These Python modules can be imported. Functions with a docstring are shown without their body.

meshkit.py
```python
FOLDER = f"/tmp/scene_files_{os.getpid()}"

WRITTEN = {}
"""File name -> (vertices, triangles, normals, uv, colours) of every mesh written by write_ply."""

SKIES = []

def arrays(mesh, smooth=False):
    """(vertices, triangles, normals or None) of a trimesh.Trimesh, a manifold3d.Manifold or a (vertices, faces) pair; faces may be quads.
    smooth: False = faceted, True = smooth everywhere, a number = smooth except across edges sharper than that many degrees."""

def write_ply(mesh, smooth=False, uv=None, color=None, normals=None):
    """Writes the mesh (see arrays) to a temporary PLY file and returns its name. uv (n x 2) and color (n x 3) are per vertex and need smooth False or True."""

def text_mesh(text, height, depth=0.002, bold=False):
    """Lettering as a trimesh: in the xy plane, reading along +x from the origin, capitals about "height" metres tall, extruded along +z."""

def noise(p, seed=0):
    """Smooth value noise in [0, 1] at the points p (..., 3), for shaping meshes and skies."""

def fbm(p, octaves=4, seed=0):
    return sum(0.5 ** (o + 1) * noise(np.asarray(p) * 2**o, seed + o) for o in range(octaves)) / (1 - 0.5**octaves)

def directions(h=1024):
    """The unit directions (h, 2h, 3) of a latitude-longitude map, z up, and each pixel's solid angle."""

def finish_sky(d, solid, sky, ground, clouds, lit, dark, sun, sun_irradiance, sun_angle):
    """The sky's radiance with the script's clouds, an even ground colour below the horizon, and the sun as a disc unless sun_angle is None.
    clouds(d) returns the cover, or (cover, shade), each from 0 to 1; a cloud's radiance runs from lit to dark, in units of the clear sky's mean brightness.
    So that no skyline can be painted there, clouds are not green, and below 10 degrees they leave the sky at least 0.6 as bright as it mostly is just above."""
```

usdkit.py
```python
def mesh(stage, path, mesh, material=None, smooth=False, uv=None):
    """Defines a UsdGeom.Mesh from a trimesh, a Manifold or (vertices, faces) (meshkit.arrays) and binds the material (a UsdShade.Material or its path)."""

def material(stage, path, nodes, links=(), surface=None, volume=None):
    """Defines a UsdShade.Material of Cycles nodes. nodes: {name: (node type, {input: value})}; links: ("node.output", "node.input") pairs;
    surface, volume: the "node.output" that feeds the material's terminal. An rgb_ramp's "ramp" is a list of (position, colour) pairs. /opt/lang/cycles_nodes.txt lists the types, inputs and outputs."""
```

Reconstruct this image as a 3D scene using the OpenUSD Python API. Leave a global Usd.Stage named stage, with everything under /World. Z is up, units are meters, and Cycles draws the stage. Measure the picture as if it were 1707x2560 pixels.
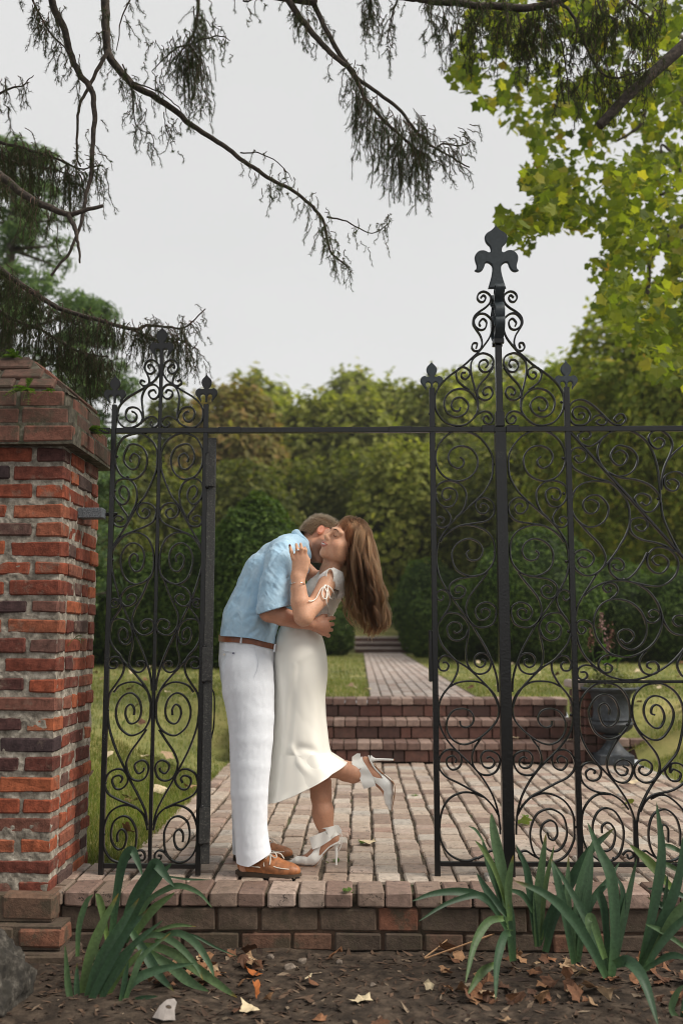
import math, random, numpy as np, trimesh, usdkit, meshkit
from pxr import Usd, UsdGeom, UsdLux, UsdShade, Sdf, Gf, Vt
from scipy.spatial.transform import Rotation as Rot

stage = Usd.Stage.CreateInMemory()
UsdGeom.SetStageUpAxis(stage, UsdGeom.Tokens.z)
UsdGeom.SetStageMetersPerUnit(stage, 1.0)
UsdGeom.Xform.Define(stage, '/World')

# ---------------------------------------------------------------- camera
CAM_H = 1.08                    # metres above the terrace paving
PITCH, YAW = math.radians(7.3), math.radians(1.05)
FPX, CX, CY = 2489.0, 853.5, 1280.0
cam = UsdGeom.Camera.Define(stage, '/World/camera')
cam.CreateFocalLengthAttr(35.0)
cam.CreateHorizontalApertureAttr(24.0)
cam.CreateVerticalApertureAttr(36.0)
cam.CreateClippingRangeAttr(Gf.Vec2f(0.05, 2000))
cam.CreateFStopAttr(1.9)
cam.CreateFocusDistanceAttr(4.75)
cam.CreateExposureAttr(0.55)
_x = UsdGeom.Xformable(cam)
_x.AddTranslateOp().Set(Gf.Vec3d(0, 0, CAM_H))
_x.AddRotateZOp().Set(math.degrees(YAW))
_x.AddRotateXOp().Set(90 + math.degrees(PITCH))

# ---------------------------------------------------------------- sky and sun (bright overcast, soft sun behind the garden)
SUN_EL, SUN_AZ = math.radians(48), math.radians(108)       # azimuth from +y towards +x
dome = UsdLux.DomeLight.Define(stage, '/World/sky')
dome.CreateIntensityAttr(1.0)
sky_mat = usdkit.material(stage, '/World/Looks/sky_look', {
    'sky': ('sky_texture', {'sky_type': 'single_scattering', 'sun_disc': False, 'sun_elevation': SUN_EL, 'sun_rotation': SUN_AZ, 'air_density': 1.0, 'aerosol_density': 3.0}),
    'geo': ('texture_coordinate', {}),
    'map': ('mapping', {'scale': (1.0, 1.0, 2.5)}),
    'cloud': ('noise_texture', {'scale': 1.3, 'detail': 4.0, 'roughness': 0.5}),
    'shade': ('rgb_ramp', {'ramp': [(0.3, (7.0, 7.0, 6.93)), (0.7, (7.7, 7.68, 7.6))]}),
    'cover': ('mix', {'fac': 0.94}),
    'bg': ('background_shader', {'strength': 0.074}),
}, [('geo.generated', 'map.vector'), ('map.vector', 'cloud.vector'), ('cloud.fac', 'shade.fac'), ('sky.color', 'cover.color1'), ('shade.color', 'cover.color2'),
    ('cover.color', 'bg.color')], surface='bg.background')
UsdShade.MaterialBindingAPI.Apply(dome.GetPrim()).Bind(sky_mat)
dome.GetPrim().SetCustomDataByKey('kind', 'structure')
sun = UsdLux.DistantLight.Define(stage, '/World/sun')
sun.CreateIntensityAttr(0.8)
sun.CreateAngleAttr(28.0)
sun.CreateNormalizeAttr(True) if hasattr(sun, 'CreateNormalizeAttr') else None
sun.CreateColorAttr(Gf.Vec3f(1.0, 0.93, 0.83))
_sd = np.array([math.cos(SUN_EL) * math.sin(SUN_AZ), math.cos(SUN_EL) * math.cos(SUN_AZ), math.sin(SUN_EL)])
_s = UsdGeom.Xformable(sun)
_s.AddRotateZOp().Set(-math.degrees(SUN_AZ))
_s.AddRotateXOp().Set(90 - math.degrees(SUN_EL) + 180 - 180)
# a distant light shines along -z: tilt so that -z points away from the sun
_s.ClearXformOpOrder()
_s.AddTransformOp().Set(Gf.Matrix4d(Gf.Rotation(Gf.Vec3d(0, 0, 1), Gf.Vec3d(*_sd)), Gf.Vec3d(0, 0, 0)))

# ---------------------------------------------------------------- helpers
PI = math.pi
_names = {}
def numbered(path):
    n = _names.get(path, -1) + 1
    _names[path] = n
    return path if n == 0 else '%s_%03d' % (path, n)

def tag(prim, label=None, cat=None, group=None, kind=None):
    p = prim.GetPrim() if hasattr(prim, 'GetPrim') else prim
    for k, v in (('label', label), ('category', cat), ('group', group), ('kind', kind)):
        if v: p.SetCustomDataByKey(k, v)
    return p

def ppath(parent):
    if parent is None: return '/World'
    return str(parent.GetPath())

def thing(name, label, cat, loc=(0, 0, 0), rotz=0.0, group=None, kind=None):
    x = UsdGeom.Xform.Define(stage, numbered('/World/' + name))
    x.AddTranslateOp().Set(Gf.Vec3d(*map(float, loc)))
    if rotz: x.AddRotateZOp().Set(math.degrees(rotz))
    return tag(x, label, cat, group, kind)

ISLAND_LOOKS = set()                    # materials whose tone differs from one leaf, needle or brick of a joined mesh to the next
def island_rnd(m):
    from scipy.sparse import coo_matrix
    from scipy.sparse.csgraph import connected_components
    f = np.asarray(m.faces); n = len(m.vertices)
    g = coo_matrix((np.ones(2 * len(f), np.int8), (f[:, [0, 1]].ravel(), f[:, [1, 2]].ravel())), (n, n))
    k, lab = connected_components(g, directed=False)
    return np.repeat(np.random.default_rng(k).random(k)[lab][:, None], 3, 1)

def obj(name, mesh, mat, parent=None, smooth=False, label=None, cat=None, group=None, kind=None, col=None):
    src = mesh
    m = usdkit.mesh(stage, numbered(ppath(parent) + '/' + name), mesh, mat, smooth=smooth)
    if str(mat.GetPath()) in ISLAND_LOOKS and smooth is False:
        UsdGeom.PrimvarsAPI(m).CreatePrimvar('rnd', Sdf.ValueTypeNames.Color3fArray, 'vertex').Set(Vt.Vec3fArray.FromNumpy(island_rnd(src).astype(np.float32)))
    if col is not None:
        UsdGeom.PrimvarsAPI(m).CreatePrimvar('tint', Sdf.ValueTypeNames.Color3fArray, 'vertex').Set(Vt.Vec3fArray.FromNumpy(np.asarray(col, np.float32)))
    return tag(m, label, cat, group, kind)

def struct(name, mesh, mat, smooth=False, parent=None):
    return obj(name, mesh, mat, parent, smooth, kind='structure')

def copy_of(src, name, loc, rotz=0.0, label=None, cat=None, group=None, scale=None):
    x = UsdGeom.Xform.Define(stage, numbered('/World/' + name))
    x.GetPrim().GetReferences().AddInternalReference(src.GetPath())
    x.GetPrim().SetInstanceable(True)
    x.ClearXformOpOrder()
    x.AddTransformOp(opSuffix='place').Set(Gf.Matrix4d(np.diag([1.0] * 4)) if False else _mat(loc, rotz, scale))
    return tag(x, label, cat, group)

def _mat(loc, rotz, scale):
    M = Gf.Matrix4d(1.0)
    M.SetScale(scale or 1.0)
    R = Gf.Matrix4d(1.0); R.SetRotate(Gf.Rotation(Gf.Vec3d(0, 0, 1), math.degrees(rotz)))
    T = Gf.Matrix4d(1.0); T.SetTranslate(Gf.Vec3d(*map(float, loc)))
    return M * R * T

# pixel of the photograph (1707 x 2560) -> point of the place
_cp, _sp, _cyw, _syw = math.cos(PITCH), math.sin(PITCH), math.cos(YAW), math.sin(YAW)
def ray(sx, sy):
    x, y, z = (sx - CX) / FPX, 1.0, -(sy - CY) / FPX
    y, z = y * _cp - z * _sp, y * _sp + z * _cp
    return np.array([x * _cyw - y * _syw, x * _syw + y * _cyw, z])
def at(sx, sy, Y):                      # on the vertical plane y = Y
    d = ray(sx, sy); t = Y / d[1]
    return np.array([d[0] * t, Y, CAM_H + d[2] * t])
def on(sx, sy, Z=0.0):                  # on the level z = Z
    d = ray(sx, sy); t = (Z - CAM_H) / d[2]
    return np.array([d[0] * t, d[1] * t, Z])

def sstep(a, b, x):
    t = np.clip((np.asarray(x, float) - a) / (b - a), 0, 1); return t * t * (3 - 2 * t)

def cat_rom(P, n=8, closed=False):
    P = np.asarray(P, float)
    if len(P) < 3: return P
    Q = np.vstack([2 * P[0] - P[1], P, 2 * P[-1] - P[-2]])
    t = np.linspace(0, 1, n, endpoint=False)[:, None]
    out = []
    for i in range(1, len(Q) - 2):
        a, b, c, d = Q[i - 1], Q[i], Q[i + 1], Q[i + 2]
        out.append(0.5 * ((2 * b) + (c - a) * t + (2 * a - 5 * b + 4 * c - d) * t ** 2 + (3 * b - a - 3 * c + d) * t ** 3))
    return np.vstack(out + [P[-1:]])

def box(c, s, bevel=0.0):
    """axis-aligned box about c with sizes s; bevel chamfers its edges"""
    c, s = np.asarray(c, float), np.asarray(s, float)
    if bevel <= 0:
        m = trimesh.creation.box(s); m.apply_translation(c); return m
    h = s / 2; b = min(bevel, *(h * .9))
    V = _BOX_S * (h - b) + _BOX_K * _BOX_S * b
    return trimesh.Trimesh(V + c, _BOX_F, process=False)

_BOX_S = np.repeat([[a, b, c] for a in (-1., 1.) for b in (-1., 1.) for c in (-1., 1.)], 3, axis=0)
_BOX_K = np.tile(np.eye(3), (8, 1))
_h = trimesh.Trimesh(_BOX_S + .3 * _BOX_K * _BOX_S, process=False).convex_hull
_ix = np.array([int(np.argmin(np.abs(_BOX_S + .3 * _BOX_K * _BOX_S - v).sum(1))) for v in _h.vertices])
_BOX_F = _ix[np.array(_h.faces)]

def join(ms):
    return trimesh.util.concatenate([m for m in ms if m is not None])

def frames(P):
    P = np.asarray(P, float)
    T = np.gradient(P, axis=0); T /= np.maximum(np.linalg.norm(T, axis=1, keepdims=True), 1e-9)
    up = np.array([0, 0, 1.0]) if abs(T[0][2]) < .9 else np.array([1.0, 0, 0])
    N = np.zeros_like(P); n = up - T[0] * (up @ T[0]); n /= np.linalg.norm(n); N[0] = n
    for i in range(1, len(P)):
        n = N[i - 1] - T[i] * (N[i - 1] @ T[i]); n /= max(np.linalg.norm(n), 1e-9); N[i] = n
    return T, N, np.cross(T, N)

def tube(P, r, sides=6, caps=True):
    P = np.asarray(P, float); r = np.broadcast_to(np.asarray(r, float), (len(P),))
    T, N, B = frames(P)
    a = np.linspace(0, 2 * PI, sides, endpoint=False)
    V = (P[:, None] + r[:, None, None] * (np.cos(a)[None, :, None] * N[:, None] + np.sin(a)[None, :, None] * B[:, None])).reshape(-1, 3)
    n = len(P); F = []
    i, j = np.meshgrid(np.arange(n - 1), np.arange(sides), indexing='ij')
    j2 = (j + 1) % sides
    a0, b0, c0, d0 = i * sides + j, i * sides + j2, (i + 1) * sides + j2, (i + 1) * sides + j
    F = np.vstack([np.stack([a0, b0, c0], -1).reshape(-1, 3), np.stack([a0, c0, d0], -1).reshape(-1, 3)])
    if caps:
        V = np.vstack([V, P[:1], P[-1:]]); e = n * sides
        k = np.arange(sides); k2 = (k + 1) % sides
        F = np.vstack([F, np.stack([np.full(sides, e), k2, k], -1), np.stack([np.full(sides, e + 1), (n - 1) * sides + k, (n - 1) * sides + k2], -1)])
    return trimesh.Trimesh(V, F, process=False)

def lathe(profile, sides=24, loc=(0, 0, 0)):
    P = np.asarray(profile, float); a = np.linspace(0, 2 * PI, sides, endpoint=False)
    V = np.stack([P[:, 0, None] * np.cos(a), P[:, 0, None] * np.sin(a), np.repeat(P[:, 1, None], sides, 1)], -1).reshape(-1, 3)
    i, j = np.meshgrid(np.arange(len(P) - 1), np.arange(sides), indexing='ij'); j2 = (j + 1) % sides
    F = np.vstack([np.stack([i * sides + j, i * sides + j2, (i + 1) * sides + j2], -1).reshape(-1, 3), np.stack([i * sides + j, (i + 1) * sides + j2, (i + 1) * sides + j], -1).reshape(-1, 3)])
    m = trimesh.Trimesh(V, F, process=False); m.apply_translation(loc); return m

def rough(m, amp, freq, seed=0):
    """displaces the vertices by smooth noise so that edges are worn"""
    v = np.array(m.vertices)
    d = np.stack([meshkit.noise(v * freq + 13.7 * k, seed + k) - .5 for k in range(3)], -1)
    m.vertices = v + 2 * amp * d
    return m

G = 4.755                               # the plane of the iron gates

# ---------------------------------------------------------------- materials
def M(name, nodes, links, surface='p.BSDF', volume=None):
    return usdkit.material(stage, '/World/Looks/' + name, nodes, links, surface=surface, volume=volume)

def varied(name, ramp, vary='object', rough=0.8, scale=30.0, grain=0.35, bump=0.3, bump_scale=None, spec=0.4, dirt=None, dirt_scale=6.0, dirt_range=(0.5, 0.7), coat=0.0, pits=0.0, zdirt=None):
    """a solid stuff whose pieces differ in tone (per object or per island), with grain, fine relief and patches of dirt"""
    n = {'isl': ('attribute', {'attribute': 'rnd'}), 'geo': ('geometry', {}), 'info': ('object_info', {}), 'ramp': ('rgb_ramp', {'ramp': ramp}),
         'gr': ('noise_texture', {'scale': scale, 'detail': 5.0, 'roughness': 0.65}),
         'grr': ('map_range', {'from_min': 0.3, 'from_max': 0.7, 'to_min': 1.0 - grain, 'to_max': 1.0 + grain}),
         'mul': ('vector_math', {'math_type': 'scale'}),
         'bn': ('noise_texture', {'scale': bump_scale or scale * 3, 'detail': 4.0, 'roughness': 0.7}),
         'b': ('bump', {'strength': bump, 'distance': 0.004}),
         'p': ('principled_bsdf', {'roughness': rough, 'specular_ior_level': spec, 'coat_weight': coat, 'coat_roughness': 0.3})}
    l = [('geo.position', 'gr.vector'), ('gr.fac', 'grr.value'), ('ramp.color', 'mul.vector1'), ('grr.result', 'mul.scale'),
         ('geo.position', 'bn.vector'), ('bn.fac', 'b.height'), ('b.normal', 'p.normal')]
    l.append(('info.random', 'ramp.fac') if vary == 'object' else ('isl.fac', 'ramp.fac') if vary == 'island' else ('gr.fac', 'ramp.fac'))
    out = 'mul.vector'
    if dirt is not None:
        n['dn'] = ('noise_texture', {'scale': dirt_scale, 'detail': 6.0, 'roughness': 0.7})
        n['dr'] = ('map_range', {'from_min': dirt_range[0], 'from_max': dirt_range[1], 'to_min': 0.0, 'to_max': 0.9, 'clamp': True})
        n['dm'] = ('mix', {'color2': dirt})
        l += [('geo.position', 'dn.vector'), ('dn.fac', 'dr.value'), ('dr.result', 'dm.fac'), (out, 'dm.color1')]
        out = 'dm.color'
    if pits:
        n['pv'] = ('voronoi_texture', {'scale': 140.0, 'randomness': 1.0})
        n['pn'] = ('noise_texture', {'scale': 22.0, 'detail': 2.0})
        n['pr'] = ('map_range', {'from_min': 0.52, 'from_max': 0.68, 'to_min': 0.05, 'to_max': 0.5, 'clamp': True})
        n['pl'] = ('math', {'math_type': 'less_than'})
        n['pm'] = ('mix', {'color2': (0.035, 0.025, 0.02)})
        n['pf'] = ('math', {'math_type': 'multiply', 'value2': pits})
        l += [('geo.position', 'pv.vector'), ('geo.position', 'pn.vector'), ('pn.fac', 'pr.value'), ('pv.distance', 'pl.value1'), ('pr.result', 'pl.value2'), ('pl.value', 'pf.value1'), ('pf.value', 'pm.fac'), (out, 'pm.color1')]
        out = 'pm.color'
    l.append((out, 'p.base_color'))
    if vary == 'island': ISLAND_LOOKS.add('/World/Looks/' + name)
    else: del n['isl']
    return M(name, n, l)

PAVE = [(0.0, (0.18, 0.12, 0.092)), (0.2, (0.27, 0.20, 0.155)), (0.45, (0.33, 0.255, 0.20)), (0.65, (0.37, 0.30, 0.24)), (0.8, (0.34, 0.305, 0.265)), (0.9, (0.27, 0.175, 0.135)), (1.0, (0.43, 0.37, 0.31))]
m_pave = varied('paving_brick', PAVE, 'object', rough=0.55, scale=35, grain=0.28, bump=0.5, spec=0.45, dirt=(0.12, 0.085, 0.06), dirt_scale=7, dirt_range=(0.55, 0.78), pits=0.85)
m_pave_i = varied('paving_brick_far', PAVE, 'island', rough=0.55, scale=35, grain=0.28, bump=0.5, spec=0.45, dirt=(0.12, 0.085, 0.06), dirt_scale=7, dirt_range=(0.55, 0.78), pits=0.85)
PATH = [(0.0, (0.27, 0.20, 0.17)), (0.4, (0.33, 0.27, 0.24)), (0.7, (0.37, 0.32, 0.29)), (1.0, (0.30, 0.25, 0.23))]
m_path = varied('path_brick', PATH, 'object', rough=0.6, scale=20, grain=0.22, bump=0.3)
m_path_i = varied('path_brick_far', PATH, 'island', rough=0.6, scale=20, grain=0.22, bump=0.3)
m_joint = varied('joint_soil', [(0.3, (0.05, 0.036, 0.024)), (0.7, (0.10, 0.075, 0.05))], 'noise', rough=0.95, scale=40, bump=0.8, dirt=(0.05, 0.07, 0.02), dirt_scale=3.0, dirt_range=(0.56, 0.66))
m_border = varied('border_brick', [(0.0, (0.12, 0.075, 0.056)), (0.3, (0.19, 0.125, 0.10)), (0.6, (0.26, 0.18, 0.145)), (0.8, (0.15, 0.11, 0.082)), (1.0, (0.34, 0.26, 0.215))], 'object', rough=0.6, scale=30, grain=0.3, bump=0.6, dirt=(0.09, 0.065, 0.045), dirt_scale=9, dirt_range=(0.53, 0.72), pits=0.9)
m_oldbrick = varied('mossy_old_brick', [(0.0, (0.065, 0.046, 0.033)), (0.35, (0.09, 0.062, 0.044)), (0.7, (0.11, 0.076, 0.052)), (0.92, (0.16, 0.065, 0.038)), (1.0, (0.085, 0.066, 0.048))], 'object', rough=0.9, scale=28, grain=0.4, bump=0.9, dirt=(0.065, 0.05, 0.032), dirt_scale=10, dirt_range=(0.48, 0.62))
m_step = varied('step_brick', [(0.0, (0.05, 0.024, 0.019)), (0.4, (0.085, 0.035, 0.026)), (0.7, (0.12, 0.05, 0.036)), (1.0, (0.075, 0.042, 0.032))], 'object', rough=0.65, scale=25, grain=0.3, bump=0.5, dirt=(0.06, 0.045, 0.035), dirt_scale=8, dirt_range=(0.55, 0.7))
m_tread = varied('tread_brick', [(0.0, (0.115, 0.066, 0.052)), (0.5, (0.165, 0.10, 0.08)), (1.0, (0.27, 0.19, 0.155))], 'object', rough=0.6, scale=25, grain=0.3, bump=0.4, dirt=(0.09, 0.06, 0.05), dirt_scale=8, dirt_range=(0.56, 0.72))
m_red = varied('red_brick', [(0.0, (0.045, 0.03, 0.032)), (0.12, (0.10, 0.032, 0.024)), (0.35, (0.17, 0.045, 0.026)), (0.6, (0.235, 0.06, 0.03)), (0.8, (0.29, 0.085, 0.038)), (0.9, (0.17, 0.07, 0.05)), (1.0, (0.07, 0.045, 0.04))], 'object', rough=0.85, scale=30, grain=0.5, bump=1.0, bump_scale=120, spec=0.25, dirt=(0.20, 0.15, 0.115), dirt_scale=11, dirt_range=(0.56, 0.74))
m_cap = varied('cap_brick', [(0.0, (0.06, 0.04, 0.03)), (0.5, (0.10, 0.05, 0.035)), (1.0, (0.15, 0.06, 0.04))], 'object', rough=0.85, scale=32, grain=0.4, bump=0.9, dirt=(0.05, 0.045, 0.028), dirt_scale=9, dirt_range=(0.5, 0.66))
m_mortar = varied('lime_mortar', [(0.25, (0.14, 0.12, 0.095)), (0.5, (0.25, 0.22, 0.18)), (0.75, (0.36, 0.33, 0.28))], 'noise', rough=0.95, scale=28, grain=0.35, bump=1.0, bump_scale=55, dirt=(0.07, 0.06, 0.045), dirt_scale=5, dirt_range=(0.55, 0.7))
m_soil = varied('bare_soil', [(0.25, (0.020, 0.0135, 0.0095)), (0.5, (0.038, 0.027, 0.019)), (0.75, (0.068, 0.050, 0.036))], 'noise', rough=0.95, scale=16, grain=0.5, bump=1.0, bump_scale=70, spec=0.25, dirt=(0.13, 0.10, 0.075), dirt_scale=120, dirt_range=(0.62, 0.7))
m_lawn = varied('lawn_ground', [(0.25, (0.09, 0.115, 0.026)), (0.5, (0.17, 0.17, 0.05)), (0.75, (0.27, 0.22, 0.09))], 'noise', rough=0.95, scale=1.6, grain=0.3, bump=0.5)
m_hill = varied('wood_floor', [(0.3, (0.02, 0.028, 0.01)), (0.7, (0.045, 0.05, 0.02))], 'noise', rough=0.95, scale=0.8, bump=0.3)
m_capmortar = varied('mossy_mortar', [(0.3, (0.045, 0.04, 0.028)), (0.5, (0.085, 0.075, 0.055)), (0.75, (0.15, 0.135, 0.105))], 'noise', rough=.95, scale=26, bump=1.0, dirt=(.04, .05, .018), dirt_scale=7, dirt_range=(.52, .64))
m_iron = M('black_iron', {'geo': ('geometry', {}), 'n': ('noise_texture', {'scale': 90.0, 'detail': 4.0}), 'b': ('bump', {'strength': 0.5, 'distance': 0.002}),
    'v': ('noise_texture', {'scale': 260.0, 'detail': 2.0}), 'big': ('noise_texture', {'scale': 9.0, 'detail': 3.0}), 'add': ('math', {'math_type': 'multiply'}),
    'r': ('rgb_ramp', {'ramp': [(0.0, (0.004, 0.004, 0.0042)), (0.40, (0.007, 0.007, 0.007)), (0.46, (0.06, 0.062, 0.056)), (1.0, (0.16, 0.16, 0.14))]}),
    'p': ('principled_bsdf', {'roughness': 0.22, 'specular_ior_level': 0.42})},
    [('geo.position', 'n.vector'), ('n.fac', 'b.height'), ('b.normal', 'p.normal'), ('geo.position', 'v.vector'), ('geo.position', 'big.vector'), ('v.fac', 'add.value1'), ('big.fac', 'add.value2'), ('add.value', 'r.fac'), ('r.color', 'p.base_color')])
m_ironworn = varied('flaked_iron', [(0.3, (0.016, 0.016, 0.016)), (0.55, (0.03, 0.03, 0.028)), (0.75, (0.12, 0.115, 0.095))], 'noise', rough=0.45, scale=110, grain=0.3, bump=0.8, spec=0.5)
m_rust = varied('rusty_iron', [(0.2, (0.03, 0.015, 0.01)), (0.8, (0.12, 0.04, 0.02))], 'noise', rough=0.8, scale=60)
m_bracket = varied('grey_bracket', [(0.3, (0.05, 0.06, 0.07)), (0.7, (0.2, 0.22, 0.24))], 'noise', rough=0.55, scale=170, bump=0.8)
m_fleur = varied('slate_painted_iron', [(0.3, (0.022, 0.03, 0.035)), (0.65, (0.035, 0.046, 0.054)), (0.78, (0.12, 0.14, 0.14))], 'noise', rough=0.42, scale=120, grain=0.2, bump=0.3)

def leafy(name, ramp, rough=0.6, trans=0.45, tint=(1.25, 1.35, 0.55), vary='island', spec=0.2, patch=0.9):
    tr = [(a, tuple(min(0.75, c * t) for c, t in zip(col, tint))) for a, col in ramp]
    fac = 'isl.fac' if vary == 'island' else 'info.random'
    if vary == 'island': ISLAND_LOOKS.add('/World/Looks/' + name)
    return M(name, {'isl': ('attribute', {'attribute': 'rnd'}), 'geo': ('geometry', {}), 'info': ('object_info', {}), 'r': ('rgb_ramp', {'ramp': ramp}), 'r2': ('rgb_ramp', {'ramp': tr}),
        'n': ('noise_texture', {'scale': patch, 'detail': 2.0}), 'mr': ('map_range', {'from_min': .3, 'from_max': .7, 'to_min': .72, 'to_max': 1.28}), 'm1': ('vector_math', {'math_type': 'scale'}), 'm2': ('vector_math', {'math_type': 'scale'}),
        'p': ('principled_bsdf', {'roughness': rough, 'specular_ior_level': spec}), 't': ('translucent_bsdf', {}), 'm': ('mix_closure', {'fac': trans})},
        [(fac, 'r.fac'), (fac, 'r2.fac'), ('geo.position', 'n.vector'), ('n.fac', 'mr.value'), ('r.color', 'm1.vector1'), ('mr.result', 'm1.scale'), ('r2.color', 'm2.vector1'), ('mr.result', 'm2.scale'),
         ('m1.vector', 'p.base_color'), ('m2.vector', 't.color'), ('p.BSDF', 'm.closure1'), ('t.BSDF', 'm.closure2')], surface='m.closure')

# ---------------------------------------------------------------- the setting: soil, terrace, steps, lawn, path
rng = np.random.default_rng(7)
TX0, TX1, TY1 = -1.14, 2.45, 9.0            # edges of the brick terrace
SOIL = -0.235
def path_z(y):
    return 0.516 + 0.20 * np.clip((np.asarray(y, float) - 10.0) / 17.7, 0, 1)
def lawn_z(x, y):
    x, y = np.asarray(x, float), np.asarray(y, float)
    d = np.maximum(np.maximum(TX0 - x, x - TX1), 0)
    d = np.where((y > 9.05) & (x > 1.99), np.maximum(d, (x - 1.99) * .8), d)
    low = 0.5 * np.maximum(sstep(5.6, 10.0, y) * sstep(0.0, 1.1, d), sstep(9.25, 10.0, y)) - 0.012
    up = path_z(y) - 0.016
    h = np.where(y < 10.04, low, up)
    hill = 0.9 * sstep(28.5, 33.0, y) + 0.05 * np.maximum(y - 33, 0) ** 1.12
    return h + hill

def grid(xs, ys, zf, keep=None):
    X, Y = np.meshgrid(xs, ys)
    Z = zf(X, Y)
    V = np.stack([X, Y, Z], -1).reshape(-1, 3); nx = len(xs)
    i, j = np.meshgrid(np.arange(len(ys) - 1), np.arange(nx - 1), indexing='ij')
    a = (i * nx + j).ravel(); F = np.stack([a, a + 1, a + nx + 1, a + nx], -1)
    if keep is not None:
        c = V[F].mean(1); F = F[keep(c[:, 0], c[:, 1])]
    return trimesh.Trimesh(V, np.vstack([F[:, [0, 1, 2]], F[:, [0, 2, 3]]]), process=False)

# bare soil in front of the terrace, out to the sides and behind
def soil_z(x, y):
    p = np.stack([x, y, 0 * x], -1)
    return SOIL + 0.04 * (meshkit.fbm(p * 2.2, 3, 3) - .5) + 0.010 * (meshkit.fbm(p * 30, 3, 5) - .5) + 0.04 * sstep(1.0, 1.9, x) * sstep(3.4, 4.3, y) - 0.01 * sstep(4.1, 4.3, y)
xs = np.unique(np.concatenate([np.linspace(-14, -1.9, 40), np.arange(-1.9, 1.9, .017), np.linspace(1.9, 14, 40)]))
ys = np.unique(np.concatenate([np.linspace(-8, 3.0, 30), np.arange(3.0, 4.50, .017)]))
struct('soil', grid(xs, ys, soil_z), m_soil, smooth=True)
far = struct('ground', grid(np.linspace(-60, 60, 60), np.linspace(-60, -8, 10), lambda x, y: SOIL + 0 * x), m_soil)

xs = np.unique(np.concatenate([np.linspace(-60, -6, 40), np.linspace(-6, TX0, 30), np.linspace(TX0, .09, 8), [.1, 1.16], np.linspace(1.17, 1.99, 8), np.linspace(1.99, TX1, 6), np.linspace(TX1, 6, 24), np.linspace(6, 60, 40)]))
ys = np.unique(np.concatenate([[4.2, 5.0], np.linspace(5.02, 9.14, 28), [9.16], np.linspace(9.2, 10.04, 12), np.linspace(10.06, 34, 40)]))
def lawn_keep(x, y):
    return ~((x > TX0) & (x < np.where(y > 9.15, 1.99, TX1)) & (y < 10.05)) & ~((y < 5.0) & (x > -2.1) & (x < 6)) & ~((x > .1) & (x < 1.16) & (y > 10.05) & (y < 27.5))
struct('lawn', grid(xs, ys, lawn_z, lawn_keep), m_lawn, smooth=True)
struct('hillside', grid(np.linspace(-160, 160, 60), np.linspace(34, 200, 50), lawn_z), m_hill, smooth=True)

def brick(c, s, bevel=.006, wear=.003, rz=0.0, tilt=0.0, seed=0):
    m = box((0, 0, 0), s, bevel)
    rough(m, wear, 14.0, seed)
    r = np.random.default_rng(seed)
    T = np.eye(4); T[:3, :3] = Rot.from_euler('xyz', [r.normal() * tilt, r.normal() * tilt, rz]).as_matrix(); T[:3, 3] = c
    m.apply_transform(T); return m

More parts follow.
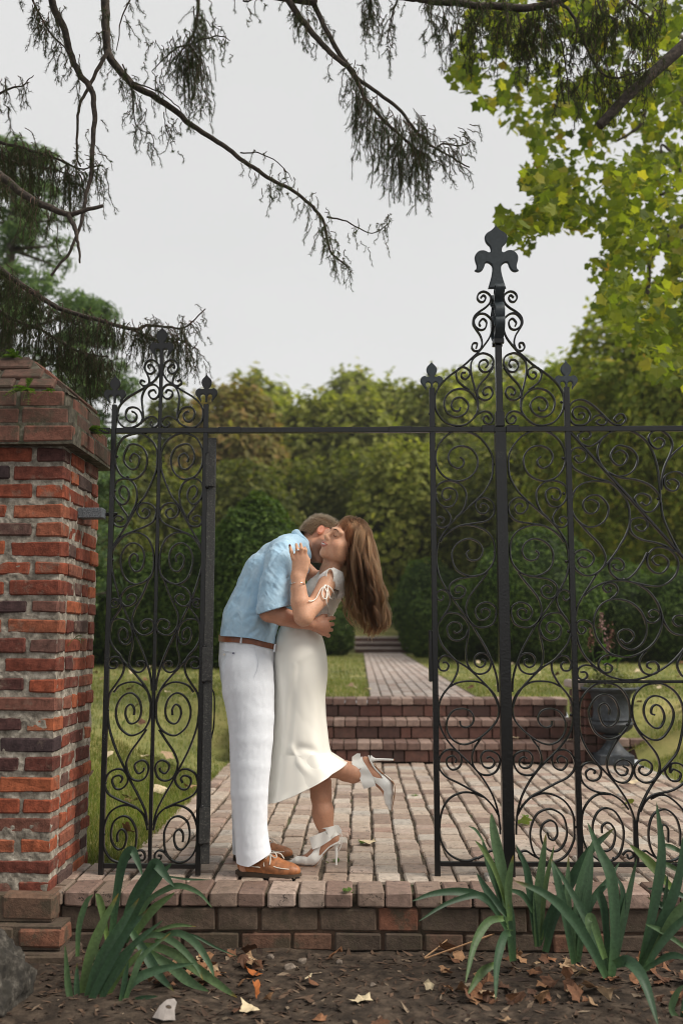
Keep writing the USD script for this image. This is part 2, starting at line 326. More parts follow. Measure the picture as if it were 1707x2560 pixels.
# the terrace: a bed of soil and moss in the joints, bricks laid lengthwise away from the gate, a bullnosed edge row
terrace = UsdGeom.Xform.Define(stage, '/World/terrace'); tag(terrace, kind='structure')
_names['/World/terrace'] = 0
obj('bed', box(((TX0 + TX1) / 2, (4.50 + TY1 + 1.0) / 2, -.137), (TX1 - TX0, TY1 + 1.0 - 4.50, .24)), m_joint, terrace)
obj('bed', box(((-3.0 + TX0) / 2 - .001, 4.755, -.13), (TX0 + 3.0, .50, .238)), m_joint, terrace)
obj('bed', box(((TX1 + 5) / 2 + .001, 4.755, -.13), (5 - TX1, .50, .238)), m_joint, terrace)
PITCHX = 0.124
pav = []
k = 0
for ci, cx in enumerate(np.arange(-1.36, 4.2, PITCHX)):
    y = 4.668
    yend = 4.99 if (cx < TX0 or cx > TX1) else TY1 - .02
    while y < yend - .05:
        L = min(rng.choice([.145, .16, .175, .10], p=[.3, .3, .2, .2]), yend - y)
        k += 1
        w = .1085 + rng.normal() * .003
        pav.append((y, cx, brick((cx + rng.normal() * .003, y + L / 2, -.029 + rng.normal() * .002), (w, L, .06), .007, .0035, rng.normal() * .008, .008, k)))
        y += L + .017 + abs(rng.normal()) * .003
pav.sort(key=lambda a: a[0] + (9 if not -1.5 < a[1] < .42 * a[0] * .8 else 0))
for y, cx, m in pav[:299]: obj('brick', m, m_pave, terrace)
tag(obj('far_brick', join([m for _, _, m in pav[299:]]), m_pave_i, terrace), kind='stuff')
for i, cx in enumerate(np.arange(-1.60, 3.6, .1262)):
    m = brick((cx + rng.normal() * .003, 4.556, -.031 + rng.normal() * .0012), (.115 + rng.normal() * .003, .214, .064), .007, .004, rng.normal() * .01, .006, 900 + i)
    obj('border_brick', m, m_border, terrace)
# retaining wall under the edge row
wall = thing('retaining_wall', 'low dirty brick retaining wall under the front edge of the terrace', 'wall')
obj('mortar', box((1.0, 4.57, -.27), (5.4, .17, .40)), m_oldbrick, wall)
for row, (z0, z1) in enumerate([(-.066, -.166), (-.172, -.246), (-.25, -.33)]):
    x = -1.75 + .09 * row
    while x < 3.6:
        L = rng.uniform(.17, .27)
        obj('brick', brick((x + L / 2, 4.535 + rng.normal() * .003, (z0 + z1) / 2), (L - .012, .14, z0 - z1 - .006), .006, .006, rng.normal() * .006, .006, 1500 + row * 50 + int(x * 7)), m_oldbrick, wall)
        x += L

# three brick steps up to the lawn
steps = thing('brick_steps', 'wide flight of three red brick steps at the back of the terrace', 'steps')
SX0, SX1 = -1.16, 1.99
for s in range(3):
    y0, z0 = TY1 + .36 * s, .172 * s
    obj('core', box(((SX0 + SX1) / 2, y0 + .07 + (10.04 - y0 - .07) / 2, z0 + .055), (SX1 - SX0, 10.04 - y0 - .07, .11)), m_joint, steps)
    obj('core', box(((SX0 + SX1) / 2, y0 + .2 + (10.04 - y0 - .2) / 2, z0 + .1575 - .0015 * s), (SX1 - SX0 - .01, 10.04 - y0 - .2, .02)), m_joint, steps)
    x = SX0
    while x < SX1 - .05:
        L = min(rng.choice([.205, .215, .10], p=[.5, .35, .15]), SX1 - x)
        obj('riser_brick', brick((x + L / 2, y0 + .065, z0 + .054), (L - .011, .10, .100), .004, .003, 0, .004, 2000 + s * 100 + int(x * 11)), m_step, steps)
        x += L
    x = SX0
    while x < SX1 - .05:
        L = min(rng.uniform(.105, .122), SX1 - x)
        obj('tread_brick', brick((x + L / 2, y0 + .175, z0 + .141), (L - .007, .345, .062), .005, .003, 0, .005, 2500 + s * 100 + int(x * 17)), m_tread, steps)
        x += L
# brick pier and low wall that close the steps on the right
pier = thing('brick_pier', 'short red brick pier with a sloped pale cap closing the steps', 'pier')
obj('core', box((2.09, 9.33, .30), (.16, .50, .62)), m_joint, pier)
for r_ in range(8):
    z = .040 + r_ * .078
    for c_ in range(2):
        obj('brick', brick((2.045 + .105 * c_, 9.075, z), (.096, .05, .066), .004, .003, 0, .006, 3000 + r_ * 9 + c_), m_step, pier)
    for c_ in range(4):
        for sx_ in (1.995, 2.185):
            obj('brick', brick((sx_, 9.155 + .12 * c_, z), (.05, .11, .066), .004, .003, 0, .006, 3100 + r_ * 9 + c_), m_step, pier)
cp = box((2.085, 9.33, .665), (.30, .62, .06), .012); v = np.array(cp.vertices); v[:, 2] += np.where(v[:, 2] > .665, .08 * (1 - abs(v[:, 0] - 2.085) / .16), 0); cp.vertices = v
obj('cap', cp, m_path, pier)
for c_ in range(2):
    obj('brick', brick((2.32 + .2 * c_, 9.24, .06), (.19, .10, .10), .004, .003, 0, .006, 3200 + c_), m_step, pier)
    obj('brick', brick((2.32 + .2 * c_, 9.24, .155), (.19, .12, .07), .006, .003, 0, .006, 3210 + c_), m_tread, pier)

# the garden path on the upper lawn
path = UsdGeom.Xform.Define(stage, '/World/path'); tag(path, kind='structure'); _names['/World/path'] = 0
def path_slab(x0, x1, dz):
    return grid(np.array([x0, x1]), np.linspace(10.02, 27.72, 24), lambda x, y: path_z(y) + dz)
obj('bed', path_slab(.09, 1.17, -.008), m_joint, path)
pb, k = [], 0
for cx in np.arange(.155, 1.13, .1155):
    y = 10.05 + rng.uniform(0, .12)
    while y < 27.6:
        L = rng.choice([.2, .21, .1], p=[.5, .35, .15])
        pb.append((y, brick((cx, y + L / 2, float(path_z(y)) - .022 + rng.normal() * .002), (.103, L, .05), .006, .002, rng.normal() * .008, .006, 4000 + k))); k += 1
        y += L + .009
pb.sort(key=lambda a: a[0])
for y, m in pb[:270]: obj('brick', m, m_path, path)
tag(obj('far_brick', join([m for _, m in pb[270:]]), m_path_i, path), kind='stuff')

# far flights of steps where the path climbs between the hedges
for nm, y0, zz, n_, x0, x1, lab in (('far_steps', 27.75, .716, 3, -.13, 1.40, 'blurred flight of three brick steps where the long garden path ends'), ('far_steps', 32.0, 1.18, 5, .25, 1.35, 'narrow upper brick flight between the hedges behind the far steps')):
    t = thing(nm, lab, 'steps')
    for s in range(n_):
        obj('riser', box(((x0 + x1) / 2, y0 + .4 * s + 1.0, zz + .152 * s + .045), (x1 - x0, 2.0, .09)), m_step, t)
        obj('tread', box(((x0 + x1) / 2, y0 + .4 * s + .98, zz + .152 * s + .12), (x1 - x0 + .04, 2.04, .058), .01), m_path, t)

# ---------------------------------------------------------------- brick pillar on the left
rng = np.random.default_rng(11)
PX, PY0, PY1, PX0 = -1.345, 4.44, 5.06, -2.02       # right face, front face, back face, left face
pillar = thing('brick_pillar', 'old red brick gate pillar with thick lime mortar and a pyramid cap', 'pillar')
core = box(((PX0 + PX) / 2, (PY0 + PY1) / 2, .97), (PX - PX0 - .006, PY1 - PY0 - .006, 1.98))
core = core.subdivide_to_size(.03); rough(core, .006, 22, 3); rough(core, .003, 60, 8)
obj('mortar', core, m_mortar, pillar)
CO = .0865
n_course = 23
zc = 1.962 - CO * n_course
for c in range(n_course):
    z = zc + CO * (c + .5)
    h = .060 + rng.normal() * .003
    odd = c % 2
    # front face (seen from the camera), from the corner to the left
    x = PX + .004
    first = True
    while x > PX0 + .04:
        L = ((.235 if odd else .125) if first else rng.choice([.225, .235, .12], p=[.5, .3, .2])) + rng.normal() * .006
        L = min(L, x - PX0)
        d = .115 if not (first and not odd) else .115
        obj('brick', brick((x - L / 2, PY0 + d / 2 - .004 + rng.normal() * .003, z + rng.normal() * .002), (L, d, h), .006, .006, rng.normal() * .010, .008, 5000 + c * 40 + int(x * 13)), m_red, pillar)
        x -= L + .02 + abs(rng.normal()) * .006; first = False
    # right face, receding
    y = PY0 + .117 + .014
    first = True
    while y < PY1 - .03:
        L = ((.10 if odd else .215) if first else rng.choice([.21, .10], p=[.62, .38])) + rng.normal() * .006
        L = min(L, PY1 - y)
        obj('brick', brick((PX - .052 + rng.normal() * .003, y + L / 2, z + rng.normal() * .002), (.115, L, h), .006, .006, rng.normal() * .010, .008, 6200 + c * 40 + int(y * 13)), m_red, pillar)
        y += L + .018 + abs(rng.normal()) * .005; first = False
# corbelled cap: two courses stepping out, one stepping in, then a steep pyramid of bricks
def ring(z, h, out, mat, name, Ls=.24, seed=0):
    x0, x1, y0, y1 = PX0 - out, PX + out, PY0 - out, PY1 + out
    x = x1
    while x > x0 + .03:
        L = min(Ls + rng.normal() * .01, x - x0)
        obj(name, brick((x - L / 2, y0 + .06, z), (L - .014, .12, h), .008, .005, rng.normal() * .01, .01, seed + int((x + 5) * 17)), mat, pillar)
        x -= L
    y = y0 + .125
    while y < y1 - .03:
        L = min(Ls + rng.normal() * .01, y1 - y)
        obj(name, brick((x1 - .06, y + L / 2, z), (.12, L - .014, h), .008, .005, rng.normal() * .01, .01, seed + 300 + int(y * 17)), mat, pillar)
        y += L
    obj('mortar', box(((x0 + x1) / 2, (y0 + y1) / 2, z), (x1 - x0 - .012, y1 - y0 - .012, h + .02)), m_capmortar, pillar)
ring(2.004, .078, .062, m_cap, 'corbel_brick', .25, 7000)
ring(2.090, .076, .032, m_cap, 'corbel_brick', .25, 7700)
ring(2.178, .078, .0, m_cap, 'corbel_brick', .25, 8400)
cxp, cyp = (PX0 + PX) / 2, (PY0 + PY1) / 2
def frustum(z0, r0x, r0y, z1, r1x, r1y):
    V = [(cxp + sx * rx, cyp + sy * ry, z) for z, rx, ry in ((z0, r0x, r0y), (z1, r1x, r1y)) for sx, sy in ((-1, -1), (1, -1), (1, 1), (-1, 1))]
    return trimesh.Trimesh(V, process=False).convex_hull
fr = frustum(2.215, .338, .308, 2.405, .11, .13).subdivide_to_size(.05); rough(fr, .012, 12, 9)
obj('cap_mortar', fr, m_capmortar, pillar)
# bricks laid on the slopes of the pyramid
def slope_brick(u, v, L, h, face, seed):
    """u along the slope's width, v up the slope (0..1)"""
    z = 2.222 + .185 * v; rx = .338 + (.11 - .338) * v; ry = .308 + (.13 - .308) * v
    b = brick((0, 0, 0), (L, .03, h), .006, .005, 0, .01, seed)
    T = np.eye(4)
    if face == 'front':
        T[:3, :3] = Rot.from_euler('xyz', [-math.atan2(.178, .185), 0, 0]).as_matrix(); T[:3, 3] = (cxp + u, cyp - ry - .0, z)
    else:
        T[:3, :3] = (Rot.from_euler('z', PI / 2) * Rot.from_euler('x', -math.atan2(.228, .185))).as_matrix(); T[:3, 3] = (cxp + rx, cyp + u, z)
    b.apply_transform(T); return b
for face in ('front', 'side'):
    for r_, v in enumerate((.16, .50, .83)):
        w = ((.338 - .228 * v) if face == 'front' else (.308 - .178 * v)) * 2 - .03; n = max(1, round(w / .2)); 
        for i in range(n):
            L = w / n
            obj('cap_brick', slope_brick(-w / 2 + L * (i + .5), v, L - .02, .070, face, 9100 + r_ * 11 + i), m_cap, pillar)
obj('cap_top', rough(frustum(2.395, .118, .138, 2.425, .10, .12), .01, 10, 4), m_cap, pillar)
# stepped footing
for i, (z0, z1, out) in enumerate([(-.10, .012, .075), (-.20, -.10, .13), (-.34, -.20, .17)]):
    x0, x1, y0 = PX0 - out, PX + out - .02, PY0 - out
    obj('footing_mortar', box(((x0 + x1) / 2, (y0 + 4.62) / 2, (z0 + z1) / 2 - .008), (x1 - x0 - .03, 4.62 - y0 - .02, z1 - z0 - .006)), m_oldbrick, pillar)
    x = x1
    while x > x0:
        L = rng.uniform(.18, .27)
        obj('footing_brick', brick((x - L / 2, y0 + .075, (z0 + z1) / 2 - .006), (L - .016, .15, z1 - z0 - .014), .012, .009, rng.normal() * .02, .02, 9300 + i * 20 + int((x + 4) * 9)), m_oldbrick, pillar)
        x -= L
    y = y0 + .155
    while y < 4.60:
        L = min(.2, 4.62 - y); obj('footing_brick', brick((x1 - .07, y + L / 2, (z0 + z1) / 2 - .006), (.14, L - .014, z1 - z0 - .014), .012, .008, 0, .015, 9380 + i * 20 + int(y * 9)), m_oldbrick, pillar); y += L

# ---------------------------------------------------------------- wrought iron
def strip(P, t=.0065, w=.022, y=G, taper=True):
    """a flat bar bent along the points P = (x, z) of the plane y"""
    P = np.asarray(P, float)
    d = np.linalg.norm(np.diff(P, axis=0), axis=1); P = P[np.concatenate([[True], d > 1e-4])]
    T = np.gradient(P, axis=0); T /= np.maximum(np.linalg.norm(T, axis=1, keepdims=True), 1e-9)
    N = np.stack([-T[:, 1], T[:, 0]], 1)
    n = len(P); tt = np.full(n, t); ww = np.full(n, w)
    c = t * .22
    prof = [(-1, -1, 0, 1), (1, -1, 0, 1), (1, 1, 0, 1), (-1, 1, 0, 1)]
    V = []
    # octagonal section: chamfered corners catch the light
    sec = [(-.5, -.38), (-.28, -.5), (.28, -.5), (.5, -.38), (.5, .38), (.28, .5), (-.28, .5), (-.5, .38)]
    for a, b in sec:
        V.append(np.stack([P[:, 0] + N[:, 0] * a * tt, y + b * ww, P[:, 1] + N[:, 1] * a * tt], -1))
    V = np.stack(V, 1).reshape(-1, 3); m = len(sec)
    i, j = np.meshgrid(np.arange(n - 1), np.arange(m), indexing='ij'); j2 = (j + 1) % m
    a0, b0, c0, d0 = i * m + j, i * m + j2, (i + 1) * m + j2, (i + 1) * m + j
    F = np.vstack([np.stack([a0, c0, b0], -1).reshape(-1, 3), np.stack([a0, d0, c0], -1).reshape(-1, 3)])
    caps = [(0, k, k + 1) for k in range(1, m - 1)] + [((n - 1) * m, (n - 1) * m + k + 1, (n - 1) * m + k) for k in range(1, m - 1)]
    return trimesh.Trimesh(V, np.vstack([F, caps]), process=False)

def reg(ox, oy, s, Y=G):
    def f(pts):
        return np.array([at(ox + x / s, oy + y / s, Y)[[0, 2]] for x, y in pts])
    return f
def pairs(s):
    v = [float(a) for a in s.replace(',', ' ').split()]
    return list(zip(v[::2], v[1::2]))

class Iron:
    def __init__(self, prim): self.t = prim; self.j = 0
    def scroll(self, P, mirror=None, t=.0065, w=.022):
        P = cat_rom(P, 5)
        self.j += 1
        jit = .0004 * ((self.j * 7) % 5 - 2)
        obj('scroll', strip(P, t, w, G + jit), m_iron, self.t, smooth=40)
        if mirror is not None:
            Q = P.copy(); Q[:, 0] = 2 * mirror - Q[:, 0]
            obj('scroll', strip(Q, t, w, G - jit + .0002), m_iron, self.t, smooth=40)
    def bar(self, name, x, z0, z1, w, d=None, y=G, mat=None):
        return obj(name, box((x, y, (z0 + z1) / 2), (w, d or w, z1 - z0), .002), mat or m_iron, self.t)
    def rail(self, name, x0, x1, z, h, d, y=G, mat=None):
        return obj(name, box(((x0 + x1) / 2, y, z), (x1 - x0, d, h), .002), mat or m_iron, self.t)
    def rivets(self, pts):
        for x, z in pts:
            s = trimesh.creation.icosphere(1, .0075); s.apply_scale([1, .8, 1]); s.apply_translation((x, G - .004, z)); obj('rivet', s, m_iron, self.t, smooth=True)

FLEUR = np.array([(0, 480), (15, 425), (75, 360), (145, 315), (186, 255), (181, 175), (146, 115), (108, 75), (92, -5), (126, -25), (186, 5), (246, 10), (306, -15), (356, -85), (356, -165), (331, -255), (341, -315), (366, -340), (306, -365), (246, -340), (206, -275), (186, -215), (146, -205), (98, -235), (74, -285), (78, -375), (100, -480), (150, -650)], float)
FLEUR_S = np.array([(0, 340), (10, 305), (60, 250), (70, 200), (50, 150), (30, 125), (60, 115), (100, 128), (140, 100), (150, 50), (120, 0), (90, -40), (76, -62), (70, -30), (80, 0), (76, 30), (50, 45), (22, 30), (14, 0), (13, -60)], float)
def fleur(P, x, z, k, depth, mat, parent, y=G, name='finial'):
    import shapely.geometry as sg
    Q = cat_rom(P, 4)
    R = np.vstack([Q, (Q * [-1, 1])[::-1][:-1]]) * k
    pol = sg.Polygon(R).buffer(0)
    if pol.geom_type != 'Polygon': pol = max(pol.geoms, key=lambda g: g.area)
    inner = pol.buffer(-depth * .22)
    parts = [trimesh.creation.extrude_polygon(pol, depth * .56, engine='earcut')]
    for sgn in (-1, 1):
        if inner.is_empty: continue
        for g in getattr(inner, 'geoms', [inner]):
            e = trimesh.creation.extrude_polygon(g, depth * .22, engine='earcut'); e.apply_translation((0, 0, depth * .56 if sgn > 0 else -depth * .22)); parts.append(e)
    m = join(parts); m.apply_translation((0, 0, -depth * .28))
    m.apply_transform(trimesh.transformations.rotation_matrix(PI / 2, (1, 0, 0)))
    m.apply_translation((x, y, z))
    return obj(name, m, mat, parent)

RAIL_Z = 2.097 * G / 4.783 + CAM_H * (1 - G / 4.783)
# ---- left panel
left = Iron(thing('fence', 'narrow black wrought iron scroll panel beside the brick pillar with three spear finials', 'fence'))
A, B, C_, D_, E_ = (reg(240, oy, 4.9) for oy in (800, 1070, 1320, 1600, 1880))
xl, xm, xr = np.mean([A([(240, 1050)])[0, 0], E_([(50, 1500)])[0, 0]]), np.mean([A([(803, 500)])[0, 0], E_([(650, 1380)])[0, 0]]), np.mean([A([(1352, 1050)])[0, 0], E_([(1250, 1500)])[0, 0]])
xm = (xl + xr) / 2
def L(f, s, f2=None, s2=None):
    P = f(pairs(s))
    if f2 is not None: P = np.vstack([P, f2(pairs(s2))])
    off = xm - 0.5 * (A([(240, 1050)])[0, 0] + A([(1352, 1050)])[0, 0])
    left.scroll(P, mirror=xm, t=.0084)
def L3(*fs):
    P = np.vstack([f(pairs(s)) for f, s in fs]); left.scroll(P, mirror=xm, t=.0084)
L(A, '655 595 640 575 650 550 690 560 722 605 700 645 660 660 610 630 595 575 625 515 680 490 740 512 772 560 780 640 745 710 690 765 560 850 400 945 300 1040 265 1130 275 1240 345 1312 430 1320 510 1290 590 1225 650 1190 710 1188 760 1230 765 1280 720 1315 680 1300 668 1265 690 1245')
L(A, '598 600 640 690 655 755 635 795 585 808 545 775 560 738 600 755')
L(A, '735 895 715 860 665 870 648 905 670 950 715 968 765 930 778 860 740 805 690 790 630 815 590 870 562 960 572 1080 578 1190 545 1275')
L(A, '440 1120 475 1135 500 1170 485 1225 440 1250 385 1220 365 1150 390 1090 450 1068 520 1090 560 1150 576 1220')
L3((B, '430 420 420 370 470 315 535 370 510 480 440 510 360 440 345 340 400 220 480 200 580 250 630 370 600 520 500 620 400 625 310 580 245 450 250 280 330 130 450 75 560 75 680 150 750 280 752 420 740 520 680 680 600 840 510 950 400 1150 300 1310 220 1440 185 1530'))
L(B, '345 880 300 830 290 760 330 712 385 745 408 830 380 910 320 938 250 880 222 790 235 690 300 630 400 630 470 690 505 800 490 930 430 1060 390 1150')
L(B, '265 900 330 1000 385 1080 388 1150 350 1200 270 1210 215 1160 240 1090 290 1080 330 1110 310 1140 265 1145')
L(B, '565 1030 600 990 650 1010 660 1060 610 1110 540 1090 505 1020 540 940 620 920 690 950 735 1010 735 1070 700 1150 600 1210 450 1270 340 1320 250 1400 200 1500')
L3((C_, '505 420 510 350 465 315 415 370 420 460 480 535 560 500 595 370 560 240 460 185 360 240 305 370 320 520 380 640 490 690 600 655 690 560 712 400 695 260 640 130 540 65 440 60 330 110 240 220 192 330 195 480 230 650 290 850 350 1000 420 1160 480 1290 540 1430'), (D_, '595 200 650 370 675 500 685 620'))
L(C_, '690 580 640 650 580 800 490 980 450 1100 460 1210 520 1290 600 1315 690 1270 710 1190 680 1130 620 1120 560 1160 560 1220 600 1245 640 1220')
L(C_, '600 660 480 700 380 740 315 820 310 890 350 950 420 955 490 900 490 840 440 810 390 840 390 880 430 880')
L(C_, '255 935 225 945 215 900 255 885 280 920 255 970 200 975 172 930 195 880 245 868 295 900 308 970 260 1050 190 1150 172 1270')
L3((C_, '176 1270 200 1150 290 1115 390 1150 440 1240 452 1370 440 1500'), (D_, '425 150 410 260 430 340 500 395 570 380 608 310 570 262 510 270 505 310 540 325'))
L(C_, '350 1350 360 1370 390 1340 380 1260 320 1222 278 1290 300 1390 360 1430 415 1400 440 1330')
L3((C_, '172 1270 180 1380 230 1480 300 1560'), (D_, '330 240 420 350 500 440 590 550 640 650 665 760'))
L3((D_, '195 272 240 265 268 300 240 345 180 345 152 290 180 225 250 207 310 240 345 320 320 430 250 540 170 660 145 800 148 950 170 1110 240 1330 320 1510'), (E_, '350 200 430 370 510 520 590 690 620 800 632 900'))
L(D_, '465 920 470 850 430 790 375 830 362 920 400 1010 460 1025 530 970 555 850 520 720 430 650 330 690 260 800 245 930 290 1070 390 1160 480 1165 590 1100 655 980 668 850 660 700 600 590 500 525 400 520 290 560 220 640')
L3((D_, '620 1100 530 1230 430 1370 380 1480'), (E_, '372 160 390 250 440 330 530 355 610 310 645 210 620 130 560 105 490 140 475 200 520 265 580 235 590 195'))
L(E_, '300 380 325 330 290 290 220 310 200 370 240 450 310 455 380 390 390 310 340 230 260 210 160 260 118 360 118 450 170 530 280 590 400 640 500 690 580 770 615 870 632 960')
L(E_, '265 1100 265 1010 310 950 360 980 375 1060 340 1170 270 1195 205 1120 185 1000 220 860 320 790 420 820 490 950 495 1080 470 1220 400 1320 290 1355 180 1310 105 1190 95 1050 105 900 170 750 280 670 400 655 490 690')
L(E_, '400 1320 450 1270 500 1220 560 1210 600 1260 590 1320 540 1330 520 1280 560 1270')
ZP = float(A([(0, 1040)])[0, 1])
left.bar('post', xl, 0, ZP, .023); left.bar('post', xr, 0, ZP, .024)
left.bar('center_bar', xm, float(E_([(0, 1395)])[0, 1]), float(A([(0, 380)])[0, 1]), .0165)
left.rail('bottom_rail', xl + .012, xr - .012, float(E_([(0, 1397)])[0, 1]), .021, .022)
for x_, y_, k_ in ((xl, 1020, 1.0), (xr, 1010, 1.0)):
    z_ = float(A([(0, y_ - 55)])[0, 1]); fleur(FLEUR_S, x_, z_, .00036, .016, m_iron, left.t)
fleur(FLEUR_S, xm, float(A([(0, 400)])[0, 1]), .00040, .016, m_iron, left.t)
left.rivets([A([p])[0] for p in ((268, 1165), (610, 1385))] + [B([p])[0] for p in ((258, 350), (232, 770), (390, 605))] + [C_([p])[0] for p in ((205, 390),)] + [D_([p])[0] for p in ((148, 860),)] + [E_([p])[0] for p in ((118, 380), (100, 1010))])
left.rail('stub', -1.38, xl - .018, RAIL_Z + .002, .027, .03, G + .004)
# bracket that ties the panel to the pillar
br0 = at(200, 1285, G - .02); br1 = at(262, 1285, G - .02)
obj('bracket', box(((br0[0] + br1[0]) / 2, G - .03, br0[2]), (br1[0] - br0[0], .075, .05), .004), m_bracket, left.t)
bl = trimesh.creation.cylinder(.009, .06, sections=8); bl.apply_transform(trimesh.transformations.rotation_matrix(PI / 2, (0, 1, 0))); bl.apply_translation((br1[0] + .026, G, br0[2])); obj('bolt', bl, m_iron, left.t)

# ---- overhead bar across the opening
bar = Iron(thing('overhead_bar', 'long thin black iron bar spanning the gateway above the couple', 'iron bar'))
bar.rail('bar', xl + .012, 3.4, RAIL_Z, .026, .030, G)
for sx in (575, 1000): p = at(sx, 1075, G); bar.rail('splice_plate', p[0] - .055, p[0] + .055, RAIL_Z - .001, .030, .010, G - .019)

# ---- right panel with the tall post
right = Iron(thing('fence', 'tall black wrought iron scroll panel with a big slate fleur finial on its central post', 'fence'))
P_, Q_, R_, S_ = reg(1050, 860, 3.92), reg(1060, 1180, 3.92), reg(1060, 1480, 3.92), reg(1070, 1780, 3.92)
T_ = reg(1150, 540, 6.535)
yl, yt, yr = .354, float(np.mean([P_([(762, 500)])[0, 0], S_([(775, 1200)])[0, 0]])), 1.008
ymid = (yl + yr) / 2; yt = ymid
def Rr(*fs, mirror=True, t=.0084):
    P = np.vstack([f(pairs(s)) for f, s in fs]); right.scroll(P, mirror=ymid if mirror else None, t=t)
Rr((T_, '365 1310 380 1340 410 1310 385 1290 350 1295 320 1330 330 1400 380 1420 415 1370 410 1310 385 1255 330 1235 280 1290 275 1360 310 1420 370 1420')) if False else None
Rr((T_, '335 1335 380 1295 415 1335 385 1395 325 1400 280 1340 305 1265 380 1232 460 1265 498 1330 480 1420 410 1495 300 1570 225 1650 208 1760 265 1860 330 1960 357 2080 320 2185 240 2205 190 2150 215 2080 275 2085 260 2160'))
Rr((T_, '330 1800 310 1745 370 1678 430 1735 405 1835 325 1858 245 1800 228 1700 300 1605 400 1598 490 1665 520 1740 520 1850 480 1980 400 2100 300 2220 200 2310'), (P_, '420 215 290 310 200 400 150 500 150 620 185 700 250 770 340 800 430 795 500 750 560 690 630 660 690 680 715 730 690 780 640 775 620 730 650 705 680 735'))
Rr((P_, '640 230 665 195 640 155 590 170 575 220 610 270 670 265 715 200 700 125 620 90 550 115 505 170 495 240 510 340 540 450 565 560 560 660 520 730'))
Rr((P_, '715 230 660 310 590 390 560 450 565 510 620 550 680 535 710 480 690 430 650 425 615 460 630 500 665 490'))
Rr((P_, '445 280 410 285 405 320 440 345 480 310 480 260 430 228 380 240 350 290 370 360 420 410 480 450'))
Rr((P_, '395 620 380 655 330 650 305 600 335 540 400 525 460 570 470 630 430 690 350 720 270 680 235 600 250 520 320 455 420 440 500 480 550 550 568 620'))
Rr((P_, '390 1110 425 1140 420 1190 370 1220 300 1180 275 1110 310 1035 400 1000 500 1030 560 1120 550 1230 480 1310 370 1345 250 1310 170 1210 152 1080 200 960 300 870 420 850 560 900 655 1000 705 1100 712 1200 700 1310 640 1430 570 1510'), (Q_, '420 360 330 440 250 520 190 600 140 700 124 800 124 900 150 1020 210 1140 280 1240 350 1340 430 1440'), (R_, '540 440 620 580 680 730 715 860 725 980'))
Rr((Q_, '262 232 250 265 205 275 175 235 190 175 250 157 310 190 320 260 280 330 210 345 150 310 114 240 120 150 180 100 270 88 350 120 405 190 410 290 370 390 310 450'))
Rr((Q_, '180 340 230 390 262 460 240 520 180 548 125 520 114 470 150 440 190 455 190 490 165 505'))
Rr((Q_, '550 345 560 315 600 315 628 360 600 405 540 400 500 340 520 280 590 252 660 290 688 360 670 430 600 485 480 505 360 525 270 570 200 630 160 690'))
Rr((Q_, '440 770 412 800 430 850 490 870 550 840 572 770 530 690 440 655 340 690 280 770 275 870 320 960 420 1015 510 1018 600 985 670 900 692 800 678 680 620 590 530 540 430 520 340 530'))
Rr((Q_, '620 985 560 1070 480 1170 430 1250 408 1350 430 1440 500 1510 580 1525 670 1490 705 1400 690 1320 620 1278 540 1300 500 1370 530 1440 590 1450 640 1410 640 1360 600 1338 560 1355 560 1385'))
Rr((Q_, '520 1022 420 1035 320 1055 260 1100 245 1160 270 1220 330 1242 390 1210 400 1150 350 1112 305 1135 310 1180 355 1180'))
Rr((Q_, '180 1210 188 1240 160 1260 124 1230 130 1180 180 1155 230 1185 255 1250 240 1330 190 1410 140 1490'), (R_, '132 400 170 510 240 600 310 670 420 740 520 830 620 930 690 1030 728 1130'))
Rr((R_, '150 300 215 215 290 207 370 234 430 314 435 400 415 520 408 620 430 720 490 790 560 805 630 770 655 690 620 620 550 600 495 640 500 710 550 740 595 710 590 670 560 662'))
Rr((R_, '290 385 320 405 365 370 350 310 290 295 235 330 225 390 260 455 330 478 400 440 432 370'))
Rr((R_, '180 695 215 690 240 725 215 770 160 765 138 700 170 640 220 625 290 655 330 710 320 800 260 910 190 1000 150 1090 142 1200 155 1310 210 1430'), (S_, '261 364 360 460 460 560 560 690 640 840 685 990 702 1130 706 1200'))
Rr((R_, '350 1265 360 1310 410 1330 465 1300 485 1240 450 1170 370 1145 280 1170 225 1260 225 1360 280 1450 370 1495 460 1480 560 1420 660 1330 720 1240 730 1130 700 1030 640 950 550 890 440 875 330 890 250 930'))
Rr((R_, '560 1430 505 1510'), (S_, '460 340 430 430 440 520 500 600 580 622 660 590 700 510 690 430 620 385 550 390 515 450 540 530 600 552 645 520 640 470 600 443 570 460'))
Rr((S_, '265 500 275 465 240 432 185 460 185 520 235 568 300 545 328 480 300 400 220 368 150 395 108 470 112 560 180 640 300 700 430 770 540 830 630 920 690 1020'))
Rr((S_, '480 1430 400 1460 300 1450 190 1380 122 1250 112 1120 140 960 210 850 320 795 430 795 540 835'), mirror=False)
Rr((S_, '1165 1180 1185 1240 1230 1255 1265 1200 1250 1100 1190 1065 1120 1110 1100 1200 1130 1310 1220 1370 1310 1330 1358 1200 1330 1040 1250 970 1170 955 1070 1000 1010 1120 1000 1250 1040 1390 1120 1460 1230 1475 1350 1410 1420 1280 1432 1150 1415 1000 1340 880 1230 815 1120 800 1020 830'), mirror=False)
Rr((S_, '480 1440 550 1405 610 1365 660 1370 690 1410 670 1455 640 1445'))
ZB = float(S_([(0, 1490)])[0, 1])
zfl = float(P_([(0, 430)])[0, 1])
right.bar('post', yl, 0, zfl, .0265); right.bar('post', yr, 0, zfl, .0265)
right.bar('tall_post', yt, -.01, RAIL_Z - .013, .053, .05)
zt = float(T_([(0, 1230)])[0, 1])
right.bar('tall_post', yt, RAIL_Z + .013, zt, .031, .031)
right.bar('collar', yt, RAIL_Z + .014, RAIL_Z + .085, .042, .044)
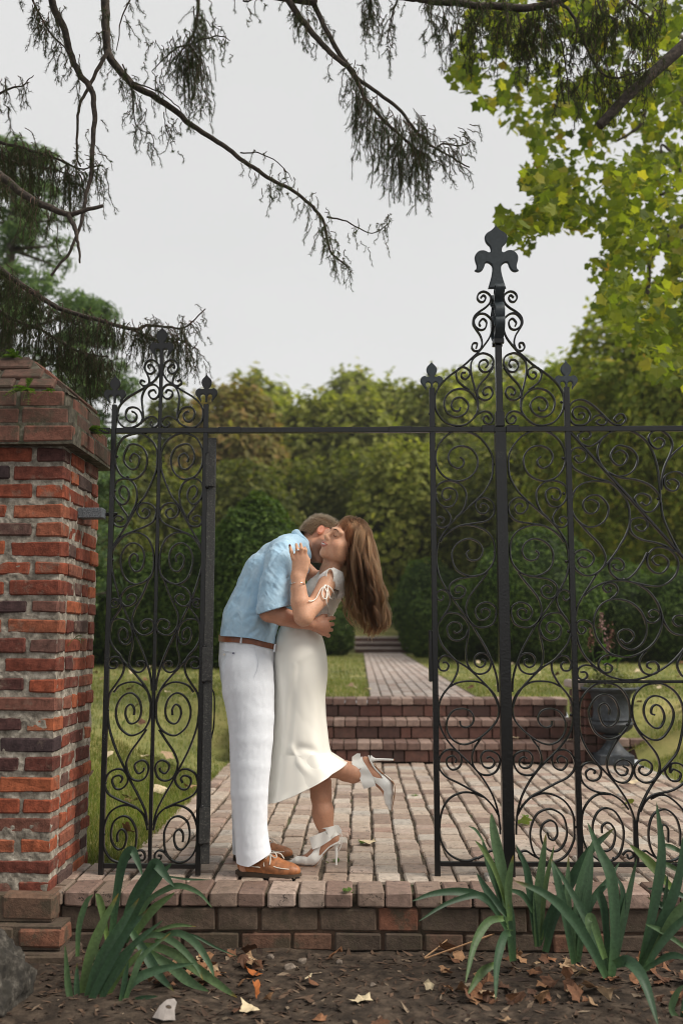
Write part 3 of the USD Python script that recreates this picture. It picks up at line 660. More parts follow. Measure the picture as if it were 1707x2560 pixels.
right.rail('bottom_rail', yl + .013, 3.4, ZB, .020, .022)
kf = 1.0 / 6.535 * at(1238, 700, G)[1] / FPX * 1.02
fleur(FLEUR, yt, float(T_([(0, 575)])[0, 1]), kf, .022, m_fleur, right.t, name='big_finial')
for x_ in (yl, yr): fleur(FLEUR_S, x_, zfl + .012, .00037, .016, m_fleur, right.t)
# straps and scrolls that stand out towards the viewer at the top of the tall post
def strap(pts, w, name='strap_scroll'):
    """pts (dy, z): a strap bent in the plane across the fence"""
    P = cat_rom(pts, 6)
    m = strip(P, .006, w, 0.0)                      # built in x,z then turned so that x becomes y
    v = np.array(m.vertices); v = np.stack([yt + v[:, 1], G + v[:, 0], v[:, 2]], -1); m.vertices = v; m.invert()
    obj(name, m, m_fleur, right.t, smooth=40)
zz = lambda y: float(T_([(0, y)])[0, 1])
for sg_ in (-1, 1):
    strap([(sg_ * a, zz(b)) for a, b in ((.075, 1290), (.085, 1330), (.065, 1350), (.045, 1310), (.060, 1235), (.095, 1225), (.115, 1290), (.09, 1370), (.05, 1440), (.035, 1560), (.07, 1680), (.10, 1780), (.09, 1900), (.04, 2010), (.03, 2030))], .045)
    strap([(sg_ * a, zz(b)) for a, b in ((.05, 1700), (.07, 1660), (.05, 1600), (.022, 1640), (.02, 1760), (.05, 1840), (.09, 1760), (.10, 1600), (.06, 1480), (.03, 1450))], .045)
    right.bar('clasp', yt, zz(2110), zz(2030), .05, .02, G + sg_ * .028)
right.rail('splice_plate', yt - .09, yt - .028, RAIL_Z, .034, .01, G - .022); right.rail('splice_plate', yt + .028, yt + .09, RAIL_Z, .034, .01, G - .022)
right.rivets([P_([p])[0] for p in ((95, 685), (1382, 572), (712, 200), (715, 1180), (1398, 1120), (420, 850), (1150, 850))] + [Q_([p])[0] for p in ((690, 785), (685, 368), (1365, 212), (1390, 878), (115, 215))] + [R_([p])[0] for p in ((705, 218), (1410, 388), (1438, 1208), (140, 1200))] + [S_([p])[0] for p in ((1400, 30), (105, 490), (110, 1130), (1438, 1130))])
# catch plate on the free edge of the opening
lp = at(1073, 1640, G); obj('latch_plate', box((yl - .022, G - .004, lp[2]), (.016, .03, .24), .003), m_iron, right.t)

# ---- far right section of the fence
fence = Iron(thing('fence', 'wide black iron fence section with diagonal brace and large round scrolls at the right', 'fence'))
U_, V_, W_ = reg(1400, 980, 5.107), reg(1400, 1350, 5.107), reg(1400, 1690, 4.704)
FR = []
def Ff(*fs, t=.0084):
    P = np.vstack([f(pairs(s)) for f, s in fs]); fence.scroll(P, t=t); FR.append(P)
Ff((U_, '235 285 280 265 310 300 280 350 200 345 155 270 180 205 260 185 340 220 383 300 350 390 270 425 170 410 110 320 105 210 170 120 280 100 400 160 520 270 600 350 680 410 770 422 830 360 800 290 740 285 690 340 720 385 780 350'))
Ff((U_, '300 422 380 370 450 310 520 300 580 340 590 390 540 422 480 410 465 375 510 350'))
Ff((U_, '285 590 330 607 385 570 370 510 310 500 240 540 225 600 270 660 370 695 470 650 560 570 660 510 780 492 900 497 1020 560 1120 660 1190 800 1240 980 1265 1200 1280 1400 1310 1600 1380 1780 1480 1980 1520 2040'))
Ff((U_, '690 780 770 745 840 790 850 860 800 930 720 930 650 860 650 780 720 690 810 690 920 740 985 850 950 980 850 1060 730 1075 600 1020 500 890 475 750 520 620 600 545'))
Ff((U_, '620 1030 750 1090 950 1120 1100 1170 1210 1250 1265 1340 1255 1430 1180 1520 1080 1530 990 1450 950 1370 990 1310 1060 1300 1140 1340 1150 1410 1090 1450 1030 1410'))
Ff((U_, '245 820 200 815 180 850 240 905 320 870 335 790 280 725 200 715 135 770 128 880 170 970 290 1040 440 1095 600 1140 700 1200 800 1310 860 1430 885 1560 880 1700 830 1840 760 1960'), (V_, '720 140 600 300 480 420 380 570 280 730 218 860 196 980'))
Ff((U_, '340 1390 400 1375 480 1420 480 1500 420 1550 340 1540 290 1460 310 1380 400 1320 500 1330 590 1420 615 1520 570 1640 470 1710 340 1720 220 1640 155 1530 148 1380 185 1260 270 1180 400 1140 520 1140 620 1155'))
Ff((U_, '230 1650 350 1790 470 1910 540 2010'), (V_, '580 240 550 340 480 410 380 455 280 440 190 360 166 250 200 160 290 122 380 150 430 230 400 310 330 348 260 330 228 260 270 220 330 240'))
Ff((U_, '1195 630 1250 585 1320 620 1310 690 1230 725 1150 660 1130 570 1190 500 1290 495 1390 570 1430 680 1400 800 1340 930 1300 1080 1290 1250'))
Ff((U_, '1380 860 1470 760 1568 680 1650 600 1700 520'))
Ff((U_, '1395 1180 1370 1140 1440 1115 1510 1170 1480 1250 1400 1260 1330 1190 1335 1080 1420 1025 1520 1030 1600 1100'))
Ff((U_, '1040 1690 960 1720 1000 1770 1070 1770 1115 1710 1090 1630 1000 1605 910 1640 890 1740 940 1830 1050 1890 1200 1920 1330 1960 1430 2020 1500 2043'))
Ff((V_, '1260 325 1210 310 1170 250 1220 200 1300 200 1370 260 1370 350 1290 425 1190 410 1120 330 1110 220 1180 120 1290 95 1400 130 1480 220 1505 330 1470 450 1370 550 1250 590 1100 580 950 545'))
Ff((V_, '1110 160 1050 280 970 400 880 485 800 505 720 490 640 410 625 310 670 245 750 240 810 300 800 370 750 390 690 365 680 325 710 315'))
Ff((V_, '300 720 400 630 550 550 700 520 850 525 1000 570 1130 660 1230 790 1290 940 1295 1080 1260 1200 1180 1330 1050 1430 900 1490 760 1490 620 1440 520 1340 450 1220 425 1080 450 940 530 820 650 760 770 760 900 800 1000 880 1060 970 1100 1100 1090 1230 1030 1340 920 1400 810 1370 740 1280 740 1190 820 1140 900 1160 940 1230 900 1300 830 1320 770 1270'))
Ff((V_, '640 760 710 700 735 640 700 570 630 548 560 580 550 620 590 665 640 655 640 615 615 610'))
Ff((V_, '1060 980 1120 1045 1200 1055 1270 1000 1260 920 1190 890 1130 930 1150 980 1200 985'))
Ff((V_, '440 1150 400 1070 320 1025 240 1035 206 1100 240 1190 290 1195 325 1150 290 1110 250 1115'))
Ff((V_, '206 1200 240 1340 310 1480 420 1600 530 1690 650 1750 800 1785 950 1785 1100 1750 1250 1680 1400 1580 1510 1470 1600 1350 1680 1180'))
Ff((V_, '480 1650 380 1605 290 1605 225 1660 225 1750 290 1785 345 1740 320 1690 260 1690'))
Ff((V_, '740 1480 640 1470 550 1490 490 1570 500 1640 570 1695 640 1680 660 1620 600 1580 560 1600'))
Ff((V_, '1100 1420 1030 1500 1010 1590 1060 1690 1150 1720 1240 1690 1255 1610 1200 1555 1120 1570 1110 1620 1160 1650'))
Ff((V_, '1290 960 1340 1080 1410 1170 1500 1210 1600 1200 1650 1120 1600 1000 1540 965 1470 975 1435 1040 1490 1100 1550 1090'))
Ff((V_, '1568 1450 1500 1560 1500 1640 1560 1740 1640 1740'))
Ff((W_, '575 455 580 390 530 325 465 350 455 430 500 560 580 600 660 540 690 420 640 280 540 220 430 250 345 370 340 500 400 650 500 730 600 745 720 690 800 580 825 430 790 260 700 140 580 88 440 92 320 170 240 290 218 420'))
Ff((W_, '780 610 690 730 600 870 550 1000 560 1110 630 1220 740 1260 820 1210 852 1110 820 1020 740 985 660 1020 640 1090 700 1165 770 1160 790 1100 740 1065'))
Ff((W_, '218 420 228 640 280 800 370 950 480 1080 600 1210 700 1340 790 1480 850 1620 872 1720'))
Ff((W_, '395 1155 410 1120 350 1095 300 1140 320 1210 390 1235 460 1200 480 1120 440 1050 360 1020 280 1040 238 1110 252 1230 330 1320 450 1370 600 1395 720 1470 800 1570'))
Ff((W_, '490 1850 490 1780 540 1730 600 1750 645 1850 620 2000 550 2060 470 2040 400 1930 380 1760 430 1620 510 1560 620 1580 700 1680 745 1820 730 2000 680 2120 580 2180 430 2150 310 2030 255 1850 262 1620 340 1470 450 1395 600 1395'))
Ff((W_, '1110 460 1070 440 1080 370 1130 340 1190 380 1225 490 1180 600 1100 610 1010 520 980 390 1030 270 1130 235 1250 290 1330 420 1310 570 1210 720 1100 755 970 690 880 570 845 420 870 240 960 130 1080 92 1200 95 1330 170 1410 280 1450 420 1440 620 1380 880 1290 1010 1180 1140 1080 1280 1000 1420 930 1580 905 1720'))
Ff((W_, '860 560 940 690 1030 790 1130 920 1170 1050 1150 1160 1080 1240 980 1255 890 1190 870 1090 920 1010 1000 990 1070 1040 1070 1120 1000 1170 930 1130 940 1075 980 1070'))
Ff((W_, '1300 1040 1290 1140 1330 1100 1415 1150 1390 1230 1300 1230 1230 1130 1280 1050 1360 1025 1440 1060 1480 1160 1440 1270 1300 1355 1100 1400 1000 1480 940 1600'))
Ff((W_, '1265 1960 1265 1800 1210 1750 1190 1800 1195 1900')) 
Ff((W_, '1405 2000 1410 1850 1370 1690 1280 1590 1190 1575 1090 1640 1040 1800 1050 1980 1120 2130 1230 2180 1360 2160 1460 2060 1500 1850 1450 1600 1300 1440 1180 1400 1060 1450'))
Ff((W_, '730 2110 780 2060 840 2070 855 2120 800 2150 785 2100'))
Ff((W_, '1140 2150 1060 2100 1000 2060 945 2090 950 2140 990 2150'))
Z0f = ZB
xp = float(W_([(888, 1900)])[0, 0])
fence.bar('post', xp, ZB, float(W_([(0, 1690)])[0, 1]), .022, .02)
zr = float(W_([(0, 67)])[0, 1])
fence.rail('middle_rail', yr + .014, 3.4, zr, .013, .02)
d0, d1 = U_([(120, 505)])[0], U_([(1520, 2060)])[0]
d2 = d1 + (d1 - d0) * .8
obj('brace', strip(np.array([d0 + (d2 - d0) * k for k in np.linspace(0, 1, 20)]), .013, .022, G), m_iron, fence.t)
# the section goes on past the picture: the same scrolls turned over, up to an end post
X1 = 2 * 1.60
fence.bar('post', 1.60 + .59, 0, RAIL_Z + .2, .0265)
for P in FR[13:36]:
    Q = cat_rom(P, 5); Q[:, 0] = X1 - Q[:, 0]
    if Q[:, 0].min() > 1.58: obj('scroll', strip(Q, .0066, .017, G + .0003), m_iron, fence.t, smooth=40)
fence.rivets([U_([p])[0] for p in ((1245, 1365), (38, 850))] + [V_([p])[0] for p in ((1290, 955), (800, 500), (880, 1815), (1215, 1830), (570, 1830))] + [W_([p])[0] for p in ((785, 575), (625, 2148))])

# ---- the gate leaf, standing open so that it is seen edge-on
gx, gy = at(530, 1095, G)[0], G
leaf = Iron(thing('gate_leaf', 'open iron gate leaf seen edge-on behind the man with flaking black paint', 'gate'))
dv = np.array([gx, gy]) / math.hypot(gx, gy)
ztop, zbot = float(at(530, 1095, G)[2]), float(at(520, 2160, G)[2])
def turn(m):
    T = np.eye(4); T[:3, :3] = np.array([[dv[0], -dv[1], 0], [dv[1], dv[0], 0], [0, 0, 1]]); T[:3, 3] = (gx, gy, 0); m.apply_transform(T); return m
obj('hinge_stile', turn(box((.012, 0, (ztop + zbot) / 2), (.045, .044, ztop - zbot), .003)), m_ironworn, leaf.t)
obj('latch_stile', turn(box((1.0, 0, (ztop + zbot) / 2), (.03, .03, ztop - zbot), .003)), m_iron, leaf.t)
for z_ in (ztop - .02, zbot + .03, .95): obj('rail', turn(box((.5, 0, z_), (.94, .026, .024), .002)), m_iron, leaf.t)
for z0_ in (.35, .75, 1.25, 1.65):
    for s_ in (-1, 1):
        a = np.linspace(0, 2 * PI * 1.8, 40); r_ = .19 * np.exp(-a / 6.5)
        pts = np.stack([.27 + .01 + (.24 if s_ > 0 else 0) * 2 + s_ * r_ * np.cos(a), z0_ + r_ * np.sin(a)], -1)
        m = strip(pts, .0066, .017, 0.0); obj('scroll', turn(m), m_iron, leaf.t, smooth=40)
# side scrolls of the leaf that show at both edges of the stile
for (sx, y0_, y1_, sgn) in ((508, 1710, 1830, -1), (547, 1725, 1850, 1), (512, 1955, 2000, -1)):
    za, zb = at(sx, y0_, G)[2], at(sx, y1_, G)[2]
    P = cat_rom([(sgn * .020, za), (sgn * .031, za - .03), (sgn * .033, (za + zb) / 2), (sgn * .030, zb + .05), (sgn * .020, zb)], 6)
    m = strip(P, .007, .014, .06); v = np.array(m.vertices); v = np.stack([v[:, 1], -v[:, 0], v[:, 2]], -1); m.vertices = v; obj('side_scroll', turn(m), m_iron, leaf.t, smooth=40)
# hinges between the panel's post and the leaf
for (sy0, sy1, mt) in ((1140, 1215, m_rust), (1620, 1700, m_iron), (2020, 2105, m_rust)):
    a, b = at(525, sy0, G)[2], at(525, sy1, G)[2]
    c = trimesh.creation.cylinder(.010, a - b, sections=10); c.apply_translation(((xr + gx) / 2 - .002, G - .012, (a + b) / 2)); obj('hinge', c, mt, leaf.t, smooth=40)
    for z_ in (a + .006, b - .006):
        s = trimesh.creation.icosphere(1, .011); s.apply_translation(((xr + gx) / 2 - .002, G - .012, z_)); obj('hinge_cap', s, m_iron, leaf.t, smooth=True)
    obj('hinge_strap', box((gx - .002, G - .018, (a + b) / 2), (.048, .012, (a - b) * 1.05), .002), m_ironworn, leaf.t)

# ---------------------------------------------------------------- a small sculpting kit: blended solids, meshed by surface nets
class Sculpt:
    def __init__(self): self.ops = []
    def cone(self, a, b, ra, rb, k=.02, sq=1.0, n=(0, 1, 0), op=1):
        """round-ended tapered limb from a to b; sq flattens (<1) or widens (>1) it along n"""
        self.ops.append((op, 'cone', np.asarray(a, float), np.asarray(b, float), ra, rb, k, sq, np.asarray(n, float))); return self
    def chain(self, pts, k=.02, sq=1.0, n=(0, 1, 0), op=1):
        """pts: (point, radius) pairs; one bent limb"""
        self.ops.append((op, 'chain', [(np.asarray(a, float), np.asarray(b, float), ra, rb) for (a, ra), (b, rb) in zip(pts[:-1], pts[1:])], sq, np.asarray(n, float), k)); return self
    def ell(self, c, r, R=None, k=.02, op=1):
        self.ops.append((op, 'ell', np.asarray(c, float), np.asarray(r, float), np.eye(3) if R is None else np.asarray(R, float), k)); return self
    def cut(self, p, n, k=.004):
        """removes what lies beyond the plane through p on the side n points to"""
        n = np.asarray(n, float); self.ops.append((-1, 'half', np.asarray(p, float), n / np.linalg.norm(n), k)); return self
    def bounds(self):
        lo, hi = [], []
        for o in self.ops:
            if o[0] < 0: continue
            if o[1] == 'cone': r = max(o[4], o[5]) * max(1, o[7]) + .02; lo += [np.minimum(o[2], o[3]) - r]; hi += [np.maximum(o[2], o[3]) + r]
            elif o[1] == 'chain':
                for a, b, ra, rb in o[2]: r = max(ra, rb) * max(1, o[3]) + .02; lo += [np.minimum(a, b) - r]; hi += [np.maximum(a, b) + r]
            elif o[1] == 'ell': r = o[3].max() + .02; lo += [o[2] - r]; hi += [o[2] + r]
        return np.min(lo, 0), np.max(hi, 0)
    def dist(self, P, o):
        if o[1] == 'chain':
            d = None
            for a, b, ra, rb in o[2]:
                e = self.dist(P, (1, 'cone', a, b, ra, rb, .01, o[3], o[4])); h = None if d is None else np.maximum(.006 - np.abs(d - e), 0) / .006
                d = e if d is None else np.minimum(d, e) - h * h * .0015
            return d
        if o[1] == 'cone':
            a, b, ra, rb, sq, n = o[2], o[3], o[4], o[5], o[7], o[8]
            if sq != 1.0:
                f = 1 / sq - 1; P = P + np.outer(P @ n, n) * f; a = a + n * (a @ n) * f; b = b + n * (b @ n) * f
            ba = b - a; L = max(ba @ ba, 1e-12); t = np.clip((P - a) @ ba / L, 0, 1)
            return np.linalg.norm(P - a - t[:, None] * ba, axis=1) - (ra + t * (rb - ra))
        if o[1] == 'ell':
            q = (P - o[2]) @ o[4]; r = o[3]
            k0 = np.linalg.norm(q / r, axis=1); k1 = np.maximum(np.linalg.norm(q / r ** 2, axis=1), 1e-9)
            return k0 * (k0 - 1) / k1
        return -((P - o[2]) @ o[3])
    def near(self, C, o, R):
        if o[1] == 'chain': return np.any([self.near(C, (1, 'cone', a, b, ra, rb, o[-1], o[3], o[4]), R) for a, b, ra, rb in o[2]], axis=0)
        if o[1] == 'cone':
            a, b = o[2], o[3]; ba = b - a; t = np.clip((C - a) @ ba / max(ba @ ba, 1e-12), 0, 1)
            return np.linalg.norm(C - a - t[:, None] * ba, axis=1) < max(o[4], o[5]) * max(1, o[7]) + R + o[6]
        if o[1] == 'ell': return np.linalg.norm(C - o[2], axis=1) < o[3].max() + R + o[5]
        return np.ones(len(C), bool)
    def field(self, P, groups=None, C=None, R=0):
        d = np.full(len(P), .2)
        for o in self.ops:
            if C is not None:
                g = self.near(C, o, R); sel = groups[g].ravel()
                if not len(sel): continue
            else: sel = slice(None)
            e = self.dist(P[sel], o); k = o[-1] if o[1] != 'cone' else o[6]; c = d[sel]
            if o[0] > 0:
                h = np.maximum(k - np.abs(c - e), 0) / k; d[sel] = np.minimum(c, e) - h * h * k / 4
            else:
                h = np.maximum(k - np.abs(c + e), 0) / k; d[sel] = np.maximum(c, -e) + h * h * k / 4
        return d
    def mesh(self, h=.005, smooth=1):
        lo, hi = self.bounds(); B = 6
        nb = np.ceil((hi - lo) / (h * B)).astype(int) + 1
        bi = np.stack(np.meshgrid(*[np.arange(n) for n in nb], indexing='ij'), -1).reshape(-1, 3)
        C = lo + (bi + .5) * B * h; R = B * h * .87
        dc = np.full(len(C), .2)
        dc = self.field(C)
        act = np.abs(dc) < R * 1.9
        N = nb * B + 1
        D = np.repeat(np.repeat(np.repeat(dc.reshape(nb), B, 0), B, 1), B, 2); D = np.pad(D, ((0, 1),) * 3, mode='edge').astype(np.float32)
        off = np.stack(np.meshgrid(*[np.arange(B + 1)] * 3, indexing='ij'), -1).reshape(-1, 3)
        ia = bi[act]; idx = (ia[:, None] * B + off[None]); m = len(off)
        P = lo + idx.reshape(-1, 3) * h
        groups = np.arange(len(P)).reshape(len(ia), m)
        d = self.field(P, groups, C[act], R)
        D[tuple(idx.reshape(-1, 3).T)] = d
        return nets(D, lo, h, smooth)

def nets(D, lo, h, smooth=1):
    S = D < 0
    n = np.array(D.shape) - 1
    corner = [(i, j, k) for i in (0, 1) for j in (0, 1) for k in (0, 1)]
    cnt = sum(S[i:i + n[0], j:j + n[1], k:k + n[2]].astype(np.int8) for i, j, k in corner)
    cell = np.argwhere((cnt > 0) & (cnt < 8))
    vid = np.full(tuple(n), -1, np.int32); vid[tuple(cell.T)] = np.arange(len(cell))
    acc = np.zeros((len(cell), 3)); num = np.zeros(len(cell))
    vals = {c: D[cell[:, 0] + c[0], cell[:, 1] + c[1], cell[:, 2] + c[2]] for c in corner}
    for a in corner:
        for ax in range(3):
            if a[ax]: continue
            b = list(a); b[ax] = 1; b = tuple(b)
            va, vb = vals[a], vals[b]; x = (va < 0) != (vb < 0)
            t = np.where(x, va / np.where(va == vb, 1, va - vb), 0)
            p = np.array(a, float)[None] + np.zeros((len(cell), 3)); p[:, ax] += t
            acc[x] += p[x]; num[x] += 1
    V = lo + (cell + acc / num[:, None]) * h
    F = []
    for ax in range(3):
        u, v = (ax + 1) % 3, (ax + 2) % 3
        sl0 = [slice(1, n[i]) for i in range(3)]; sl1 = list(sl0)
        sl0[ax] = slice(0, n[ax]); sl1[ax] = slice(1, n[ax] + 1)
        a, b = S[tuple(sl0)], S[tuple(sl1)]
        e = np.argwhere(a != b)
        if not len(e): continue
        base = e.copy(); base[:, u] += 1; base[:, v] += 1
        flip = a[tuple(e.T)]
        def g(du, dv):
            q = base.copy(); q[:, u] += du; q[:, v] += dv; return vid[q[:, 0], q[:, 1], q[:, 2]]
        q = np.stack([g(-1, -1), g(0, -1), g(0, 0), g(-1, 0)], 1)
        q[~flip] = q[~flip][:, ::-1]
        q = q[(q >= 0).all(1)]
        F.append(np.vstack([q[:, [0, 1, 2]], q[:, [0, 2, 3]]]))
    m = trimesh.Trimesh(V, np.vstack(F), process=False)
    if smooth:
        v0 = np.array(m.vertices); trimesh.smoothing.filter_taubin(m, iterations=4 * smooth)
        v1 = np.array(m.vertices); d = np.linalg.norm(v1 - v0, axis=1); bad = ~(d < 1.2 * h); v1[bad] = v0[bad]; m.vertices = v1
    return m

def vnormals(m):
    f = m.faces; v = m.vertices; n = np.zeros_like(v); c = np.cross(v[f[:, 1]] - v[f[:, 0]], v[f[:, 2]] - v[f[:, 0]])
    for k in range(3): np.add.at(n, f[:, k], c)
    return n / np.maximum(np.linalg.norm(n, axis=1, keepdims=True), 1e-12)

def fold(m, amp, scale, seed=0, R=None, mask=None, ridge=True):
    """cloth folds: pushes the vertices along their normals by stretched noise"""
    v = np.array(m.vertices); q = (v @ R if R is not None else v) * np.asarray(scale, float)
    n = meshkit.fbm(q, 3, seed)
    d = (1 - np.abs(2 * n - 1) * 2.2) if ridge else 2 * (n - .5)
    d = amp * d * (1 if mask is None else mask(v))
    m.vertices = v + vnormals(m) * d[:, None]
    return m

def loft(rings, sides=64, close=True):
    """rings: arrays (sides x 3) joined into a skin, first and last capped"""
    V = np.vstack(rings); n = len(rings)
    i, j = np.meshgrid(np.arange(n - 1), np.arange(sides), indexing='ij'); j2 = (j + 1) % sides
    F = np.vstack([np.stack([i * sides + j, i * sides + j2, (i + 1) * sides + j2], -1).reshape(-1, 3), np.stack([i * sides + j, (i + 1) * sides + j2, (i + 1) * sides + j], -1).reshape(-1, 3)])
    return trimesh.Trimesh(V, F, process=False)

def clip_mesh(m, val):
    """keeps the side where val > 0 (one number per vertex), cutting the triangles along the line where it is 0"""
    v, f = np.asarray(m.vertices), np.asarray(m.faces); val = np.asarray(val, float)
    k = val > 0; c = k[f].sum(1)
    out = [f[c == 3]]; nv = [v]; n = len(v)
    def cross(a, b):
        t = (val[a] / (val[a] - val[b]))[:, None]; return v[a] + (v[b] - v[a]) * t
    for cnt in (1, 2):
        g = f[c == cnt]
        if not len(g): continue
        kk = k[g] if cnt == 1 else ~k[g]
        i = kk.argmax(1); r = np.arange(len(g))
        a, b, d = g[r, i], g[r, (i + 1) % 3], g[r, (i + 2) % 3]
        p, q = cross(a, b), cross(a, d)
        ip, iq = n + np.arange(len(g)), n + len(g) + np.arange(len(g)); n += 2 * len(g); nv += [p, q]
        if cnt == 1: out.append(np.stack([a, ip, iq], 1))
        else: out += [np.stack([ip, b, d], 1), np.stack([ip, d, iq], 1)]
    r = trimesh.Trimesh(np.vstack(nv), np.vstack(out), process=False); r.merge_vertices(digits_vertex=6); r.remove_unreferenced_vertices(); return r
def poly_val(poly, x, y):
    import shapely
    P = shapely.points(np.asarray(x), np.asarray(y)); d = shapely.distance(P, poly.boundary)
    return np.where(shapely.contains_xy(poly, x, y), d, -d)

# ---------------------------------------------------------------- cloth, skin, hair
def tinted(name, rough, sss=0.0, radius=(.012, .005, .003), spec=0.4, grain=0.07, bump=0.12, scale=110.0, sheen=0.0):
    return M(name, {'a': ('attribute', {'attribute': 'tint'}), 'geo': ('geometry', {}), 'n': ('noise_texture', {'scale': scale, 'detail': 3.0}),
        'mr': ('map_range', {'from_min': .3, 'from_max': .7, 'to_min': 1 - grain, 'to_max': 1 + grain}), 'mul': ('vector_math', {'math_type': 'scale'}),
        'b': ('bump', {'strength': bump, 'distance': .002}), 'p': ('principled_bsdf', {'roughness': rough, 'specular_ior_level': spec, 'subsurface_weight': sss, 'subsurface_radius': radius, 'subsurface_scale': 1.0, 'sheen_weight': sheen})},
        [('a.color', 'mul.vector1'), ('geo.position', 'n.vector'), ('n.fac', 'mr.value'), ('mr.result', 'mul.scale'), ('mul.vector', 'p.base_color'), ('n.fac', 'b.height'), ('b.normal', 'p.normal')])
def plain(name, col, rough=.6, spec=.4, grain=.08, scale=200.0, bump=.2, sheen=0.0, metal=0.0, sss=0.0):
    lo, hi = tuple(c * (1 - grain) for c in col), tuple(min(1, c * (1 + grain)) for c in col)
    return M(name, {'geo': ('geometry', {}), 'n': ('noise_texture', {'scale': scale, 'detail': 4.0}), 'r': ('rgb_ramp', {'ramp': [(.3, lo), (.7, hi)]}), 'b': ('bump', {'strength': bump, 'distance': .0015}),
        'p': ('principled_bsdf', {'roughness': rough, 'specular_ior_level': spec, 'sheen_weight': sheen, 'metallic': metal, 'subsurface_weight': sss, 'subsurface_radius': (.01, .01, .01)})},
        [('geo.position', 'n.vector'), ('n.fac', 'r.fac'), ('n.fac', 'b.height'), ('b.normal', 'p.normal'), ('r.color', 'p.base_color')])
m_skin = tinted('skin', .5, sss=.12, spec=.35)
m_chambray = M('chambray', {'geo': ('geometry', {}), 'w': ('noise_texture', {'scale': 420.0, 'detail': 2.0}), 'c': ('noise_texture', {'scale': 14.0, 'detail': 4.0}), 'add': ('math', {'math_type': 'add'}),
    'r': ('rgb_ramp', {'ramp': [(.6, (.21, .36, .50)), (1.0, (.32, .475, .61)), (1.4, (.44, .58, .69))]}), 'half': ('math', {'math_type': 'multiply', 'value2': .5}), 'r2': ('rgb_ramp', {'ramp': [(.3, (.27, .46, .63)), (.5, (.385, .57, .72)), (.7, (.50, .66, .78))]}),
    'b': ('bump', {'strength': .25, 'distance': .001}), 'p': ('principled_bsdf', {'roughness': .85, 'specular_ior_level': .25, 'sheen_weight': .2})},
    [('geo.position', 'w.vector'), ('geo.position', 'c.vector'), ('w.fac', 'add.value1'), ('c.fac', 'add.value2'), ('add.value', 'half.value1'), ('half.value', 'r2.fac'), ('r2.color', 'p.base_color'), ('w.fac', 'b.height'), ('b.normal', 'p.normal')])
m_linen = plain('white_linen', (.70, .725, .77), .85, .25, .05, 350, .35, .15)
m_satin = M('ivory_satin', {'geo': ('geometry', {}), 'n': ('noise_texture', {'scale': 500.0, 'detail': 2.0}), 'b': ('bump', {'strength': .08, 'distance': .001}), 'p': ('principled_bsdf', {'base_color': (.84, .81, .735), 'roughness': .42, 'specular_ior_level': .4, 'sheen_weight': .2})},
    [('geo.position', 'n.vector'), ('n.fac', 'b.height'), ('b.normal', 'p.normal')])
m_lace = M('white_lace', {'geo': ('geometry', {}), 'v': ('voronoi_texture', {'scale': 170.0, 'feature': 'distance_to_edge'}), 'r': ('rgb_ramp', {'ramp': [(.0, (.88, .87, .84)), (.25, (.80, .78, .74)), (.5, (.66, .60, .54))]}), 'b': ('bump', {'strength': .8, 'distance': .002, 'invert': True}), 'p': ('principled_bsdf', {'roughness': .8})},
    [('geo.position', 'v.vector'), ('v.distance', 'r.fac'), ('r.color', 'p.base_color'), ('v.distance', 'b.height'), ('b.normal', 'p.normal')])
m_belt = plain('brown_belt_leather', (.19, .058, .022), .38, .5, .25, 40, .2)
m_tan = plain('tan_shoe_leather', (.27, .10, .035), .5, .45, .35, 45, .3)
m_sole = plain('dark_rubber_sole', (.06, .042, .028), .8, .3)
m_lacecord = plain('cotton_cord', (.55, .51, .45), .9, .2)
m_white = plain('white_cord', (.80, .78, .72), .8, .3)
m_pump = plain('white_satin_shoe', (.80, .785, .74), .4, .4, .04, 300, .08)
m_tansole = plain('tan_shoe_sole', (.33, .16, .08), .5)
m_silver = plain('silver', (.75, .72, .66), .22, .5, .05, 50, .0, metal=1.0)
m_lip = plain('lip', (.50, .17, .13), .4, .5)
m_tooth = plain('teeth', (.8, .78, .74), .3)
m_brow = plain('brow_hair', (.06, .032, .02), .8)
m_nail = plain('dark_red_nail', (.10, .008, .02), .2, .6)
def hairmat(name, ramp):
    return M(name, {'h': ('hair_info', {}), 'r': ('rgb_ramp', {'ramp': ramp}), 'geo': ('geometry', {}), 'a': ('attribute', {'attribute': 'tint'}), 'mul': ('mix', {'mix_type': 'multiply', 'fac': 1.0}),
        'p': ('principled_hair_bsdf', {'parametrization': 'Direct coloring', 'roughness': .32, 'radial_roughness': .4, 'random_roughness': .3, 'R': .28})},
        [('h.intercept', 'r.fac'), ('r.color', 'p.color')], surface='p.BSDF')
m_hair_w = hairmat('long_brown_hair', [(0, (.095, .036, .015)), (.35, (.15, .058, .023)), (.7, (.25, .10, .038)), (1, (.40, .17, .065))])
m_hair_d = hairmat('dark_brown_hair', [(0, (.05, .020, .009)), (.5, (.08, .032, .014)), (1, (.15, .06, .025))])
m_hair_l = hairmat('golden_brown_hair', [(0, (.13, .053, .022)), (.35, (.24, .105, .043)), (.7, (.38, .175, .07)), (1, (.52, .26, .10))])
m_hair_m = hairmat('short_brown_hair', [(0, (.12, .072, .04)), (.6, (.26, .165, .095)), (1, (.36, .24, .14))])
m_hairbase_w = plain('hair_underlayer', (.07, .033, .017), .6, .3, .3, 60, .3)
m_hairbase_m = plain('short_hair_underlayer', (.12, .075, .043), .8, .2, .3, 150, .5)

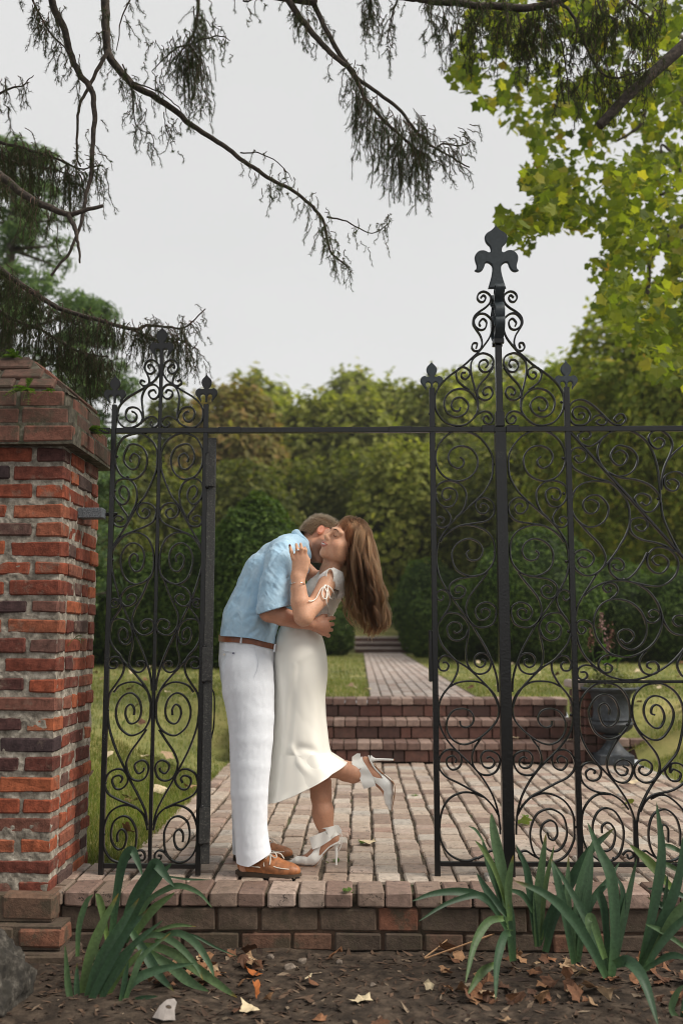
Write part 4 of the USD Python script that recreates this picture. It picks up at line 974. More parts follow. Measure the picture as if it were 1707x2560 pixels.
def hair(name, strands, w0, w1, mat, parent):
    pts = np.concatenate(strands); n = [len(s) for s in strands]
    c = UsdGeom.BasisCurves.Define(stage, numbered(ppath(parent) + '/' + name))
    c.CreateTypeAttr('linear'); c.CreatePointsAttr(Vt.Vec3fArray.FromNumpy(pts.astype(np.float32))); c.CreateCurveVertexCountsAttr(Vt.IntArray(n))
    w = np.concatenate([np.linspace(w0, w1, k) for k in n]).astype(np.float32)
    c.CreateWidthsAttr(Vt.FloatArray.FromNumpy(w)); c.SetWidthsInterpolation('vertex')
    UsdShade.MaterialBindingAPI.Apply(c.GetPrim()).Bind(mat)
    return tag(c, kind='stuff')

def Z1(x, y, Y): return at(500 + x / 3.0154, 1260 + y / 3.0154, Y)
def Z2(x, y, Y): return at(500 + x / 3.0154, 1540 + y / 3.0154, Y)
def H(x, y, Y): return at(640 + x / 6.03, 1330 + y / 6.03, Y)
def u1(r, Y=4.85): return r / 3.0154 / FPX * Y
def uH(r, Y=4.7): return r / 6.03 / FPX * Y

def head_frame(up, fwd):
    u = np.asarray(up, float); u /= np.linalg.norm(u); f = np.asarray(fwd, float); f -= u * (f @ u); f /= np.linalg.norm(f)
    return np.stack([np.cross(f, u), f, u], 1)           # columns: right, forward, up
def head(sc, C, R, female=True, ear=True):
    p = lambda x, y, z: C + R @ np.array([x, y, z])
    e = lambda c, r, k=.02, op=1, RR=None: sc.ell(p(*c), r, R if RR is None else R @ RR, k, op)
    e((0, -.014, .036), (.075, .095, .084), .03)
    e((0, .026, -.030), (.058, .066, .078), .03)
    e((0, .050, -.075), (.040, .040, .040), .03)
    e((0, .076, -.103), (.018, .016, .016), .025)
    for s in (-1, 1):
        e((s * .040, .055, -.042), (.026, .026, .026), .03)
        e((s * .031, .085, .003), (.015, .014, .011), .018, -1)
        e((s * .031, .076, .002), (.016, .013, .012), .006)
        sc.cone(p(s * .012, .088, .022), p(s * .044, .076, .022), .010, .008, .018)
        e((s * .010, .098, -.032), (.009, .010, .008), .008)
        e((s * .048, .020, -.078), (.018, .034, .022), .03)
        if ear:
            e((s * .076, -.010, -.010), (.008, .018, .031), .008, 1, Rot.from_euler('xz', [.2, s * .35]).as_matrix())
            e((s * .084, -.006, -.006), (.006, .010, .018), .006, -1, Rot.from_euler('xz', [.2, s * .35]).as_matrix())
    sc.cone(p(0, .088, .014), p(0, .110, -.026), .008, .0105, .012)
    e((0, .088, -.058), (.026, .016, .020), .012)
    return p

SKIN_M, SKIN_W = np.array([.50, .245, .155]), np.array([.55, .30, .19])

# ---------------------------------------------------------------- the man
YM = 4.89
man = thing('person', 'man in light blue shirt and white trousers leaning in to embrace the woman', 'person')
RM = head_frame((.52, .60, .58), (.80, -.15, -.52))
CM = at(720 + 492 / 6.03, 1270 + 318 / 6.03, 4.875) - RM @ np.array([.082, -.010, -.010])
s = Sculpt()
pm = head(s, CM, RM, False)
s.chain([(Z1(700, 390, 4.89), u1(95)), (Z1(835, 320, 4.93), u1(82)), (Z1(895, 270, 4.95), u1(75))], .03)
s.chain([(Z1(372, 985, YM), u1(165)), (Z1(400, 860, YM), u1(160)), (Z1(432, 766, YM), u1(155)), (Z1(528, 535, YM), u1(140)), (Z1(600, 440, YM), u1(115)), (Z1(690, 370, YM), u1(80))], .04, 1.3)
s.chain([(Z1(620, 430, 4.745), u1(78)), (Z1(572, 620, 4.72), u1(82)), (Z1(520, 815, 4.705), u1(66))], .04)
s.chain([(Z1(520, 818, 4.705), u1(66)), (Z1(620, 848, 4.71), u1(68)), (Z1(720, 878, 4.725), u1(58)), (Z1(830, 905, 4.745), u1(44))], .02)
# right hand spread over her back
s.cone(H(880, 1385, 4.755), H(1020, 1400, 4.775), uH(75), uH(95), .02, .55, (0.2, .98, 0))
s.cone(H(900, 1420, 4.76), H(1020, 1480, 4.785), uH(80), uH(90), .02, .55, (0.2, .98, 0))
for a, b, c, d in (((1040, 1320, 4.775), (1135, 1300, 4.785), (1172, 1296, 4.825), (1170, 1300, 4.87)), ((1060, 1395, 4.775), (1130, 1392, 4.785), (1156, 1392, 4.82), (1150, 1395, 4.87)),
                   ((1050, 1465, 4.78), (1110, 1472, 4.787), (1136, 1476, 4.82), (1125, 1480, 4.87)), ((1010, 1530, 4.787), (1070, 1550, 4.795), (1095, 1565, 4.825), (1080, 1575, 4.87))):
    s.chain([(H(*a), uH(34)), (H(*b), uH(30)), (H(*c), uH(27)), (H(*d), uH(23))], .006)
s.chain([(H(920, 1330, 4.755), uH(45)), (H(1000, 1275, 4.78), uH(34)), (H(1060, 1262, 4.81), uH(28))], .008)
# far arm, round her other side
s.chain([(Z1(640, 430, 5.04), u1(75)), (Z1(640, 650, 5.08), u1(72)), (Z1(720, 760, 5.10), u1(60)), (Z1(880, 790, 5.06), u1(45)), (Z1(960, 800, 5.01), u1(42))], .03)
# hips, legs, ankles, feet
s.chain([(Z2(362, 240, YM), u1(135)), (Z2(358, 330, YM), u1(130))], .03, 1.1)
s.chain([(Z2(362, 380, 4.81), u1(112)), (Z2(378, 900, 4.76), u1(95)), (Z2(372, 1300, 4.74), u1(80)), (Z2(345, 1800, 4.765), u1(52)), (Z2(345, 1900, 4.765), u1(48))], .04)
s.chain([(Z2(352, 380, 4.98), u1(112)), (Z2(362, 900, 5.02), u1(95)), (Z2(345, 1300, 5.05), u1(80)), (Z2(320, 1720, 5.07), u1(50)), (Z2(322, 1800, 5.07), u1(46))], .04)
body = s.mesh(.0042)
v = body.vertices; q = (v - CM) @ RM
col = np.tile(SKIN_M, (len(v), 1)) * (1 + .12 * (meshkit.fbm(v * 25, 3, 4) - .5))[:, None]
beard = sstep(-.030, -.050, q[:, 2] + .25 * np.minimum(q[:, 1], .02)) * sstep(-.16, -.10, q[:, 2]) * sstep(-.005, .02, q[:, 1]) * (np.linalg.norm(q, axis=1) < .19)
col = col * (1 - .62 * beard[:, None]) + np.array([.05, .03, .02]) * .5 * beard[:, None]
earm = (np.abs(q[:, 0]) > .072) & (np.abs(q[:, 2]) < .05) & (np.abs(q[:, 1]) < .04)
col[earm] *= [1.12, .82, .78]
obj('body', body, m_skin, man, smooth=True, col=col)
# scalp and short hair
s = Sculpt(); s.ell(pm(0, -.018, .040), (.0795, .0985, .090), RM, .01); s.ell(pm(0, -.055, -.015), (.062, .052, .062), RM, .03)
s.ell(pm(0, .03, .100), (.05, .06, .020), RM, .03)
cap = s.mesh(.005); q = (cap.vertices - CM) @ RM
hl = q[:, 2] - np.where(q[:, 1] > .045, .075, np.where(q[:, 1] > -.002, .030 + .6 * (q[:, 1]), np.where(q[:, 1] > -.03, .024, -.048 + .0 * q[:, 1])))
cap = clip_mesh(cap, hl)
hm = obj('hair', cap, m_hairbase_m, man, smooth=True)
r = np.random.default_rng(3); pts, fi = trimesh.sample.sample_surface(cap, 5200, seed=3)
nn = cap.face_normals[fi]; st = []
for p_, n_ in zip(pts, nn):
    ql = (p_ - CM) @ RM
    back = RM @ np.array([0.1 * r.normal(), (.9 if ql[1] > 0.02 else -.55) * (1 if ql[2] > .05 else .2), (.55 if ql[2] > .06 else -.75)])
    L_ = (.022 if ql[2] > .07 else .012 if ql[2] < .0 else .020) * r.uniform(.7, 1.2)
    d = n_ * (.55 if ql[2] > .06 else .25) + back * .7 + r.normal(size=3) * .16; d /= np.linalg.norm(d)
    d2 = d - n_ * .35; d2 /= np.linalg.norm(d2)
    a = p_ - n_ * .002; b = a + d * L_ * .5; st.append(np.stack([a, b, b + d2 * L_ * .5]))
hair('hair_strands', st, .0011, .0005, m_hair_m, man)
# shirt
s = Sculpt()
s.chain([(Z1(362, 992, YM), u1(203)), (Z1(382, 870, YM), u1(208)), (Z1(420, 766, YM), u1(194)), (Z1(512, 535, YM), u1(181)), (Z1(588, 432, YM), u1(152)), (Z1(655, 355, YM), u1(108))], .05, 1.25)
s.cone(Z1(640, 345, 4.80), Z1(720, 330, 4.87), u1(98), u1(95), .04)
s.cone(Z1(640, 345, 4.98), Z1(720, 330, 4.93), u1(98), u1(95), .04)
s.cone(Z1(612, 415, 4.76), Z1(600, 480, 4.77), u1(100), u1(90), .03)
s.chain([(Z1(640, 430, 5.05), u1(100)), (Z1(640, 620, 5.08), u1(100)), (Z1(690, 720, 5.10), u1(95))], .03)
torso = s.mesh(.0055)
s = Sculpt(); s.chain([(Z1(628, 372, 4.755), u1(96)), (Z1(606, 430, 4.735), u1(108)), (Z1(576, 600, 4.712), u1(113)), (Z1(556, 800, 4.700), u1(120))], .03)
slv_ = s.mesh(.0050); slv_ = clip_mesh(slv_, (slv_.vertices - Z1(560, 797, 4.7)) @ np.array([-.28, 0, .95]))
shirt = join([torso, slv_])
zb = Z1(370, 1010, YM)[2]
ax = Rot.from_euler('y', 28, degrees=True).as_matrix()          # folds run along the leaning back
fold(shirt, .0055, (26, 9, 5), 5, ax)
fold(shirt, .0028, (40, 30, 14), 8, Rot.from_euler('y', -38, degrees=True).as_matrix())
# a deep crease along the armhole and drag lines above the belt
def crease(m, pts, depth, width):
    v = np.array(m.vertices); n = vnormals(m); P = cat_rom(pts, 8)
    a, b = P[:-1], P[1:]; d = np.full(len(v), 9.)
    for i in range(len(a)):
        ba = b[i] - a[i]; t = np.clip((v - a[i]) @ ba / max(ba @ ba, 1e-9), 0, 1); d = np.minimum(d, np.linalg.norm(v - a[i] - t[:, None] * ba, axis=1))
    m.vertices = v - n * (depth * np.exp(-(d / width) ** 2))[:, None]
I = lambda x, y, Y: at(540 + x / 6.533, 1300 + y / 6.533, Y)
for pts, dp, wd in (([(870, 520, 4.70), (800, 680, 4.72), (745, 950, 4.72), (670, 1230, 4.72)], .012, .010), ([(560, 1150, 4.74), (470, 1420, 4.73), (330, 1600, 4.74)], .008, .010), ([(390, 1540, 4.73), (280, 1620, 4.74), (260, 1780, 4.75)], .007, .007),
                    ([(680, 1540, 4.72), (480, 1610, 4.72), (300, 1800, 4.74)], .006, .008), ([(960, 1680, 4.74), (700, 1780, 4.73), (520, 1880, 4.73)], .007, .009), ([(1000, 1720, 4.77), (820, 1830, 4.75), (700, 1900, 4.74)], .006, .008),
                    ([(1180, 940, 4.66), (960, 1080, 4.64), (760, 1260, 4.64)], .004, .008), ([(1110, 460, 4.69), (950, 620, 4.66), (820, 820, 4.66)], .004, .008), ([(700, 600, 4.74), (560, 900, 4.76), (330, 1300, 4.76)], .005, .012), ([(830, 490, 4.74), (640, 800, 4.74), (540, 1180, 4.74)], .004, .010)):
    crease(shirt, [I(*p) for p in pts], dp, wd)
belt_line = lambda x: np.interp(x, [Z1(150, 0, YM)[0], Z1(300, 0, YM)[0], Z1(430, 0, YM)[0], Z1(570, 0, YM)[0]], [Z1(0, 990, YM)[2], Z1(0, 996, YM)[2], Z1(0, 1010, YM)[2], Z1(0, 1050, YM)[2]])
v = shirt.vertices; shirt = clip_mesh(shirt, v[:, 2] - belt_line(v[:, 0]) + .003)
obj('shirt', shirt, m_chambray, man, smooth=True)
# rolled cuff: a doubled band round the sleeve's end
ca, cb = Z1(566, 722, 4.708), Z1(557, 785, 4.700)
s = Sculpt(); s.cone(ca, cb, u1(117), u1(124), .01); s.cut(Z1(559, 797, 4.7), (.28, 0, -.95), .004); s.cut(Z1(566, 718, 4.7), (-.28, 0, .95), .004)
cuff = s.mesh(.0045); fold(cuff, .003, (18, 18, 60), 12, Rot.from_euler('y', 16, degrees=True).as_matrix()); obj('cuff', cuff, m_chambray, man, smooth=True)
# collar
s = Sculpt()
s.chain([(Z1(712, 228, 4.855), u1(24)), (Z1(770, 270, 4.845), u1(30)), (Z1(812, 380, 4.838), u1(28))], .01, .35)
s.chain([(Z1(732, 212, 4.86), u1(20)), (Z1(792, 290, 4.85), u1(28)), (Z1(828, 405, 4.84), u1(15))], .01, .35)
s.chain([(Z1(722, 215, 4.86), u1(22)), (Z1(716, 222, 4.95), u1(26)), (Z1(735, 230, 5.0), u1(24))], .012)
s.chain([(Z1(805, 430, 4.83), u1(20)), (Z1(800, 500, 4.82), u1(24)), (Z1(770, 560, 4.80), u1(16))], .01, .4)
col_ = s.mesh(.004); obj('collar', col_, m_chambray, man, smooth=True)
# trousers
s = Sculpt()
s.chain([(Z2(352, 215, YM), u1(203)), (Z2(352, 330, YM), u1(206)), (Z2(354, 430, YM), u1(200))], .05, 1.12)
s.chain([(Z2(358, 430, 4.80), u1(190)), (Z2(364, 560, 4.79), u1(188)), (Z2(384, 760, 4.775), u1(167)), (Z2(386, 930, 4.765), u1(155)), (Z2(380, 1120, 4.755), u1(143)), (Z2(372, 1330, 4.75), u1(132)), (Z2(382, 1600, 4.75), u1(116)), (Z2(402, 1790, 4.752), u1(121)), (Z2(412, 1900, 4.752), u1(128))], .03, .86)
s.chain([(Z2(354, 430, 5.0), u1(190)), (Z2(372, 760, 5.02), u1(158)), (Z2(360, 1120, 5.04), u1(132)), (Z2(350, 1500, 5.06), u1(108)), (Z2(352, 1720, 5.07), u1(106)), (Z2(358, 1850, 5.07), u1(110))], .03, .86)
tr = s.mesh(.0058)
fold(tr, .0012, (14, 14, 1.0), 21); fold(tr, .0012, (40, 40, 14), 22, Rot.from_euler('y', 30, degrees=True).as_matrix())
for pts, dp, wd in (([(405, 430, 4.68), (412, 800, 4.65), (398, 1200, 4.65), (370, 1600, 4.66), (375, 1700, 4.66), (410, 1880, 4.66)], -.006, .010), ([(545, 740, 4.70), (450, 745, 4.66), (380, 720, 4.66)], .003, .008), ([(290, 1000, 4.66), (300, 1250, 4.66), (290, 1420, 4.66)], .006, .010), ([(270, 1600, 4.67), (330, 1660, 4.66), (350, 1760, 4.65)], .006, .009), ([(455, 1640, 4.68), (420, 1740, 4.67)], .003, .008), ([(170, 260, 4.72), (250, 300, 4.70)], .002, .006)):
    crease(tr, [Z2(*p) for p in pts], dp, wd)
v = tr.vertices; near_ = v[:, 1] < 4.90
hem = np.where(near_, np.interp(v[:, 0], [Z2(280, 0, 4.75)[0], Z2(400, 0, 4.75)[0], Z2(540, 0, 4.75)[0]], [Z2(0, 1868, 4.72)[2], Z2(0, 1880, 4.72)[2], Z2(0, 1800, 4.72)[2]]), Z2(0, 1790, 5.07)[2])
top = belt_line(v[:, 0]) - .024
tr = clip_mesh(tr, np.minimum(v[:, 2] - hem, top - v[:, 2]))
obj('trousers', tr, m_linen, man, smooth=True)
# belt, belt loops, pocket and its button
s = Sculpt(); s.chain([(Z1(352, 950, YM), u1(209)), (Z1(352, 1100, YM), u1(213))], .01, 1.12)
bt = s.mesh(.004); v = bt.vertices; dz = v[:, 2] - belt_line(v[:, 0]); 
bt = clip_mesh(bt, np.minimum(.002 - dz, dz + .030)); obj('belt', bt, m_belt, man, smooth=True)
for x, y0, y1 in ((296, 985, 1052), (543, 1058, 1120)):
    pa, pb = Z1(x + 5, y0, 4.66), Z1(x - 4, y1, 4.66)
    # find the belt's surface under the loop
    i = np.argmin(np.linalg.norm((bt.vertices - (pa + pb) / 2)[:, [0, 2]], axis=1) + 2 * np.maximum(bt.vertices[:, 1] - 4.80, 0)); yy = bt.vertices[i, 1] - .004
    pa[1] = pb[1] = yy; obj('belt_loop', tube(np.linspace(pa, pb, 5), .0045, 6), m_linen, man, smooth=40)
def on_mesh(m, x, z, off=.001):
    v = m.vertices; d = np.hypot(v[:, 0] - x, v[:, 2] - z); g = d < .012
    if not g.any(): return np.array([x, 4.72, z])
    return np.array([x, v[g][:, 1].min() - off, z])
pk = [on_mesh(tr, *Z2(x, y, 4.68)[[0, 2]]) for x, y in ((148, 258), (200, 268), (255, 275))]
obj('back_pocket', tube(cat_rom(pk, 4), .0016, 5), m_linen, man); bp = on_mesh(tr, *Z2(167, 293, 4.69)[[0, 2]], .002); b_ = trimesh.creation.cylinder(.006, .003, sections=12); b_.apply_transform(trimesh.transformations.rotation_matrix(PI / 2, (1, 0, 0))); b_.apply_translation(bp); obj('button', b_, m_lacecord, man)
tagp = on_mesh(tr, *Z2(240, 282, 4.68)[[0, 2]], .002); obj('pocket_tag', box(tagp, (.010, .002, .005)), plain('navy_tag', (.02, .03, .10)), man)
pk = [on_mesh(tr, *Z2(x, y, 4.68)[[0, 2]]) for x, y in ((405, 235), (432, 330), (432, 400), (410, 455))]
obj('front_pocket', tube(cat_rom(pk, 5), .0018, 5), m_linen, man)
# boat shoes
import shapely.geometry as sg
def boat_shoe(heel, toe):
    d = toe - heel; L_ = np.linalg.norm(d[:2]); a = math.atan2(d[1], d[0]); k = L_ / .305
    T = np.eye(4); T[:3, :3] = Rot.from_euler('z', a).as_matrix() * k; T[:3, 3] = (heel[0], heel[1], .0)
    P = cat_rom([(0, .0), (.004, .026), (.05, .036), (.12, .036), (.20, .048), (.26, .043), (.295, .020), (.305, 0), (.295, -.022), (.26, -.044), (.20, -.047), (.12, -.037), (.05, -.036), (.004, -.026), (0, 0)], 4)
    so = trimesh.creation.extrude_polygon(sg.Polygon(P).buffer(0), .020, engine='earcut'); v = np.array(so.vertices); v[:, 2] += .010 * sstep(.22, .305, v[:, 0]) * (v[:, 2] < .012); so.vertices = v; so.apply_transform(T)
    s_ = Sculpt(); s_.ell((.055, 0, .045), (.053, .036, .048), k=.03); s_.ell((.12, 0, .045), (.08, .038, .044), k=.03); s_.ell((.205, 0, .030), (.095, .047, .040), k=.03); s_.ell((.17, 0, .055), (.06, .034, .030), Rot.from_euler('y', 25, degrees=True).as_matrix(), .03)
    s_.cut((0, 0, .016), (0, 0, -1)); s_.ell((.065, 0, .105), (.075, .030, .045), k=.01, op=-1)
    up_ = s_.mesh(.004); up_.apply_transform(T)
    sh = obj('boat_shoe', up_, m_tan, man, smooth=True); obj('sole', so, m_sole, sh)
    seam = cat_rom([(.155, -.030, .063), (.20, -.045, .050), (.255, -.036, .043), (.283, 0, .040), (.255, .036, .043), (.20, .045, .050), (.155, .030, .063)], 5)
    t_ = tube(seam, .0022, 5); t_.apply_transform(T); obj('seam', t_, m_lacecord, sh)
    for pts in ([(.06, -.041, .052), (.09, -.043, .047), (.125, -.043, .044)], [(.130, -.040, .050), (.150, -.026, .085), (.160, -.006, .100)], [(.158, -.006, .100), (.185, -.020, .108), (.200, -.032, .092), (.185, -.030, .088), (.160, -.010, .098)],
                [(.158, -.006, .100), (.170, -.030, .085), (.172, -.046, .060)], [(.160, .0, .100), (.20, .01, .098), (.225, -.004, .080)], [(.150, -.028, .086), (.142, -.040, .062), (.146, -.044, .05)]):
        t_ = tube(cat_rom(pts, 4), .0026, 5); t_.apply_transform(T); obj('shoelace', t_, m_lacecord, sh)
h0 = at(570 + 172 / 7.84, 2180, 4.775); t0 = at(570 + 1440 / 7.84, 2180, 4.70)
boat_shoe(np.array([h0[0], 4.785, 0]), np.array([t0[0], 4.705, 0]))
h0 = at(570 + 100 / 7.84, 2140, 5.08); t0 = at(570 + 1290 / 7.84, 2140, 5.10)
boat_shoe(np.array([h0[0], 5.09, 0]), np.array([t0[0], 5.10, 0]))

# ---------------------------------------------------------------- the woman
YW = 4.92
woman = thing('person', 'woman in ivory satin dress with long brown hair, one heel kicked up', 'person')
up_, f0 = np.array([.50, 0, .866]), np.array([-.866, 0, .50]); ph = math.radians(33)
RW = head_frame(up_, f0 * math.cos(ph) + np.array([0, -1, 0]) * math.sin(ph))
YH = 4.80
CW = at(720 + 553 / 6.03, 1270 + 418 / 6.03, YH - .06) - RW @ np.array([0, .118, -.027])
K = lambda x, y: np.array([(x - 185) * .000254, 0, (1045 - y) * .000254])       # the shoe's own plane: toe at the origin, heel towards +x
def foot(T, off=0.0, sc=None):
    s_ = sc or Sculpt(); g = lambda x, y, dy=0: (T @ np.append(K(x, y) + [0, dy, 0], 1))[:3]; u = .000254
    n = T[:3, 1]
    s_.chain([(g(215, 985), 14 * u + off), (g(330, 955), 52 * u + off), (g(500, 935), 92 * u + off), (g(640, 880), 112 * u + off)], .015, 1.15, n)
    s_.chain([(g(640, 880), 112 * u + off), (g(760, 690), 125 * u + off), (g(880, 500), 130 * u + off)], .02, .9, n)
    s_.chain([(g(640, 920), 90 * u + off), (g(850, 690), 95 * u + off), (g(1030, 540), 85 * u + off)], .02, .9, n)
    s_.chain([(g(1040, 520), 85 * u + off), (g(960, 420), 115 * u + off), (g(850, 300), 150 * u + off), (g(840, 160), 150 * u + off)], .02, .85, n)
    return s_
toeS = on(700 + 185 / 7.84, 2030 + 1045 / 7.84, 0.0)
TS = np.eye(4); TS[:3, 3] = toeS; TS[:3, :3] = Rot.from_euler('z', -4, degrees=True).as_matrix()
N_ = lambda x, y, Y: at(860 + x / 11.2, 1870 + y / 11.2, Y)
TR = np.eye(4); TR[:3, :3] = Rot.from_euler('y', -89, degrees=True).as_matrix() * 1.06; TR[:3, 3] = N_(1290, 1770, 4.93) - TR[:3, :3] @ K(185, 985)
s = Sculpt()
pw = head(s, CW, RW, True, False)
# neck and trunk (inside the dress)
s.chain([(pw(0, -.020, -.050), .048), (Z1(1005, 425, 4.86), .050), (Z1(1015, 490, 4.90), .056)], .03)
s.chain([(Z1(985, 520, YW), u1(70)), (Z1(960, 620, YW), u1(112)), (Z1(880, 790, YW), u1(108)), (Z1(790, 930, YW), u1(112)), (Z2(762, 260, YW), u1(155))], .05, 1.2)
s.cone(Z1(1000, 525, 4.80), Z1(1000, 525, 5.04), u1(62), u1(62), .05)
# near arm
s.chain([(H(1105, 700, 4.775), uH(140)), (H(960, 1000, 4.71), uH(138)), (H(735, 1280, 4.635), uH(112))], .02)
s.chain([(H(705, 1285, 4.632), uH(128)), (H(662, 1060, 4.635), uH(140)), (H(640, 860, 4.640), uH(116)), (H(632, 700, 4.642), uH(94))], .03, .85)
# hand on his shoulder
s.cone(H(635, 640, 4.642), H(655, 420, 4.645), uH(96), uH(118), .03, .42)
s.cone(H(700, 560, 4.645), H(705, 400, 4.648), uH(75), uH(75), .03, .45)
for pts in ([(555, 400, 4.640), (528, 290, 4.638), (508, 205, 4.642)], [(612, 370, 4.640), (620, 262, 4.632), (606, 185, 4.645)], [(682, 360, 4.640), (688, 255, 4.632), (672, 178, 4.648)], [(742, 380, 4.645), (745, 275, 4.640), (735, 235, 4.655)]):
    s.chain([(H(*p), uH(r_)) for p, r_ in zip(pts, (31, 27, 21))], .005)
s.chain([(H(740, 560, 4.650), uH(48)), (H(782, 470, 4.660), uH(34)), (H(792, 405, 4.668), uH(26))], .01)
# far arm round his back
s.chain([(Z1(1000, 560, 5.06), u1(68)), (Z1(860, 560, 5.12), u1(62)), (Z1(740, 420, 5.13), u1(50)), (Z1(640, 330, 5.10), u1(38))], .03)
# legs: standing (far) and kicked up (near)
s.chain([(Z2(770, 350, 4.99), u1(120)), (Z2(815, 900, 4.99), u1(98)), (Z2(868, 1110, 4.98), u1(80)), (Z2(905, 1260, 4.975), u1(84)), (Z2(913, 1360, 4.972), u1(80)), (Z2(922, 1500, 4.97), u1(64))], .03)
a_ = (TS @ np.append(K(835, 60), 1))[:3]
s.cone(Z2(922, 1500, 4.97), a_, u1(64), .040, .03); s.cone(a_, (TS @ np.append(K(845, 220), 1))[:3], .040, .037, .03)
s.chain([(Z2(760, 350, 4.86), u1(120)), (Z2(790, 900, 4.87), u1(98)), (Z2(830, 1085, 4.88), u1(80)), (Z2(1000, 1140, 4.90), u1(78)), (N_(0, 625, 4.915), .0445), (N_(250, 700, 4.92), .0430)], .03)
a_ = (TR @ np.append(K(845, 230), 1))[:3]
s.cone(N_(250, 700, 4.92), a_, .0430, .036, .03)
foot(TS, -.0012, s); foot(TR, -.0012, s)
body = s.mesh(.0042)
v = body.vertices; q = (v - CW) @ RW
col = np.tile(SKIN_W, (len(v), 1)) * (1 + .10 * (meshkit.fbm(v * 25, 3, 9) - .5))[:, None]
def dab(c, r, tone, k):
    global col
    w = np.exp(-(((q - np.asarray(c)) / np.asarray(r)) ** 2).sum(1)) * k
    col = col * (1 - w[:, None]) + np.asarray(tone) * w[:, None]
for sx_ in (-1, 1): dab((sx_ * .046, .066, -.035), (.022, .03, .020), (.52, .20, .13), .45)
dab((0, .108, -.058), (.017, .02, .0055), (.42, .12, .11), .9); dab((0, .104, -.071), (.014, .02, .005), (.46, .14, .12), .9)
legs = v[:, 2] < .75; col[legs] *= [.86, .80, .78]
obj('body', body, m_skin, woman, smooth=True, col=col)
def onface(x, z, off=.0012):
    g = (np.hypot(q[:, 0] - x, q[:, 2] - z) < .006) & (q[:, 1] > .02)
    y = q[g][:, 1].max() if g.any() else .09
    return CW + RW @ np.array([x, y + off, z])
for sx_ in (-1, 1):
    obj('eyebrow', tube([onface(sx_ * x, z) for x, z in ((.014, .020), (.024, .025), (.036, .025), (.047, .017))], [.0016, .0024, .0022, .001], 5), m_brow, woman)
    obj('eyelash', tube([onface(sx_ * x, z) for x, z in ((.018, -.002), (.025, -.0055), (.034, -.0065), (.042, -.004), (.047, -.001))], [.0009, .0015, .0018, .0016, .0008], 5), m_brow, woman)
obj('lips', tube([onface(x, z, .0005) for x, z in ((-.028, -.056), (-.016, -.0585), (-.005, -.0555), (0, -.057), (.005, -.0555), (.016, -.0585), (.028, -.056))], [.0012, .0028, .0036, .0032, .0036, .0028, .0012], 6), m_lip, woman, smooth=True)
obj('lower_lip', tube([onface(x, z, .0006) for x, z in ((-.026, -.058), (-.015, -.0685), (0, -.0725), (.015, -.0685), (.026, -.058))], [.0012, .0034, .0044, .0034, .0012], 6), m_lip, woman, smooth=True)
obj('teeth', tube([onface(x, z, .0004) for x, z in ((-.021, -.0595), (-.010, -.0635), (0, -.0645), (.010, -.0635), (.021, -.0595))], [.001, .0026, .0030, .0026, .001], 6), m_tooth, woman)
for p_, d_ in (((508, 200), 0),):
    e_ = trimesh.creation.icosphere(2, 1); e_.apply_scale((.0045, .003, .006)); e_.apply_translation(H(p_[0], p_[1], 4.633)); obj('nail', e_, m_nail, woman, smooth=True)
# ring and open bangle
rg = trimesh.creation.torus(.0098, .0012); rg.apply_transform(trimesh.transformations.rotation_matrix(.15, (0, 1, 0))); rg.apply_translation(H(617, 285, 4.634)); ring_ = obj('ring', rg, m_silver, woman, smooth=True)
st_ = trimesh.creation.icosphere(1, .0045); st_.apply_translation(H(632, 268, 4.622)); obj('stone', st_, plain('clear_stone', (.9, .92, .95), .05, .9), ring_)
for pts in ([(512, 800, 4.645), (530, 778, 4.622), (560, 768, 4.609), (590, 766, 4.605)], [(668, 766, 4.603), (700, 770, 4.608), (728, 782, 4.622), (740, 800, 4.645)]):
    obj('bangle', tube(cat_rom([H(*p) for p in pts], 4), .0022, 6), m_silver, woman, smooth=True)

# bodice
s = Sculpt()
s.chain([(Z1(985, 545, YW), u1(98)), (Z1(952, 650, YW), u1(134)), (Z1(895, 780, YW), u1(124)), (Z1(820, 880, YW), u1(118)), (Z1(760, 960, YW), u1(140))], .05, 1.22)
s.ell(Z1(868, 640, 4.86), (u1(72), u1(75), u1(72)), k=.04); s.ell(Z1(868, 640, 5.00), (u1(72), u1(75), u1(72)), k=.04)
s.ell(Z1(1015, 480, 4.89), (u1(85), .09, u1(60)), Rot.from_euler('y', 0).as_matrix(), .02, -1)
bod = s.mesh(.005); fold(bod, .0035, (20, 14, 34), 31, Rot.from_euler('y', 35, degrees=True).as_matrix())
# open the neck
v = bod.vertices; nl = Z1(1000, 500, YW)
dd = (v - nl) @ np.array([.25, 0, .97]); bod = clip_mesh(bod, .012 - dd)
obj('bodice', bod, m_satin, woman, smooth=True)
# lace cap sleeve with a keyhole over the shoulder
s = Sculpt(); s.ell(H(1115, 690, 4.79), (uH(212), uH(190), uH(215)), Rot.from_euler('y', 25, degrees=True).as_matrix(), .02); s.cone(H(1130, 660, 4.80), H(1240, 900, 4.85), uH(185), uH(110), .03)
s.cut(H(1080, 800, 4.75), (-.38, 0, -.92), .006) if False else None
cap = s.mesh(.004); v = np.array(cap.vertices)
P2 = np.array([H(x, y, 4.72)[[0, 2]] for x, y in ((1165, 530), (1060, 570), (960, 640), (905, 745), (960, 765), (1000, 790), (1050, 795), (1110, 825), (1180, 850), (1250, 875), (1205, 990), (1250, 1050), (1310, 1045), (1345, 780), (1300, 600))])
key = np.array([H(1115 + 58 * math.cos(a), 675 + 122 * math.sin(a), 4.72)[[0, 2]] for a in np.linspace(0, 2 * PI, 24)])
from shapely import contains_xy
inn = np.minimum(np.minimum(poly_val(sg.Polygon(P2).buffer(0), v[:, 0], v[:, 2]), -poly_val(sg.Polygon(key), v[:, 0], v[:, 2])), 4.90 - v[:, 1])
